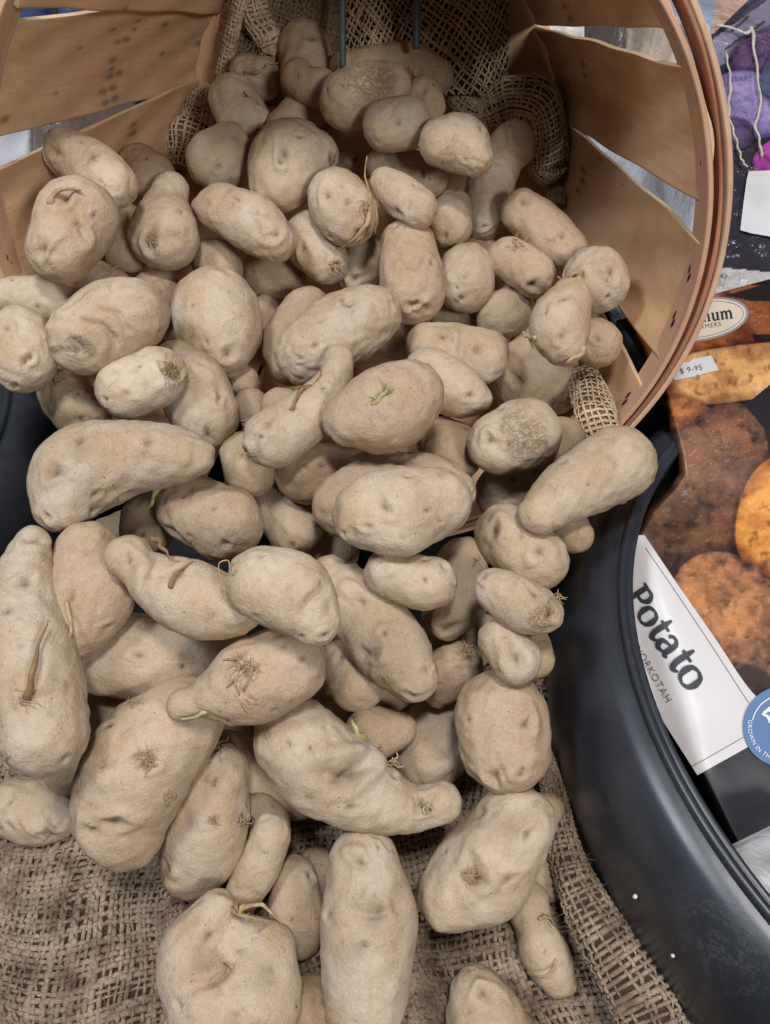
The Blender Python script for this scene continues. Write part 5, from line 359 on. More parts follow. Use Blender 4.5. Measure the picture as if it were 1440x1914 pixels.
def wood_material(name, ca, cb):
    m, nt, b = material(name)
    tc = N(nt, 'ShaderNodeUVMap'); tc.uv_map = 'uv'
    oi = N(nt, 'ShaderNodeObjectInfo')
    off = N(nt, 'ShaderNodeVectorMath', operation='ADD'); L(nt, tc.outputs[0], off.inputs[0]); L(nt, math_(nt, 'MULTIPLY', oi.outputs['Random'], 9.), off.inputs[1])
    mp = N(nt, 'ShaderNodeMapping'); mp.inputs['Scale'].default_value = (1, .12, 1); L(nt, off.outputs[0], mp.inputs[0])
    g1 = noise(nt, mp.outputs[0], 90, 5, .6, .8)
    mp2 = N(nt, 'ShaderNodeMapping'); mp2.inputs['Scale'].default_value = (1, .05, 1); L(nt, off.outputs[0], mp2.inputs[0])
    g2 = noise(nt, mp2.outputs[0], 900, 3, .7)
    blot = noise(nt, off.outputs[0], 24, 4, .6)
    tone = math_(nt, 'MULTIPLY', oi.outputs['Random'], .45)
    c = mix(nt, tone, ca, cb)
    c = mix(nt, math_(nt, 'MULTIPLY', ramp(nt, g1, [(.35, 0.), (.7, 1.)]), .42), c, cb)
    c = mix(nt, math_(nt, 'MULTIPLY', ramp(nt, g2, [(.45, 0.), (.8, 1.)]), .3), c, tuple(x * .55 for x in cb[:3]) + (1,))
    c = mix(nt, math_(nt, 'MULTIPLY', ramp(nt, blot, [(.5, 0.), (.8, 1.)]), .35), c, tuple(x * .62 for x in cb[:3]) + (1,))
    st = N(nt, 'ShaderNodeAttribute', attribute_type='GEOMETRY', attribute_name='stain').outputs['Fac']
    c = mix(nt, math_(nt, 'MULTIPLY', st, .6), c, lin(58, 46, 44))
    c = mix(nt, math_(nt, 'MULTIPLY', ramp(nt, noise(nt, mp2.outputs[0], 260, 4, .7, 1.5), [(.5, 0.), (.7, 1.)]), .10), c, tuple(x * .5 for x in cb[:3]) + (1,))
    L(nt, c, b.inputs['Base Color']); b.inputs['Roughness'].default_value = .62; b.inputs['Specular IOR Level'].default_value = .3
    bump(nt, b, [(g2, .5, .0003), (g1, .25, .0006), (blot, .3, .0012)])
    return m
def jute_material(name, ca, cb):
    m, nt, b = material(name); v = coords(nt)
    c = mix(nt, ramp(nt, noise(nt, v, 60, 4, .6), [(.35, 0.), (.7, 1.)]), ca, cb)
    c = mix(nt, math_(nt, 'MULTIPLY', ramp(nt, noise(nt, v, 1400, 3, .7), [(.4, 0.), (.7, 1.)]), .4), c, tuple(x * .35 for x in cb[:3]) + (1,))
    L(nt, c, b.inputs['Base Color']); b.inputs['Roughness'].default_value = .85; b.inputs['Specular IOR Level'].default_value = .15
    wv = N(nt, 'ShaderNodeTexWave'); wv.inputs['Scale'].default_value = 260; wv.inputs['Distortion'].default_value = 6; wv.inputs['Detail'].default_value = 2
    wv.bands_direction = 'DIAGONAL'; L(nt, v, wv.inputs['Vector'])
    bump(nt, b, [(wv.outputs['Fac'], .6, .0005), (noise(nt, v, 2500, 2), .5, .0003)])
    return m
M_POT = potato_material()
M_WOOD = wood_material('basket_veneer', lin(230, 192, 150), lin(196, 148, 110))
M_HOOP = wood_material('hoop_wood', lin(214, 178, 146), lin(176, 128, 98))
M_EDGE = simple('veneer_edge', lin(224, 196, 160), .8, .2, 300, .3)
M_HOOP_RED = wood_material('hoop_wood_red', lin(176, 124, 92), lin(140, 92, 66))
M_JUTE = jute_material('jute_yarn', lin(178, 156, 134), lin(106, 86, 70))
M_JUTE_BACK = jute_material('jute_yarn_back', lin(222, 198, 168), lin(176, 150, 122))
M_JUTE_FELT = jute_material('jute_felt', lin(158, 134, 104), lin(112, 92, 70))
M_UNDER = simple('burlap_backing', lin(78, 61, 48), .95, .1, 200, .5, bumps=[(500, .6, .0008)])
M_CORE = simple('burlap_inner', lin(128, 104, 80), .95, .1, 200, .5, bumps=[(500, .6, .0008)])
M_FUZZ = simple('jute_fuzz', lin(186, 160, 130), .8, .2)
M_ROOT = simple('dried_root', lin(186, 158, 122), .8, .2, 300, .6, lin(104, 76, 50), [(900, .6, .0005)])
M_BROWN = simple('dried_sprout', lin(150, 118, 86), .8, .2, 300, .6, lin(96, 70, 48), [(900, .6, .0005)])
M_GREEN = simple('green_sprout', lin(184, 174, 124), .7, .25, 260, .9, lin(134, 124, 76), [(700, .5, .0005)])
SPROUT = {'root': M_ROOT, 'brown': M_BROWN, 'green': M_GREEN}

# ------------------------------------------------------------------ potatoes
def sdf_chain(P, C):
    a, b = C[:-1, :3], C[1:, :3]; ra, rb = C[:-1, 3], C[1:, 3]
    ab = b - a; L2 = np.maximum((ab ** 2).sum(-1), 1e-12)
    ap = P[:, None] - a[None]
    t = np.clip((ap * ab[None]).sum(-1) / L2, 0, 1)
    d = np.sqrt(((ap - t[..., None] * ab[None]) ** 2).sum(-1)) - (ra + t * (rb - ra))
    return d.min(1)
def potato_sdf(chains, k):
    def f(P):
        d = sdf_chain(P, chains[0])
        for c in chains[1:]:
            e = sdf_chain(P, c); h = np.clip(.5 + .5 * (e - d) / k, 0, 1)
            d = e * (1 - h) + d * h - k * h * (1 - h)
        return d
    return f
def smooth_spine(S, n):
    for _ in range(10): S[1:-1] = .25 * S[:-2] + .5 * S[1:-1] + .25 * S[2:]
    s = np.r_[0, np.cumsum(np.linalg.norm(np.diff(S[:, :3], axis=0), axis=1))]; q = np.linspace(0, s[-1], n)
    return np.stack([np.interp(q, s, S[:, j]) for j in range(4)], -1)
def potato(i, row):
    seed = 100 + i
    sp = smooth_spine(densify(row['spine'], 40), 14); br = [densify(b, 6) for b in row.get('lobes', [])]
    rm = sp[:, 3].mean(); org = sp[:, :3].mean(0).copy(); org[2] = sp[:, 2].min() - rm
    k = row.get('kb', .32) * rm if br else 1e-4
    f = potato_sdf([sp] + br, max(k, 1e-4))
    # rays from the spine
    vis = row['vis']; step = (.00142 if vis else .0026) * (1.25 if rm < .018 else 1)
    m = int(np.clip(2 * np.pi * rm * 1.15 / step, 40, 120)); C = sp[:, :3]; T, Nn, B = frames(C)
    s = np.r_[0, np.cumsum(np.linalg.norm(np.diff(C, axis=0), axis=1))]
    nc = max(8, int(.5 * np.pi * rm / step)); nm = max(2, int(s[-1] / step) + 1)
    org_r, dirs = [], []; a = np.arange(m) * 2 * np.pi / m
    def at_s(q): return [np.array([np.interp(q, s, X[:, j]) for j in range(3)]) for X in (C, T, Nn, B)]
    c, t, n, b = at_s(0)
    for q in range(1, nc):
        th = (q / nc) * np.pi / 2; org_r.append(np.repeat(c[None], m, 0)); dirs.append(-t * math.cos(th) + math.sin(th) * (np.cos(a)[:, None] * n + np.sin(a)[:, None] * b))
    for q in np.linspace(0, s[-1], nm):
        c, t, n, b = at_s(q); n = nrm(n); b = nrm(b); org_r.append(np.repeat(c[None], m, 0)); dirs.append(np.cos(a)[:, None] * n + np.sin(a)[:, None] * b)
    c, t, n, b = at_s(s[-1])
    for q in range(nc - 1, 0, -1):
        th = (q / nc) * np.pi / 2; org_r.append(np.repeat(c[None], m, 0)); dirs.append(t * math.cos(th) + math.sin(th) * (np.cos(a)[:, None] * n + np.sin(a)[:, None] * b))
    nr = len(org_r)
    O = np.vstack(org_r + [sp[:1, :3], sp[-1:, :3]]); Dd = nrm(np.vstack(dirs + [-T[:1], T[-1:]]))
    tt = np.full(len(O), 2.6 * sp[:, 3].max() + (.03 if br else 0))
    for _ in range(26):
        d = f(O + Dd * tt[:, None]); tt = np.maximum(tt - d * .9, 1e-4)
        if np.abs(d).max() < 2e-5: break
    P = O + Dd * tt[:, None]
    e = 3e-4; g = np.stack([f(P + np.eye(3)[j] * e) - f(P - np.eye(3)[j] * e) for j in range(3)], -1); G = nrm(g)
    # lumps and wrinkles
    Q = P / rm
    rb = np.random.RandomState(seed + 77); lump = np.zeros(len(P))
    for _ in range(5):
        c_ = P[rb.randint(len(P))]; w_ = rm * (.45 + .5 * rb.rand()); lump += rm * rb.choice([-.055, -.04, .04, .05]) * np.exp(-(np.linalg.norm(P - c_, axis=1) / w_) ** 2)
    for _ in range(2):                    # a shallow crease across the skin
        c_ = P[rb.randint(len(P))]; d_ = nrm(rb.randn(3)); d2_ = nrm(np.cross(d_, rb.randn(3))); rel = P - c_
        lump -= rm * .035 * np.exp(-(rel @ d_ / (.09 * rm) + .6 * np.sin(rel @ d2_ / rm * 2.2)) ** 2) * np.exp(-((rel ** 2).sum(1)) / (.8 * rm) ** 2)
    amp = .028
    disp = rm * amp * (.75 * Waves(seed, 8, .16, .34)(Q) + .42 * Waves(seed + 500, 14, .45, 1.0)(Q))
    disp += lump
    disp += rm * .010 * Waves(seed + 900, 20, 1.2, 2.6)(Q)
    if row.get('rough'): disp += rm * .010 * Waves(seed + 901, 24, 2.2, 5)(Q)
    ax = nrm(sp[-1, :3] - sp[0, :3]); al = (P - org) @ ax
    if row.get('wrinkle'):
        wv = Waves(seed + 7, 6, .3, .7)(Q); disp += rm * .035 * (1 - np.abs(np.sin(9 * al / rm * .5 + 2.2 * wv))) ** 1.5 * np.clip(.6 + .6 * Waves(3, 6, .3, .6)(Q), 0, 1)
    # fine shrivel lines near both tips
    tip = np.exp(-np.minimum(np.linalg.norm(P - sp[0, :3], axis=1) - sp[0, 3], np.linalg.norm(P - sp[-1, :3], axis=1) - sp[-1, 3]).clip(0) / (.35 * rm))
    disp += rm * .007 * tip * Waves(seed + 44, 16, 1.5, 3.5)(Q)
    marks = np.zeros((len(P), 4)); marks[:, 3] = 1
    eyes = [list(x) for x in row.get('eyes', [])]
    rg = np.random.RandomState(seed)
    for _ in range(2 if vis else 1):      # small eyes all round, so the far side has them too
        q = rg.randint(len(P)); eyes.append(list(P[q]) + [.0009 + .0009 * rg.rand()])
    for ex in eyes:
        p = np.array(ex[:3]); r = max(ex[3], .0011); rel = P - p; axx = nrm(rg.randn(3)); rel_a = rel @ axx; d = np.sqrt(np.maximum((rel ** 2).sum(1) - (.55 + .35 * rg.rand()) * rel_a ** 2, 0) + 1e-12)
        near = d < 7 * r
        if not near.any(): continue
        up = rg.randn(3); up /= np.linalg.norm(up)
        side = (rel @ up) / (d + 1e-9)
        wob = 1 + .3 * np.sin(3 * side + rg.rand() * 6)
        dr = d * wob
        disp += np.where(near, -.95 * r * np.exp(-(dr / (.95 * r)) ** 2) + .38 * r * (1 + .9 * side) * np.exp(-((dr - 2. * r) / (.8 * r)) ** 2), 0)
        disp += -.35 * r * np.exp(-(d / (3.2 * r)) ** 2)
        marks[:, 0] = np.maximum(marks[:, 0], .80 * np.exp(-(dr / (.55 * r)) ** 2)); marks[:, 2] = np.maximum(marks[:, 2], .30 * np.exp(-(d / (1.9 * r)) ** 2))
    for ex in row.get('scab', []):
        p = np.array(ex[:3]); r = ex[3]; d = np.linalg.norm(P - p, axis=1) * (1 + .22 * Waves(seed + 3, 8, .5, 1.2)(Q))
        mk = 1 / (1 + np.exp((d / r - .85) * 7)); cr = 1 - np.abs(Waves(seed + 5, 14, 1.2, 3.2)(Q))
        marks[:, 1] = np.maximum(marks[:, 1], mk); disp += mk * (-.022 * rm + .028 * rm * np.clip(cr, -1, 1))
        disp += .03 * rm * np.exp(-((d / r - 1.0) / .12) ** 2); marks[:, 0] = np.maximum(marks[:, 0], .30 * np.exp(-((d / r - .93) / .06) ** 2) * (Waves(seed + 6, 8, .5, 1.)(Q) > 0))
    for pts_, w_, dp in row.get('crease', []):
        L_ = densify(np.array([list(q) + [0] for q in pts_], float), 5 * len(pts_))[:, :3]
        a_, b_ = L_[:-1], L_[1:]; ab = b_ - a_; ap = P[:, None] - a_[None]; t_ = np.clip((ap * ab).sum(-1) / (ab ** 2).sum(-1), 0, 1)
        dd = np.sqrt(((ap - t_[..., None] * ab) ** 2).sum(-1)); k_ = dd.argmin(1); dm = dd.min(1)
        pos = (k_ + t_[np.arange(len(P)), k_]) / len(ab); fade = np.sqrt(np.clip(np.sin(np.pi * np.clip(pos, .04, .96)), 0, 1))
        disp += fade * (-dp * np.exp(-(dm / w_) ** 2) + .28 * dp * np.exp(-((dm - 2.6 * w_) / (1.6 * w_)) ** 2)); marks[:, 2] = np.maximum(marks[:, 2], .6 * fade * np.exp(-(dm / (1.2 * w_)) ** 2))  # groove also tinted darker in the skin colour, via the bruise channel
    for ex in row.get('bruise', []):
        p = np.array(ex[:3]); r = ex[3]; d = np.linalg.norm(P - p, axis=1)
        marks[:, 2] = np.maximum(marks[:, 2], np.exp(-(d / r) ** 2)); disp -= .06 * rm * np.exp(-(d / (.9 * r)) ** 2)
    P = P + G * disp[:, None]
    P[:, 2] = np.maximum(P[:, 2], .003)
    Fq = grid_faces(nr, m, True).tolist()
    iA, iB = nr * m, nr * m + 1
    Fq += [(iA, (j + 1) % m, j) for j in range(m)] + [(iB, (nr - 1) * m + j, (nr - 1) * m + (j + 1) % m) for j in range(m)]
    o = mesh('potato', P, Fq, M_POT, attrs={'marks': marks}, loc=org)
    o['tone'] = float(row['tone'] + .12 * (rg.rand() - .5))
    tag(o, row['label'], 'potato', 'potatoes heaped in and before the basket')
    groups = {}
    for name, kind, pts, w0, w1 in row.get('sprouts', []):
        if name == 'sprout':
            groups[('sprout', kind, len(groups))] = [(pts, w0, w1)]
        else: groups.setdefault(('root', kind, 0), []).append((pts, w0, w1))
    for (name, kind, _), lst in groups.items():
        mb = MB()
        for pts, w0, w1 in lst:
            A = densify(np.array(pts), 5 * len(pts)); n = len(A); u = np.linspace(0, 1, n)
            L_ = np.linalg.norm(A[-1] - A[0]); g = rg.randn(3, 3) * .035 * L_
            A = A + (np.sin(u * np.pi)[:, None] * g[0] + np.sin(2.3 * np.pi * u)[:, None] * g[1] * .7 + np.sin(5 * np.pi * u)[:, None] * g[2] * .35) * (u[:, None] > 0)
            jl = .82 if name == 'sprout' else .62; w1 = w1 * (.45 if name == 'sprout' else 1)
            r = jl * (w0 * (1 - u) ** .8 + w1 * u ** .8); r = r * (1 + .13 * np.sin(u * 17 + rg.rand() * 6)); r[-1] *= .45
            V, Fc = tube(A, np.maximum(r, .00016), 7 if name == 'sprout' else 5); mb.add(V - org, Fc)
        s_ = mb.build(name, SPROUT[kind], o)
        if name == 'root' and len(lst) > 3: s_['kind'] = 'stuff'
    return o
for i, row in enumerate(POTATOES): potato(i, row)

# ------------------------------------------------------------------ burlap
def weave(S, U, Vv, pitch, r, amp, seed=0, per=3, sides=5, jit=.22, rot=0.):
    """Yarns woven over and under along the surface S(u, v) (metres) -> vertices, faces"""
    if rot:                               # run the yarns askew to the patch, trimmed at its border
        S1, U1, V1 = S, U, Vv; ca, sa = math.cos(rot), math.sin(rot); U = Vv = math.hypot(U1, V1)
        def S(u, v):
            a = (u - U / 2) * ca - (v - U / 2) * sa + U1 / 2; b = (u - U / 2) * sa + (v - U / 2) * ca + V1 / 2
            P = S1(a, b); bad = (a < 0) | (b < 0) | (a > U1) | (b > V1); return np.where(bad[..., None], 99., P)
    g = np.random.RandomState(seed); out = []; n = 0; Fs = []
    w1, w2 = Waves(seed + 1, 6, 8, 30), Waves(seed + 2, 6, 8, 30)
    def place(u, v, h):
        e = 4e-4; p = S(u, v); a = S(u + e, v) - p; b = S(u, v + e) - p
        nn = nrm(np.cross(a, b)); return p + nn * h[..., None]
    def strands(n_y, n_along, along_u):
        nonlocal n
        K = n_along * per
        i = np.arange(n_y)[:, None]; t = np.arange(K)[None, :] / per
        acc = (i + .5 + 0 * t) * pitch; al = t * pitch + 0 * i
        rnd = g.rand(n_y)[:, None]
        z3 = np.stack([al, acc * 1.0, rnd * 3 + 0 * al], -1)
        acc = acc + pitch * jit * (w1(z3) * .8 + 1.1 * (rnd - .5))
        al2 = al
        h = amp * np.cos(np.pi * (t - .5 + 0 * i) + np.pi * i + (0 if along_u else np.pi))
        u, v = (al2, acc) if along_u else (acc, al2)
        c = place(u, v, h)
        rad = r * (.82 + .3 * g.rand(n_y)[:, None]) * (1 + .22 * w2(z3))
        rad = np.clip(rad, r * .5, r * 1.6)
        T = nrm(np.gradient(c, axis=1))
        e = 4e-4; p = S(u, v); nn = nrm(np.cross(S(u + e, v) - p, S(u, v + e) - p)); bb = nrm(np.cross(T, nn)); nn = np.cross(bb, T)
        a = np.arange(sides) * 2 * np.pi / sides
        V = c[:, :, None] + rad[:, :, None, None] * (np.cos(a)[None, None, :, None] * bb[:, :, None] * 1.12 + np.sin(a)[None, None, :, None] * nn[:, :, None] * .78)
        gf = grid_faces(K, sides, True)
        for q in range(n_y): Fs.append(gf + n + q * K * sides)
        out.append(V.reshape(-1, 3)); n += n_y * K * sides
    nu, nv = int(U / pitch), int(Vv / pitch)
    strands(nv, nu, True); strands(nu, nv, False)
    V_, F_ = np.vstack(out), np.vstack(Fs)
    if rot:
        ok = (np.abs(V_) < 5).all(1) & np.isfinite(V_).all(1); F_ = F_[ok[F_].all(1)]
        e = np.linalg.norm(V_[F_[:, 0]] - V_[F_[:, 2]], axis=1); F_ = F_[e < .02]
        used = np.unique(F_); m_ = np.zeros(len(V_), int); m_[used] = np.arange(len(used)); V_, F_ = V_[used], m_[F_]
    return V_, F_
def fuzz(S, U, Vv, count, length, seed, mb, r=.00011):
    g = np.random.RandomState(seed)
    for _ in range(count):
        u, v = g.rand() * U, g.rand() * Vv
        p = S(np.array([u]), np.array([v]))[0]; e = 1e-3
        nn = nrm(np.cross(S(np.array([u + e]), np.array([v]))[0] - p, S(np.array([u]), np.array([v + e]))[0] - p))
        d = nrm(g.randn(3) + nn * .5); Lh = length * (.3 + g.rand()); k = g.randn(3) * .35 * Lh
        t = np.linspace(0, 1, 5)[:, None]; C = p + nn * .0008 + d * Lh * t + k * (t ** 2) + nn * Lh * .25 * np.sin(t * np.pi)
        V, Fc = tube(C, r * (1 - .5 * t[:, 0]), 3, False); mb.add(V, Fc)

# front cloth: lies on the table in rumpled folds
CL_W = Waves(41, 7, 3.2, 7.0); CL_W2 = Waves(42, 8, 9, 16)
def cloth_z(x, y):
    P3 = np.stack([x, y, 0 * x], -1)
    z = .011 + .0065 * CL_W(P3) + .0024 * CL_W2(P3)
    z = z + .008 * np.exp(-((x + .20) / .07) ** 2) * np.exp(-((y - .20) / .05) ** 2) + .012 * np.exp(-((x + .19) / .05) ** 2) * np.exp(-((y - .09) / .04) ** 2)
    z = z + .015 * np.exp(-(((x + .118) + .35 * (y - .12)) / .013) ** 2) * (1 / (1 + np.exp((y - .19) * 200))) - .006 * np.exp(-(((x + .142) + .35 * (y - .12)) / .014) ** 2)
    return np.maximum(z, .003)
def cloth_S(u, v):
    a = math.radians(9)
    x = -.30 + u * math.cos(a) - v * math.sin(a) + .006 * np.sin(v * 34 + 1) + .003 * np.sin(v * 80 + u * 30)
    y = -.035 + u * math.sin(a) + v * math.cos(a) + .006 * np.sin(u * 27) + .004 * np.sin(u * 62 + v * 25)
    return np.stack([x, y, cloth_z(x, y)], -1)
nu, nv = 120, 90
uu, vv = np.meshgrid(np.linspace(0, .47, nu), np.linspace(0, .30, nv), indexing='ij')
S0 = cloth_S(uu, vv); S0[..., 2] -= .0016
cloth = mesh('burlap_cloth', S0.reshape(-1, 3), grid_faces(nu, nv), M_UNDER)
tag(cloth, 'rumpled coarse brown burlap spread under the spilled potatoes at the bottom', 'burlap')
V, Fc = weave(cloth_S, .47, .30, 0.0035, .00136, .0011, 5, per=3, sides=5, jit=.26)
y = mesh('woven_yarn', V, Fc, M_JUTE, cloth); y['kind'] = 'stuff'
mb = MB(); fuzz(cloth_S, .47, .30, 9000, .007, 6, mb, .00008); z = mb.build('loose_fibre', M_FUZZ, cloth); z['kind'] = 'stuff'

def fold_surface(ch, flat=.7, ruck=.12, seed=0):
    C = densify(ch, 60); c, r = C[:, :3], C[:, 3]; T, Nn, B = frames(c)
    up = np.array([0, 0, 1.]); B2 = nrm(np.cross(T, up)); N2 = nrm(np.cross(B2, T))
    s = np.r_[0, np.cumsum(np.linalg.norm(np.diff(c, axis=0), axis=1))]; W = Waves(seed + 70, 8, 10, 34)
    R = r.mean(); circ = 2 * np.pi * R
    def S(u, v):
        q = np.clip(u, 0, s[-1]); I = lambda X: np.stack([np.interp(q, s, X[:, j]) for j in range(3)], -1)
        a = -v / R; rr = np.interp(q, s, r)
        # taper at both ends
        e = np.minimum(q, s[-1] - q) / R; rr = rr * np.sqrt(np.clip(1 - (1 - np.clip(e, 0, 1)) ** 2, .04, 1))
        P = I(c) + (np.cos(a)[..., None] * I(B2) + flat * np.sin(a)[..., None] * I(N2)) * rr[..., None]
        k = 1 + ruck * W(P) + ruck * .7 * np.sin(3 * a + q / R * 1.4)
        return I(c) + (P - I(c)) * k[..., None]
    return S, s[-1], circ
for i, (lab, ch) in enumerate(CLOTH_FOLDS):
    S, Ls, circ = fold_surface(ch, .75, .10 if i < 4 else .22, i)
    nu, nv = 50, 40
    uu, vv = np.meshgrid(np.linspace(0, Ls, nu), np.linspace(0, circ, nv, endpoint=False), indexing='ij')
    g0 = S(uu, vv); cc = g0.mean(1, keepdims=True); g0 = cc + (g0 - cc) * .86
    core = mesh('burlap_fold', g0.reshape(-1, 3), grid_faces(nu, nv, True), M_CORE); tag(core, lab, 'burlap')
    pitch = .0041 if i in (0, 2, 3) else .0034
    pitch = circ / (2 * round(circ / pitch / 2))
    V, Fc = weave(S, Ls, circ + pitch * .01, pitch, .00095 if i in (0, 2, 3) else .0012, .0006, 11 + i, per=3, sides=5, jit=.16)
    y = mesh('woven_yarn', V, Fc, M_JUTE_BACK, core); y['kind'] = 'stuff'
    if i >= 4:
        mb = MB(); fuzz(S, Ls, circ, 500, .012, 20 + i, mb, .00014); z = mb.build('loose_fibre', M_FUZZ, core); z['kind'] = 'stuff'
# hem rolled up beside the right tub
S, Ls, circ = fold_surface(HEM, .62, .07, 31)
nu, nv = 80, 40
uu, vv = np.meshgrid(np.linspace(0, Ls, nu), np.linspace(0, circ, nv, endpoint=False), indexing='ij')
g0 = S(uu, vv); cc = g0.mean(1, keepdims=True); g0 = cc + (g0 - cc) * .9
core = mesh('burlap_fold', g0.reshape(-1, 3), grid_faces(nu, nv, True), M_UNDER)
tag(core, 'thick raised burlap hem running along the foot of the right black tub', 'burlap')
V, Fc = weave(S, Ls, circ, circ / (2 * round(circ / .0035 / 2)), .00108, .0009, 33, per=3, sides=5)
y = mesh('woven_yarn', V, Fc, M_JUTE, core); y['kind'] = 'stuff'
mb = MB(); fuzz(S, Ls, circ, 900, .009, 34, mb); z = mb.build('loose_fibre', M_FUZZ, core); z['kind'] = 'stuff'

def patch_surface(G, seed, ruck):
    G = np.array(G, float); ny, nx, _ = G.shape
    # resample rows then columns with splines
    R = np.array([densify(row, 60) for row in G]); R = np.array([densify(R[:, j], 60) for j in range(60)])   # [x, y]
    Lu = np.linalg.norm(np.diff(R[:, 30], axis=0), axis=1).sum(); Lv = np.linalg.norm(np.diff(R[30], axis=0), axis=1).sum()
    W = Waves(seed, 8, 10, 40)
    def S(u, v):
        a = np.clip(u / Lu, 0, 1) * 58.999; b = np.clip(v / Lv, 0, 1) * 58.999; i = a.astype(int); j = b.astype(int); f = (a - i)[..., None]; h = (b - j)[..., None]
        P = R[i, j] * (1 - f) * (1 - h) + R[i + 1, j] * f * (1 - h) + R[i, j + 1] * (1 - f) * h + R[i + 1, j + 1] * f * h
        return P + ruck * W(P)[..., None] * np.array([0, -.8, .5])
    return S, Lu, Lv
for nm_, G, lab, pitch, r, mat, fz in (('burlap_net', BACK_NET, 'open weave burlap net draped over the back end of the basket behind two rods', .0046, .00095, M_JUTE_BACK, 500),
                                ('burlap_cloth', BACK_FELT, 'dense fuzzy brown burlap hanging behind the topmost potato', .0034, .0013, M_JUTE_FELT, 5000)):
    S, Lu, Lv = patch_surface(G, 51, .0022)
    nu, nv = 60, 60; uu, vv = np.meshgrid(np.linspace(0, Lu, nu), np.linspace(0, Lv, nv), indexing='ij')
    g0 = S(uu, vv) + np.array([0, .005, -.002])
    core = mesh(nm_, g0.reshape(-1, 3), grid_faces(nu, nv), M_UNDER); tag(core, lab, 'burlap')
    V, Fc = weave(S, Lu, Lv, pitch, r, .0006, 61, per=3, sides=5, jit=.2, rot=.6 if nm_ == 'burlap_net' else .25)
    y = mesh('woven_yarn', V, Fc, mat, core); y['kind'] = 'stuff'
    mb = MB(); fuzz(S, Lu, Lv, fz, .014, 62, mb, .00016); z = mb.build('loose_fibre', M_FUZZ, core); z['kind'] = 'stuff'

# ------------------------------------------------------------------ basket
BC, BA, BR, BD = [np.array(v) for v in (BASKET_C, BASKET_A, BASKET_R, BASKET_D)]
def bk(t, rho, dep):                     # basket coordinates: angle, radius, depth from the mouth
    return BC + np.multiply.outer(dep, BA) + np.asarray(rho)[..., None] * (np.cos(t)[..., None] * BR + np.sin(t)[..., None] * BD)
basket = bpy.data.objects.new('bushel_basket', None); link(basket)
tag(basket, 'round bushel basket of thin wooden staves tipped on its side, full of potatoes', 'basket')
basket.location = tuple(BC + BA * .15 + np.array([0, 0, -.2]))
ORG = np.array(basket.location)
def add_uv(o, uv, Fc):
    l = o.data.uv_layers.new(name='uv'); ix = np.zeros(len(o.data.loops), dtype=np.int32); o.data.loops.foreach_get('vertex_index', ix)
    l.data.foreach_set('uv', uv[ix].astype(np.float32).ravel())
edges_ = [7.5, 33, 59, 86, 114.5, 142.8, 164.6, 189, 214, 240, 266, 291, 316, 341, 367.5]
ST = np.array(STAINS)
GAPS = [(6.2, .26), (5.6, .34), (3, .2), (4, .2), (4, .2), (3.2, .20), (5.0, .19), (4, .2), (4, .2), (4, .2), (4, .2), (4, .2), (4, .2), (5.4, .25)]
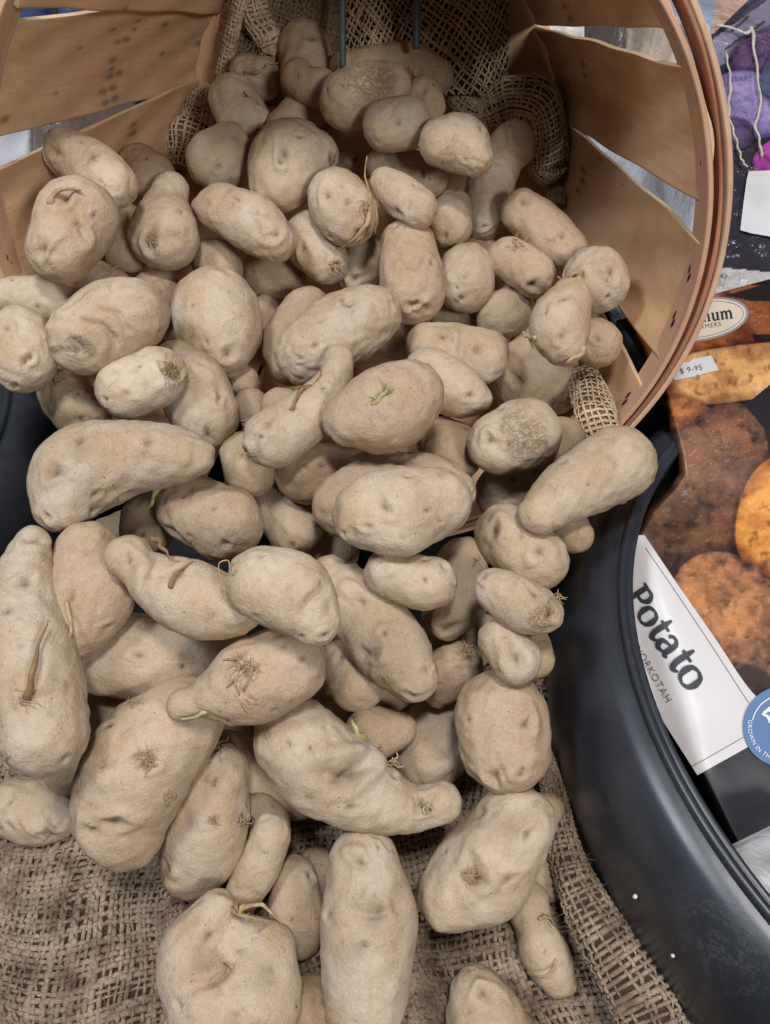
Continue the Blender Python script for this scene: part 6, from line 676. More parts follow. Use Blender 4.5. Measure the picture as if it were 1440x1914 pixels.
for k in range(14):
    a0, a1 = edges_[k], edges_[k + 1]; gap = 0
    def edge_at(dep, q):                   # the two long edges, gaps narrowing towards the bottom of the basket
        ga, La = GAPS[k]; gb, Lb = GAPS[(k + 1) % 14]
        e0 = a0 + np.maximum(ga * (1 - dep / La), -1.2) / 2; e1 = a1 - np.maximum(gb * (1 - dep / Lb), -1.2) / 2
        return np.radians(e0 + (e1 - e0) * (q + .5))
    fine = k in (0, 5, 6, 13, 4, 1, 12); nl, nw = (190, 56) if fine else (40, 14)
    g = np.random.RandomState(200 + k)
    dep = np.linspace(.0035, .298, nl)[:, None] + 0 * np.zeros((1, nw)); q = np.linspace(-.5, .5, nw)[None, :] + 0 * dep
    rho = .2215 - .19 * dep + (.0016 if k % 2 else -.0012) * np.clip(dep / .06, 0, 1) + .0012 * np.sin(dep * 14 + g.rand() * 6) * np.clip(dep / .05, 0, 1)
    t = edge_at(dep, q) + .004 * np.sin(dep * 45 + g.rand() * 6) * q; tc = edge_at(dep, 0 * q); x = (t - tc) * rho
    chord = 1.0 * (x ** 2) / (2 * .2)         # veneer is nearly flat across
    rr = rho - chord + .0006 * np.sin(t * 40 + dep * 70)
    inner = bk(t, rr, dep); outer = bk(t, rr + .0024, dep)
    P = np.concatenate([inner.reshape(-1, 3), outer.reshape(-1, 3)]); n = nl * nw
    f = grid_faces(nl, nw); Fq = [f[:, ::-1], f + n]
    def strip(ix): ix = np.array(ix); return np.stack([ix[:-1], ix[1:], ix[1:] + n, ix[:-1] + n], -1)
    bot = [j for j in range(nw)]; top = [(nl - 1) * nw + j for j in range(nw)]; lf = [i_ * nw for i_ in range(nl)]; rt = [i_ * nw + nw - 1 for i_ in range(nl)]
    Fq += [strip(bot), strip(top)[:, ::-1], strip(lf)[:, ::-1], strip(rt)]
    Fq = np.vstack(Fq)
    stain = np.zeros(2 * n)
    if fine:
        ip = inner.reshape(-1, 3)
        for sx in ST:
            rel = ip - sx[:3]; al = rel @ BA; rd = sx[:3] - BC; rd = nrm(rd - BA * (rd @ BA)); tg = np.cross(BA, rd); pe = np.abs(rel @ tg) + 1e3 * (np.abs(rel @ rd) > .02); R_ = sx[3]
            stain[:n] = np.maximum(stain[:n], np.clip(1.25 * np.exp(-(pe / (.55 * R_)) ** 2 - (al / (1.3 * R_)) ** 2), 0, 1) + .28 * np.exp(-(pe / (.5 * R_)) ** 2 - ((al + 1.5 * R_) / (2.6 * R_)) ** 2))
    o = mesh('stave', P, Fq, M_WOOD, basket, smooth=False, attrs={'stain': np.clip(stain, 0, 1)}, loc=None)
    o.data.vertices.foreach_set('co', (P - ORG).astype(np.float32).ravel()); o.data.update()
    o.data.materials.append(M_EDGE); o.data.polygons.foreach_set('material_index', np.r_[np.zeros(2 * len(f), int), np.ones(len(Fq) - 2 * len(f), int)])
    o.data.polygons.foreach_set('use_smooth', np.r_[np.ones(2 * len(f), bool), np.zeros(len(Fq) - 2 * len(f), bool)])
    uv = np.stack([x.ravel() + k * .3, dep.ravel()], -1); add_uv(o, np.vstack([uv, uv + .001]), Fq)
def hoop(name, r0, th, d0, d1, mat, t0=0, t1=2 * math.pi, wob=.0008, seed=0, rnd=.0006):
    n = 220; t = np.linspace(t0, t1, n); W = Waves(seed, 6, .3, 1.2); closed = abs(t1 - t0 - 2 * math.pi) < 1e-6
    cs = np.stack([np.cos(t), np.sin(t), 0 * t], -1); wv = wob * W(cs * 2); wd_ = wob * Waves(seed + 1, 6, .3, 1.2)(cs * 2)
    e = rnd; sec = [(0, d0 + e), (e, d0), (th - e, d0), (th, d0 + e), (th, d1 - e), (th - e, d1), (e, d1), (0, d1 - e)]
    rings = [bk(t, r0 + a - .19 * dd * .6 + wv, dd + wd_) for a, dd in sec]
    P = np.stack(rings, 1)
    per = np.r_[0, np.cumsum([math.hypot(sec[i_ + 1][0] - sec[i_][0], sec[i_ + 1][1] - sec[i_][1]) for i_ in range(7)])]
    if closed: P[-1] = P[0]
    Fq = grid_faces(n, 8, True).tolist()
    if not closed: Fq += [list(range(8)), [(n - 1) * 8 + i_ for i_ in range(8)][::-1]]
    o = mesh(name, P.reshape(-1, 3) - ORG, Fq, mat, basket, smooth=False, attrs={'stain': np.zeros(n * 8)})
    uv = np.stack([np.broadcast_to(per[None], (n, 8)), np.broadcast_to((t * r0)[:, None], (n, 8))], -1).reshape(-1, 2)
    add_uv(o, uv, None); return o
hoop('inner_hoop', .2174, .0030, -.0035, .0175, M_HOOP, seed=1)
hoop('outer_hoop', .2248, .0030, -.0015, .016, M_HOOP_RED, seed=5, wob=.0006)
hoop('outer_hoop', .2280, .0032, -.0030, .019, M_HOOP, seed=3, t0=-2.2, t1=3.9, wob=.0007)
M_NAIL = simple('rusty_staple', lin(52, 40, 40), .6, .4, 400, .5)
for k in range(28):
    if not (k < 7 or k > 22 or 10 < k < 18): continue
    g = np.random.RandomState(k); t = math.radians((edges_[k // 2] + edges_[k // 2 + 1]) / 2 + (-4.5 if k % 2 else 4.5) + g.randn() * .8)
    mb = MB()
    for s_ in (-1, 1):
        c = bk(np.array(t + s_ * .011), np.array(.2171), np.array(.0085 + s_ * .0012)); tt_ = nrm(-math.sin(t) * BR + math.cos(t) * BD)
        C = c + np.linspace(-1, 1, 7)[:, None] * (tt_ * .0032 + BA * .0004 * g.randn()); V, Fc = tube(C, .0011 * np.sqrt(np.clip(1 - np.linspace(-1, 1, 7) ** 2, .03, 1)), 6); mb.add(V - ORG, Fc)
    mb.build('staple', M_NAIL, basket)
# bottom board of the basket (far end)
t = np.linspace(0, 2 * math.pi, 64, endpoint=False); V = []
for dep_ in (.300, .306): V += bk(t, np.full(64, .1715), np.full(64, dep_)).tolist()
Fq = [list(range(64))[::-1], list(range(64, 128))] + [[j, (j + 1) % 64, 64 + (j + 1) % 64, 64 + j] for j in range(64)]
o = mesh('bottom_board', np.array(V) - ORG, Fq, M_WOOD, basket, smooth=False, attrs={'stain': np.zeros(128)}); add_uv(o, np.tile(np.stack([.16 * np.cos(t), .16 * np.sin(t)], -1), (2, 1)), None)
# rods
M_ROD = simple('green_grey_rod', lin(76, 94, 100), .5, .5, 120, .6, lin(40, 50, 54), [(400, .3, .0004)])
for r_, lab in zip(RODS, ('dark green-grey metal rod standing just right of the topmost potato', 'dark green-grey metal rod crossing the middle of the burlap net')):
    V, Fc = tube(densify(np.array(r_), 24), .0028, 10); o = mesh('metal_rod', V, Fc, M_ROD, loc=r_[-1]); tag(o, lab, 'rod', 'metal rods at the back of the basket')

# ------------------------------------------------------------------ black tubs
def rubber():
    m, nt, b = material('black_rubber'); v = coords(nt)
    c = mix(nt, math_(nt, 'MULTIPLY', ramp(nt, noise(nt, v, 22, 5, .65, .8), [(.45, 0.), (.75, 1.)]), .6), lin(44, 46, 53), lin(64, 66, 73))
    sc = ramp(nt, noise(nt, v, 14, 6, .7, 3.), [(.485, 0.), (.5, 1.), (.515, 0.)])
    gt = ramp(nt, noise(nt, v, 9, 2), [(.55, 0.), (.66, 1.)])
    scuff = math_(nt, 'MULTIPLY', sc, gt)
    c = mix(nt, math_(nt, 'MULTIPLY', scuff, .30), c, lin(130, 124, 116))
    dust = ramp(nt, noise(nt, v, 700, 3, .8), [(.62, 0.), (.74, 1.)])
    c = mix(nt, math_(nt, 'MULTIPLY', dust, .18), c, lin(150, 148, 146))
    L(nt, c, b.inputs['Base Color'])
    b.inputs['Specular IOR Level'].default_value = .5
    L(nt, math_(nt, 'ADD', .28, math_(nt, 'MULTIPLY', noise(nt, v, 18, 4), .14)), b.inputs['Roughness'])
    b.inputs['Coat Weight'].default_value = .2; b.inputs['Coat Roughness'].default_value = .35; b.inputs['Coat Tint'].default_value = (.8, .88, 1, 1)
    bump(nt, b, [(noise(nt, v, 7, 2), .2, .004), (noise(nt, v, 160, 4), .12, .0005)])
    return m
M_RUB = rubber()
M_RUB_IN = simple('black_rubber_inside', lin(36, 34, 34), .6, .3, 60, .3)
def tub(cx, cy, label, seed):
    prof = [(.262, .002), (.280, .003), (.2875, .014), (.2912, .034), (.2928, .058), (.2920, .078), (.2892, .096), (.2848, .1085), (.2795, .1175), (.2735, .1235), (.2680, .1265), (.2630, .1280)]
    o = bpy.data.objects.new('rubber_tub', None); link(o); o.location = (cx, cy, 0); tag(o, label, 'tub', None)
    W = Waves(seed, 6, .25, .8)
    def lathe(name, pf, mat, n=260):
        t = np.linspace(0, 2 * np.pi, n, endpoint=False); pf = np.array(pf)
        cs = np.stack([np.cos(t), np.sin(t), 0 * t], -1); wv = .0022 * W(cs * 1.5)
        R_ = pf[:, 0][:, None] + wv[None] ; V = np.stack([R_ * np.cos(t), R_ * np.sin(t), pf[:, 1][:, None] + .0015 * W(cs + 5)[None] * (pf[:, 1][:, None] > .05)], -1)
        return mesh(name, V.reshape(-1, 3), grid_faces(len(pf), n, True), mat, o)
    pp = densify([list(a) + [0, 0] for a in prof], 46)[:, :2]
    lathe('wall', pp, M_RUB)
    lathe('lip', [(.2625, .1265), (.2636, .1282), (.2640, .1305), (.2630, .1325), (.2612, .1332), (.2594, .1325), (.2588, .1308), (.2580, .1312), (.2568, .1320), (.2552, .1316), (.2546, .1300), (.2548, .128)], M_RUB)
    lathe('inner_wall', [(.2550, .1285), (.256, .10), (.254, .06), (.246, .03), (.236, .012), (.15, .008), (.0, .0075)], M_RUB_IN)
    return o
tub(.3985, .228, 'big black rubber tub holding printed potato bags on the right', 81)
tub(-.535, .395, 'black rubber tub showing only its dark side at the left edge', 82)
rg = np.random.RandomState(4)
M_CRUMB = simple('white_crumb', lin(214, 212, 208), .8)
for px, py, r_, lab in ((1215, 1662, .0011, 'larger of two white specks stuck on the right black tub wall'), (1227, 1808, .0009, 'smaller lower white speck on the right black tub wall')):
    V = []; p = at_height(px, py, .085)
    d = p[:2] - np.array([.3985, .228]); p[:2] = np.array([.3985, .228]) + d / np.linalg.norm(d) * .2925
    u, v = np.meshgrid(np.linspace(0, np.pi, 8), np.linspace(0, 2 * np.pi, 10, endpoint=False), indexing='ij')
    S_ = np.stack([np.sin(u) * np.cos(v), np.sin(u) * np.sin(v), 1.4 * np.cos(u)], -1) * r_ * (1 + .2 * rg.rand(8, 10, 1))
    o = mesh('crumb', S_.reshape(-1, 3) + p, grid_faces(8, 10, True), M_CRUMB, loc=p); tag(o, lab, 'crumb')
# ------------------------------------------------------------------ printed potato bag
def vnoise(x, y, seed, f):
    g = np.random.RandomState(seed); s = 0
    for _ in range(10):
        a = g.rand() * 6.283; k = f * (.5 + 1.2 * g.rand()); s = s + np.sin((x * math.cos(a) + y * math.sin(a)) * k + g.rand() * 6.283)
    return s / 3.2
def fbm(x, y, seed, f, o=4):
    s = 0; a = 1.; xx, yy = x, y
    for i in range(o):
        s = s + a * vnoise(xx + 6 * vnoise(xx, yy, seed + 50 + i, f * .7), yy, seed + i, f); f *= 2.1; a *= .6
    return s
def hexa(c): return np.array(lin(*c)[:3])
def blend(col, m, c): return col * (1 - m[..., None]) + np.asarray(c) * m[..., None]
def sstep(x, a, b): t = np.clip((x - a) / (b - a), 0, 1); return t * t * (3 - 2 * t)
def print_potato(col, x, y, cx, cy, rx, ry, ang, c_hi, c_lo, seed, lx=-.35, ly=-.45, sq=2.2):
    a = math.radians(ang); u = ((x - cx) * math.cos(a) + (y - cy) * math.sin(a)) / rx; v = (-(x - cx) * math.sin(a) + (y - cy) * math.cos(a)) / ry
    wob = 1 + .05 * vnoise(x, y, seed + 9, .022)
    d = (np.abs(u) ** sq + np.abs(v) ** sq) ** (1 / sq) * wob
    m = 1 - sstep(d, .975, 1.015)
    dx, dy = (x - cx) / max(rx, ry), (y - cy) / max(rx, ry)
    lit = np.clip(1.05 - .55 * ((dx - lx * .6) ** 2 + (dy - ly * .6) ** 2) - .35 * d ** 4, 0, 1)
    n = fbm(x, y, seed, .035); n2 = fbm(x, y, seed + 20, .16, 3)
    lit = np.clip(1.15 * lit - .20 + .27 * n + .14 * n2, .0, 1.15)
    c = hexa(c_lo) * (1 - lit[..., None]) + hexa(c_hi) * .86 * lit[..., None]
    mo = sstep(fbm(x, y, seed + 41, .05, 4), -.3, 1.6)[..., None]; c = c * (1 - .55 * mo) + .55 * mo * (hexa(c_lo) * .9 + c * .25)
    spots = sstep(fbm(x, y, seed + 31, .13, 4), .5, 2.2); c = c * (1 - .6 * spots[..., None])
    hl = sstep(fbm(x, y, seed + 71, .55, 2), .7, 2.2) * lit; c = c + .12 * hl[..., None]
    sh = 1 - .55 * (1 - sstep(d, 1.0, 1.18))
    col = col * np.where(m > .5, 1, sh)[..., None]
    return blend(col, m, np.clip(c, 0, 1))
def inside_poly(x, y, poly):
    r = np.zeros(x.shape, bool); n = len(poly)
    for i in range(n):
        (x0, y0), (x1, y1) = poly[i], poly[(i + 1) % n]
        r ^= ((y0 > y) != (y1 > y)) & (x < (x1 - x0) * (y - y0) / (y1 - y0 + 1e-9) + x0)
    return r
PANEL = [(1100, 950), (1196, 1000), (1213, 1008), (1262, 1085), (1410, 1298), (1560, 1520), (1440, 1373), (1304, 1447), (1214, 1306), (1100, 1150)]
PANEL = [(1100, 950), (1196, 1000), (1213, 1008), (1262, 1085), (1330, 1180), (1410, 1298), (1490, 1345), (1304, 1449), (1100, 1110)]
def paint_bag(x, y):
    col = np.zeros(x.shape + (3,)) + hexa((38, 34, 40))
    col = blend(col, sstep(fbm(x, y, 1, .02), -.2, 1.8) * .3, hexa((96, 50, 30)))
    col = print_potato(col, x, y, 1470, 575, 300, 46, -2, (160, 92, 50), (70, 38, 26), 3, sq=2.6)
    col = blend(col, (inside_poly(x, y, [(1355, 552), (1440, 528), (1600, 520), (1600, 566), (1400, 562)])) * 1., hexa((40, 32, 34)))
    col = print_potato(col, x, y, 1290, 655, 120, 60, -6, (186, 108, 52), (96, 48, 24), 5)
    col = print_potato(col, x, y, 1380, 698, 152, 54, -9, (244, 186, 122), (136, 76, 40), 7, lx=.0, ly=-.2)
    col = print_potato(col, x, y, 1300, 805, 88, 54, 28, (206, 128, 76), (80, 40, 26), 11)
    col = print_potato(col, x, y, 1310, 920, 110, 185, 33, (136, 92, 62), (48, 30, 24), 13, lx=.1, ly=-.5)
    col = blend(col, inside_poly(x, y, [(1392, 758), (1440, 718), (1600, 650), (1600, 860), (1440, 850), (1428, 800)]) * 1., hexa((34, 30, 36)))
    col = print_potato(col, x, y, 1462, 968, 84, 118, 12, (232, 156, 70), (150, 82, 36), 17, lx=-.3, ly=-.2)
    col = print_potato(col, x, y, 1372, 1172, 112, 150, -28, (192, 130, 84), (50, 30, 26), 19, lx=-.5, ly=-.6)
    col = print_potato(col, x, y, 1470, 1420, 110, 70, 20, (184, 92, 54), (110, 48, 32), 23)
    col = blend(col, inside_poly(x, y, [(1290, 1447), (1400, 1395), (1640, 1560), (1640, 1800), (1290, 1800)]) * 1., hexa((40, 38, 46)))
    return col
BAGZ = np.interp(np.linspace(400, 1700, 66), [400, 600, 700, 760, 850, 940, 1000, 1100, 1400, 1700], [.66, .605, .577, .562, .550, .542, .530, .511, .474, .442]); BAGZ[2:-2] = np.convolve(BAGZ, np.ones(5) / 5, 'valid')
def bagz(x, y):
    z = np.interp(y, np.linspace(400, 1700, 66), BAGZ)
    dl = (x - 1206) - (y - 1020) * .268                                     # crease through the white panel
    z = z + .00022 * 10 * np.log1p(np.exp(np.clip(-dl / 10, -30, 6))) * (y > 960) * np.clip((y - 960) / 60, 0, 1)
    z = z + .0016 * vnoise(x, y, 301, .012) + .0007 * vnoise(x, y, 302, .03)
    return z
LEFT = np.array([(500, 1150), (600, 1165), (700, 1226), (745, 1240), (800, 1253), (850, 1266), (885, 1270), (915, 1250), (950, 1215), (985, 1195), (1010, 1182), (1060, 1165), (1180, 1165), (1305, 1212), (1447, 1303), (1560, 1360), (1600, 1385)], float)
def leftx(y): return np.interp(y, LEFT[:, 0], LEFT[:, 1])
def bag_point(x, y, lift=0.): return at(np.asarray(x, float), np.asarray(y, float), bagz(np.asarray(x, float), np.asarray(y, float)) - lift)
def print_material(name, rough=.32, coat=.5, bs=.35, bd=.0012, sc=60):
    m, nt, b = material(name)
    a = N(nt, 'ShaderNodeAttribute', attribute_type='GEOMETRY', attribute_name='print')
    L(nt, a.outputs['Color'], b.inputs['Base Color']); b.inputs['Roughness'].default_value = rough; b.inputs['Coat Weight'].default_value = coat; b.inputs['Coat Roughness'].default_value = .18
    v = coords(nt, offset_random=False)
    bump(nt, b, [(noise(nt, v, sc, 4, .55, 1.0), bs, bd), (noise(nt, v, sc * .25, 3, .5, 1.), bs, bd * 4)]); return m
M_PRINT = print_material('printed_film', .45, .12, .12, .0008)
ys = np.arange(522, 1602, 2.0); nx = 270
q = np.linspace(0, 1, nx); Y = np.repeat(ys[:, None], nx, 1)
top = 546 - (np.linspace(0, 1, nx) * 1.0)[None] * 0
X = leftx(Y) + (1760 - leftx(Y)) * (q[None] ** 1.35)
edge = np.clip((X - leftx(Y)) / 16, 0, 1); Zb = bagz(X, Y) + .022 * (1 - np.sqrt(np.clip(1 - (1 - edge) ** 2, 0, 1)))
# slanting top edge of the bag
Yt = np.maximum(Y, 551 - (X - 1330) * .27); Zb = bagz(X, Yt) + (Zb - bagz(X, Y)) + .03 * np.clip((Yt - Y) / 30, 0, 1)
front = at(X, Yt, Zb); colr = paint_bag(X, Yt)
bag = bpy.data.objects.new('potato_bag', None); link(bag); bag.location = tuple(bag_point(1380, 1440)); BO = np.array(bag.location)
tag(bag, 'glossy seed potato bag printed with orange potatoes and a white label panel', 'bag')
back = front + np.array([.012, .035, -.03])
n_ = front.shape[0] * front.shape[1]; gf = grid_faces(*X.shape)
sheet = mesh('printed_front', front.reshape(-1, 3) - BO, gf[:, ::-1], M_PRINT, bag, attrs={'print': np.concatenate([colr, np.ones(X.shape + (1,))], -1).reshape(-1, 4)})
bk_ = back[::8, ::8]; M_BAGBACK = simple('bag_film_dark', lin(40, 36, 40), .4, .4)
V = np.concatenate([bk_.reshape(-1, 3), front[:, 0], back[:, 0], front[0], back[0]]) - BO
F_ = grid_faces(*bk_.shape[:2]).tolist(); o_ = bk_.shape[0] * bk_.shape[1]; H_ = len(ys); F_ += [[o_ + i, o_ + i + 1, o_ + H_ + i + 1, o_ + H_ + i] for i in range(H_ - 1)]
o2_ = o_ + 2 * H_; F_ += [[o2_ + i, o2_ + i + 1, o2_ + nx + i + 1, o2_ + nx + i] for i in range(nx - 1)]
mesh('back_film', V, F_, M_BAGBACK, bag)

# lettering: flat shapes laid on the print
def ink(name, c): return simple(name, lin(*c), .5, .3)
M_PANEL = simple('label_film', lin(208, 204, 205), .38, .4); M_INK = ink('black_ink', (52, 54, 60)); M_GREY = ink('grey_ink', (120, 114, 108)); M_WHITE = ink('white_ink', (222, 222, 226)); M_LINE = ink('line_ink', (128, 124, 130))
M_OVAL = ink('cream_oval', (226, 212, 194)); M_OVALR = ink('silver_ring', (150, 148, 152)); M_BLUE = ink('blue_seal', (92, 122, 164)); M_PRICE = ink('price_paper', (222, 222, 226)); M_PINK = ink('price_ink', (112, 100, 106))
def stroke(mb, pts, w, lift, onto=bag_point, org=BO, n=None):
    P_ = np.array(pts, float); W_ = np.broadcast_to(np.array(w, float), (len(P_),))
    D4 = densify(np.c_[P_, W_, W_], n or (5 * (len(P_) - 1) + 1 if len(P_) > 2 else 14))
    C = D4[:, :2]; ww = np.maximum(D4[:, 2], .1); T_ = nrm(np.gradient(C, axis=0)); Nn_ = np.stack([-T_[:, 1], T_[:, 0]], -1)
    A_, B_ = C + Nn_ * ww[:, None] / 2, C - Nn_ * ww[:, None] / 2
    V = np.vstack([onto(A_[:, 0], A_[:, 1], lift), onto(B_[:, 0], B_[:, 1], lift)]) - org; k = len(C)
    mb.add(V, [[i, i + 1, k + i + 1, k + i] for i in range(k - 1)])
class Glyphs:
    """letters drawn as strokes: local x along the reading direction, y up, x-height 1"""
    G = {
     'P': (1.25, [([(.32, 0), (.32, 1.5)], .26), ([(.0, .05), (.66, .05)], .12), ([(.0, 1.45), (.5, 1.45)], .12), ([(.4, 1.44), (.85, 1.42), (1.08, 1.08), (.85, .74), (.4, .7)], [.12, .16, .27, .16, .12])]),
     'o': (1.12, [([(.53, 1.0), (.2, .86), (.1, .5), (.2, .14), (.53, 0), (.86, .14), (.96, .5), (.86, .86), (.53, 1.0)], [.1, .18, .27, .18, .1, .18, .27, .18, .1])]),
     't': (.82, [([(.36, 1.42), (.34, .95), (.34, .35), (.46, .06), (.66, .05), (.8, .18)], [.1, .25, .26, .24, .16, .06]), ([(.04, .96), (.76, .96)], .12)]),
     'a': (1.12, [([(.16, .78), (.3, .97), (.55, .99), (.74, .82), (.76, .5), (.76, .2), (.86, .04), (1.04, .1)], [.16, .13, .13, .22, .26, .25, .18, .06]), ([(.76, .6), (.42, .54), (.14, .4), (.12, .18), (.3, .02), (.55, .06), (.78, .26)], [.08, .12, .2, .26, .2, .12, .08])]),
     'n': (1.2, [([(.26, 0), (.26, .96)], .25), ([(.04, .93), (.3, .93)], .12), ([(.06, .04), (.48, .04)], .1), ([(.32, .78), (.56, .97), (.8, .86), (.86, .6), (.86, 0)], [.1, .15, .24, .25, .25]), ([(.68, .04), (1.08, .04)], .1)]),
     'u': (1.2, [([(.26, .96), (.26, .35), (.38, .06), (.62, .05), (.84, .26)], [.25, .25, .22, .14, .1]), ([(.04, .93), (.3, .93)], .12), ([(.86, .96), (.86, 0)], .25), ([(.66, .93), (.9, .93)], .12), ([(.86, .05), (1.08, .05)], .1)]),
     'm': (1.8, [([(.26, 0), (.26, .96)], .25), ([(.04, .93), (.3, .93)], .12), ([(.06, .04), (.46, .04)], .1), ([(.32, .78), (.54, .97), (.76, .86), (.82, .6), (.82, 0)], [.1, .15, .24, .25, .25]), ([(.62, .05), (1.02, .05)], .1), ([(.88, .78), (1.1, .97), (1.32, .86), (1.4, .6), (1.4, 0)], [.1, .15, .24, .25, .25]), ([(1.2, .04), (1.64, .04)], .1)]),
    }
def write(name, text, org2, d, size, mat, sp=1., lift=.0006, grow=0., onto=bag_point, BO_=None, parent=None, weight=1.):
    d = np.array(d, float) / np.hypot(*d); up = np.array([d[1], -d[0]]); pen = 0.; mb = MB(); k = 0
    for ch in text:
        adv, st = Glyphs.G[ch]; s_ = size * (1 + grow * pen)
        for pts, w in st:
            P_ = [np.array(org2) + (pen + a * (1 + grow * pen)) * size * sp * d + b * s_ * up for a, b in pts]
            stroke(mb, P_, np.array(w) * s_ * weight, lift + .00003 * k, onto, BO if BO_ is None else BO_); k += 1
        pen += adv * (1 + grow * pen)
    return mb.build(name, mat, parent or bag, False)
def flat_text(name, text, place, mat, parent, bold=0., spacing=1.):
    """built-in font outline laid on a surface by place(x, y) -> points, x and y in letter heights"""
    cu = bpy.data.curves.new(name, 'FONT'); cu.body = text; cu.size = 1.4; cu.offset = bold; cu.space_character = spacing; cu.resolution_u = 4
    to = bpy.data.objects.new(name, cu); COL.objects.link(to); dg = bpy.context.evaluated_depsgraph_get()
    me = bpy.data.meshes.new_from_object(to.evaluated_get(dg)); bpy.data.objects.remove(to)
    co = np.zeros(len(me.vertices) * 3, dtype=np.float32); me.vertices.foreach_get('co', co); co = co.reshape(-1, 3)
    P_ = place(co[:, 0], co[:, 1]); me.vertices.foreach_set('co', np.asarray(P_, dtype=np.float32).ravel()); me.update()
    me.materials.append(mat); o = bpy.data.objects.new(name, me); return link(o, parent)
def line_text(name, text, x0, y0, dx, dy, h, mat, parent, lift=.0009, onto=bag_point, org=None, bold=0., spacing=1., grow=0.):
    org = BO if org is None else org; d = np.array([dx, dy]) / math.hypot(dx, dy); up = np.array([d[1], -d[0]])
    def pl(x, y):
        s_ = h * (1 + grow * x); X_ = x0 + x * h * (1 + grow * x * .5) * d[0] + y * s_ * up[0]; Y_ = y0 + x * h * (1 + grow * x * .5) * d[1] + y * s_ * up[1]
        return onto(X_, Y_, lift) - org
    return flat_text(name, text, pl, mat, parent, bold, spacing)
def poly_patch(name, pts, lift, mat, onto=bag_point, org=None, parent=None):
    org = BO if org is None else org; pts = np.array(pts, float); c = pts.mean(0)
    rings = [c + (pts - c) * k for k in (.0001, .33, .66, 1.)]; V = np.vstack([onto(r_[:, 0], r_[:, 1], lift) for r_ in rings]) - org
    return mesh(name, V, grid_faces(4, len(pts), True), mat, parent or bag)
def ell(cx, cy, rx, ry, ang, n=72, a0=0, a1=360):
    t = np.radians(np.linspace(a0, a1, n, endpoint=(a1 - a0) != 360)); a = math.radians(ang)
    return np.stack([cx + rx * np.cos(t) * math.cos(a) - ry * np.sin(t) * math.sin(a), cy + rx * np.cos(t) * math.sin(a) + ry * np.sin(t) * math.cos(a)], -1)
re_ = densify(np.array([(1205, 1000, 0, 0), (1262, 1085, 0, 0), (1335, 1190, 0, 0), (1410, 1298, 0, 0), (1492, 1344, 0, 0)], float), 70)[:, :2]
le_ = densify(np.array([(1192, 1000, 0, 0), (1168, 1110, 0, 0), (1176, 1225, 0, 0), (1214, 1306, 0, 0), (1304, 1449, 0, 0)], float), 70)[:, :2]
q_ = np.linspace(0, 1, 60)[None, :, None]; pp_ = le_[:, None] * (1 - q_) + re_[:, None] * q_
mesh('label_panel', bag_point(pp_[..., 0], pp_[..., 1], .0005).reshape(-1, 3) - BO, grid_faces(70, 60)[:, ::-1], M_PANEL, bag)
write('lettering', 'Potato', (1167, 1114), (.553, .834), 31, M_INK, sp=1., grow=.045, weight=1.3, lift=.0012)
line_text('lettering', 'NORKOTAH', 1186, 1211, .50, .866, 13, M_GREY, bag, lift=.0013, spacing=1.17, grow=.012)
mb = MB(); stroke(mb, [(1207, 1024), (1262, 1104), (1330, 1206), (1400, 1314)], 1.5, .0009); stroke(mb, [(1294, 1433), (1345, 1404), (1392, 1377)], 1.5, .0009); mb.build('border_line', M_LINE, bag, False)
poly_patch('label_oval', ell(1313, 597, 88, 40, -10), .0006, M_OVALR); poly_patch('label_oval', ell(1313, 597, 83, 36, -10), .0009, M_OVAL)
mb = MB(); e_ = ell(1313, 597, 78, 32, -10, 73); e_ = np.vstack([e_, e_[:1]]); stroke(mb, e_, 1.3, .0013, n=150); mb.build('border_line', M_OVALR, bag, False)
write('lettering', 'num', (1314, 602), (1, -.135), 15.5, M_INK, sp=.92, lift=.0014, weight=.95)
line_text('lettering', 'ORMERS', 1300, 616.5, 1, -.16, 8.2, M_GREY, bag, lift=.0014, spacing=1.22)
poly_patch('price_sticker', [(1276, 675), (1283, 678), (1291, 676), (1294, 671), (1312, 668), (1329, 664), (1337, 678), (1344, 692), (1322, 697), (1308, 701), (1303, 700), (1298, 704), (1280, 707), (1262, 711), (1258, 706), (1267, 690)], .0012, M_PRICE)
line_text('lettering', '$ 9-95', 1272, 699, 1, -.20, 10.5, M_PINK, bag, lift=.0018, spacing=1.12)
poly_patch('round_seal', ell(1463, 1358, 74, 75, 0), .0014, M_BLUE)
mb = MB(); stroke(mb, ell(1463, 1358, 57, 58, 0, 30, 192, 330), 2.2, .002); stroke(mb, [(1424, 1334), (1436, 1340), (1440, 1352)], [3, 6, 4], .00205); stroke(mb, [(1427, 1333), (1445, 1322), (1470, 1316)], [5, 9, 8], .0021); mb.build('emblem', M_WHITE, bag, False)
def seal_text(x, y):
    R_ = 63 - (y * 8); a = math.radians(197) - x * 9.0 / 60
    return bag_point(1463 + R_ * np.cos(a), 1358 - R_ * np.sin(a) * -1 if False else 1358 - R_ * np.sin(a - 2 * math.radians(0)), .0021) - BO
def seal_text(x, y):
    R_ = 65 - y * 8.2; a = math.radians(192) - x * 8.2 / 61
    return bag_point(1463 + R_ * np.cos(a), 1358 + R_ * np.sin(a), .0021) - BO
flat_text('lettering', 'GROWN IN THE', seal_text, M_WHITE, bag, .004, 1.1)

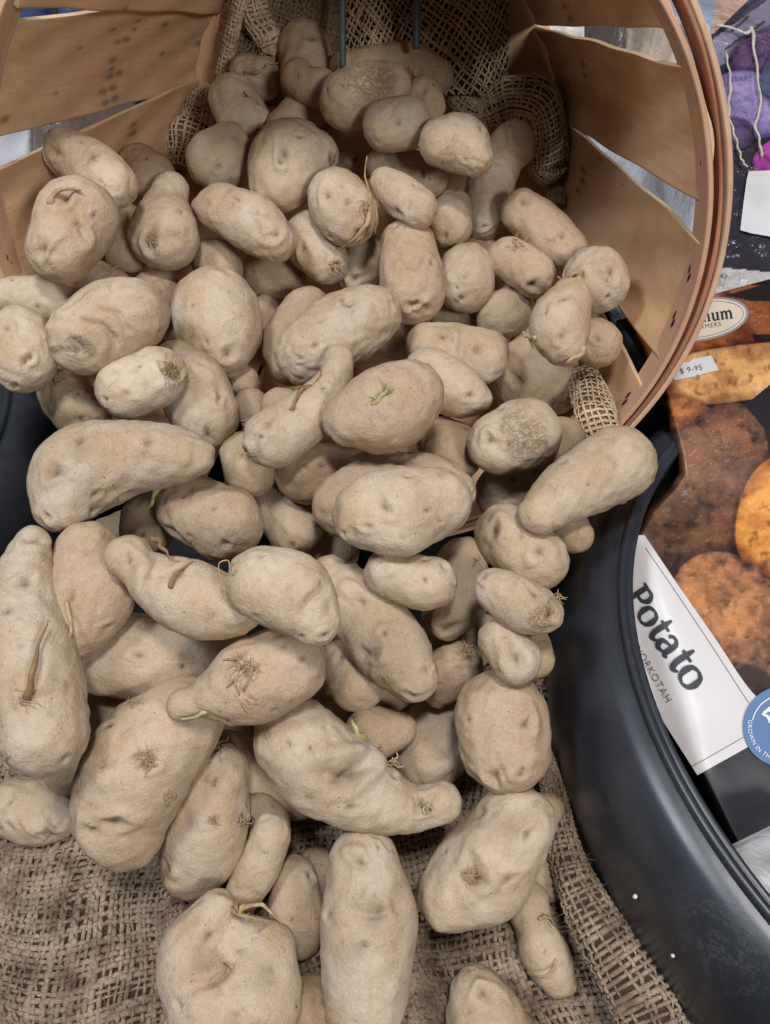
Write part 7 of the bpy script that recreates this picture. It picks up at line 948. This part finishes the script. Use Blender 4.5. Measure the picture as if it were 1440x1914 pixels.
# ------------------------------------------------------------------ bag of purple potatoes behind the rim
def bag2z(x, y): return 1 / (1.33 + (y) * .0005) + .004 * vnoise(x, y, 401, .02) + .0022 * vnoise(x, y, 402, .06)
def paint_bag2(x, y):  # potatoes inside the clear film, their light and shade painted into the colour
    col = np.zeros(x.shape + (3,)) + hexa((58, 54, 66))
    col = blend(col, sstep(fbm(x, y, 31, .03), .2, 1.2) * .6, hexa((92, 84, 110)))
    tl = inside_poly(x, y, [(1200, -200), (1460, -200), (1460, -60), (1336, 62), (1200, 90)]); col = blend(col, tl * 1., hexa((206, 166, 150)))
    col = blend(col, inside_poly(x, y, [(1200, -200), (1344, -200), (1340, 0), (1330, 60), (1200, 60)]) * 1., hexa((160, 172, 196)))
    band = inside_poly(x, y, [(1330, 75), (1520, -60), (1700, -60), (1700, 60), (1400, 92), (1335, 130)]); col = blend(col, band * 1., hexa((140, 132, 158)))
    col = print_potato(col, x, y, 1440, 100, 80, 48, -20, (118, 84, 132), (62, 46, 74), 41)
    col = print_potato(col, x, y, 1400, 195, 84, 64, 12, (168, 148, 206), (88, 70, 122), 43, lx=-.1, ly=-.3)
    col = print_potato(col, x, y, 1470, 130, 40, 70, 30, (92, 100, 134), (60, 58, 90), 45)
    col = print_potato(col, x, y, 1445, 290, 42, 26, -35, (204, 84, 190), (120, 40, 130), 47)
    col = print_potato(col, x, y, 1370, 250, 40, 30, 0, (120, 100, 146), (60, 50, 76), 49)
    for a_, b_ in (((1336, 66), (1424, -10)), ((1356, 92), (1430, 40)), ((1366, 60), (1400, 30))):
        dx, dy = b_[0] - a_[0], b_[1] - a_[1]; l_ = math.hypot(dx, dy); d = np.abs((x - a_[0]) * dy - (y - a_[1]) * dx) / l_; t = ((x - a_[0]) * dx + (y - a_[1]) * dy) / l_ ** 2
        col = blend(col, ((d < 2.6) & (t > 0) & (t < 1)) * .9, hexa((62, 56, 66)))
    col = blend(col, inside_poly(x, y, [(1310, 507), (1345, 500), (1420, 507), (1800, 520), (1800, 620), (1310, 620)]) * 1., hexa((206, 204, 206)))
    return col
def bag2_point(x, y, lift=0.): return at(np.asarray(x, float), np.asarray(y, float), bag2z(np.asarray(x, float), np.asarray(y, float)) - lift)
M_PRINT2 = print_material('clear_crinkled_film', .22, 1., 1., .004, 55)
X, Y = np.meshgrid(np.linspace(1215, 1760, 220), np.linspace(-160, 560, 300))
front = bag2_point(X, Y); e_ = np.clip((X - 1215) / 20, 0, 1); front = front + (1 - np.sqrt(np.clip(1 - (1 - e_) ** 2, 0, 1)))[..., None] * np.array([0, .03, -.02])
bag2 = bpy.data.objects.new('potato_bag', None); link(bag2); bag2.location = tuple(bag2_point(1400, 540)); BO2 = np.array(bag2.location)
tag(bag2, 'crinkled clear bag of purple potatoes with a blank white sticker at top right', 'bag')
mesh('printed_front', front.reshape(-1, 3) - BO2, grid_faces(*X.shape)[:, ::-1], M_PRINT2, bag2, attrs={'print': np.concatenate([paint_bag2(X, Y), np.ones(X.shape + (1,))], -1).reshape(-1, 4)})
b2 = front[::6, ::6] + np.array([0, .06, -.04]); mesh('back_film', b2.reshape(-1, 3) - BO2, grid_faces(*b2.shape[:2]), M_BAGBACK, bag2)
poly_patch('blank_sticker', [(1400, 320), (1500, 316), (1500, 446), (1440, 442), (1405, 436), (1384, 430), (1390, 380), (1396, 336)], .004, M_WHITE, bag2_point, BO2, bag2)
line_text('lettering', "ad's", 1341, 519, 1, -.02, 9, M_INK, bag2, .006, bag2_point, BO2, .01); line_text('lettering', 'ES', 1344, 534, 1, -.03, 8, M_LINE, bag2, .006, bag2_point, BO2, 0., 1.3)
M_TWINE = simple('white_twine', lin(216, 206, 196), .8, .2, 500, .4, None, [(1200, .8, .0006)])
for pts, w_, lab in ((([1357, 98], [1366, 150], [1362, 210], [1376, 260], [1386, 296], [1396, 312]), .0014, 'thin loose twine over the purple potatoes nearer the basket rim'),
                ([[1340, 47], [1362, 50], [1396, 62], [1406, 52], [1410, 90], [1418, 150], [1422, 200], [1412, 232], [1420, 262], [1424, 292]], .0017, 'long knotted white twine running down over the bag of purple potatoes'),
                ):
    A_ = densify(np.array([[a, b, 0, 0] for a, b in pts], float), 60); g = np.random.RandomState(len(pts))
    C = bag2_point(A_[:, 0] + 1.3 * np.sin(np.arange(60) * .9), A_[:, 1], .008); rr = .62 * w_ * (.7 + .55 * g.rand(60)) * np.where((np.arange(60) > 12) & (np.arange(60) < 26), 1.5, 1)
    V, Fc = tube(C, rr, 7); o = mesh('twine', V, Fc, M_TWINE, loc=C[-1]); tag(o, lab, 'string', 'twine on the bag of purple potatoes')

# ------------------------------------------------------------------ wrapped goods seen through the gaps between staves
def film(name, c, rough=.35, bs=.8):
    m, nt, b = material(name); v = coords(nt)
    n1 = noise(nt, v, 22, 4, .6, 1.2)
    L(nt, mix(nt, math_(nt, 'MULTIPLY', ramp(nt, n1, [(.35, 0.), (.7, 1.)]), .5), lin(*c), tuple(x * .72 for x in lin(*c)[:3]) + (1,)), b.inputs['Base Color'])
    b.inputs['Roughness'].default_value = rough; bump(nt, b, [(n1, bs, .006), (noise(nt, v, 90, 3, .6, 1.), bs * .6, .0015)]); return m
def wrapped(name, quad, zs, c, label, cat, thick=.03, amp=.003, seed=0, rough=.35):
    """a soft parcel: front sheet through four corner points, rounded edges, real thickness"""
    (x0, y0), (x1, y1), (x2, y2), (x3, y3) = quad; n = 40
    s, t = np.meshgrid(np.linspace(0, 1, n), np.linspace(0, 1, n), indexing='ij')
    X = (1 - s) * ((1 - t) * x0 + t * x3) + s * ((1 - t) * x1 + t * x2); Y = (1 - s) * ((1 - t) * y0 + t * y3) + s * ((1 - t) * y1 + t * y2)
    Z = (1 - s) * ((1 - t) * zs[0] + t * zs[3]) + s * ((1 - t) * zs[1] + t * zs[2])
    e = np.minimum(np.minimum(s, 1 - s), np.minimum(t, 1 - t)) * 8; e = np.clip(e, 0, 1); round_ = 1 - np.sqrt(np.clip(1 - (1 - e) ** 2, 0, 1))
    F0 = at(X, Y, Z); dn = nrm(np.cross(F0[-1, 0] - F0[0, 0], F0[0, -1] - F0[0, 0])); 
    if dn @ (F0[0, 0] - np.array([0, 0, CAM_H])) < 0: dn = -dn
    Fr = F0 + (round_ * thick * .5 + amp * vnoise(X, Y, seed, .05) * e)[..., None] * dn
    Bk = F0 + (thick - round_ * thick * .5)[..., None] * dn
    V = np.concatenate([Fr.reshape(-1, 3), Bk.reshape(-1, 3)]); f = grid_faces(n, n); N_ = n * n
    rim = [i for i in range(n)] + [i * n + n - 1 for i in range(1, n)] + [(n - 1) * n + i for i in range(n - 2, -1, -1)] + [i * n for i in range(n - 2, 0, -1)]
    F_ = f.tolist() + (f[:, ::-1] + N_).tolist() + [[rim[i], rim[i - 1], rim[i - 1] + N_, rim[i] + N_] for i in range(len(rim))]
    o = mesh(name, V, F_, film(name + '_film', c, rough), loc=V[:n].mean(0)); tag(o, label, cat); return o
wrapped('plastic_bag', [(1085, 190), (1338, 300), (1318, 520), (1060, 480)], (.72, .62, .62, .72), (196, 206, 226), 'pale blue-white plastic bag seen through the long gap in the right staves', 'bag', seed=1)
wrapped('plastic_bag', [(1120, 545), (1260, 600), (1240, 730), (1150, 720)], (.68, .62, .62, .66), (150, 160, 186), 'crinkled bluish plastic bag behind the lowest gap in the right staves', 'bag', seed=2, rough=.2)
wrapped('parcel', [(1160, 20), (1266, 20), (1262, 150), (1150, 150)], (.66, .60, .60, .66), (176, 164, 150), 'beige parcel behind the upper right gap next to the hoop', 'parcel', seed=3)
wrapped('plastic_bag', [(1262, 30), (1300, 30), (1318, 160), (1262, 150)], (.56, .54, .53, .55), (206, 214, 226), 'small white plastic bag behind the upper right gap against the hoop', 'bag', seed=4, thick=.015)
wrapped('parcel', [(880, 20), (1085, 30), (1085, 110), (880, 100)], (.84, .78, .78, .84), (224, 216, 210), 'bright white carton edge showing in the narrow inner end of the upper right gap', 'parcel', seed=5)
wrapped('bundle', [(1085, 30), (1165, 30), (1165, 120), (1085, 110)], (.74, .70, .70, .74), (96, 84, 82), 'dark striped bundle behind the middle of the upper right gap', 'bundle', seed=6)
wrapped('plastic_bag', [(-90, 200), (64, 225), (66, 330), (-90, 350)], (.56, .58, .57, .54), (178, 180, 190), 'grey-white plastic bag behind the gap in the left staves at the frame edge', 'bag', seed=7, rough=.2)
wrapped('parcel', [(50, 170), (260, 130), (270, 250), (60, 330)], (.66, .72, .72, .64), (104, 92, 84), 'grey-brown parcel behind the gap in the left staves', 'parcel', seed=8)
wrapped('crate', [(-220, -120), (84, -120), (104, 60), (-200, 70)], (.66, .72, .70, .62), (58, 70, 118), 'dark blue crate panel behind the top left of the basket, left piece', 'crate', seed=9, amp=.0004, rough=.5)
wrapped('crate', [(92, -120), (300, -120), (300, 60), (112, 60)], (.73, .78, .76, .71), (58, 72, 124), 'dark blue crate panel behind the top left of the basket, right piece', 'crate', seed=10, amp=.0004, rough=.5)
wrapped('plastic_bag', [(1330, 1592), (1520, 1500), (1900, 1700), (1500, 1900)], (.405, .43, .40, .36), (176, 174, 178), 'whitish grey plastic bag lying in the black tub at the lower right edge', 'bag', seed=11, thick=.02, amp=.004)

# ------------------------------------------------------------------ table, things behind the basket
M_TABLE = simple('dark_table', lin(34, 30, 30), .8, .3, 40, .4, bumps=[(200, .3, .001)])
V, Fc = box((0, .5, -.02), (1.6, 0, 0), (0, 1.1, 0), (0, 0, .0195))
o = mesh('table', V, Fc, M_TABLE, smooth=False); tag(o, kind='structure')
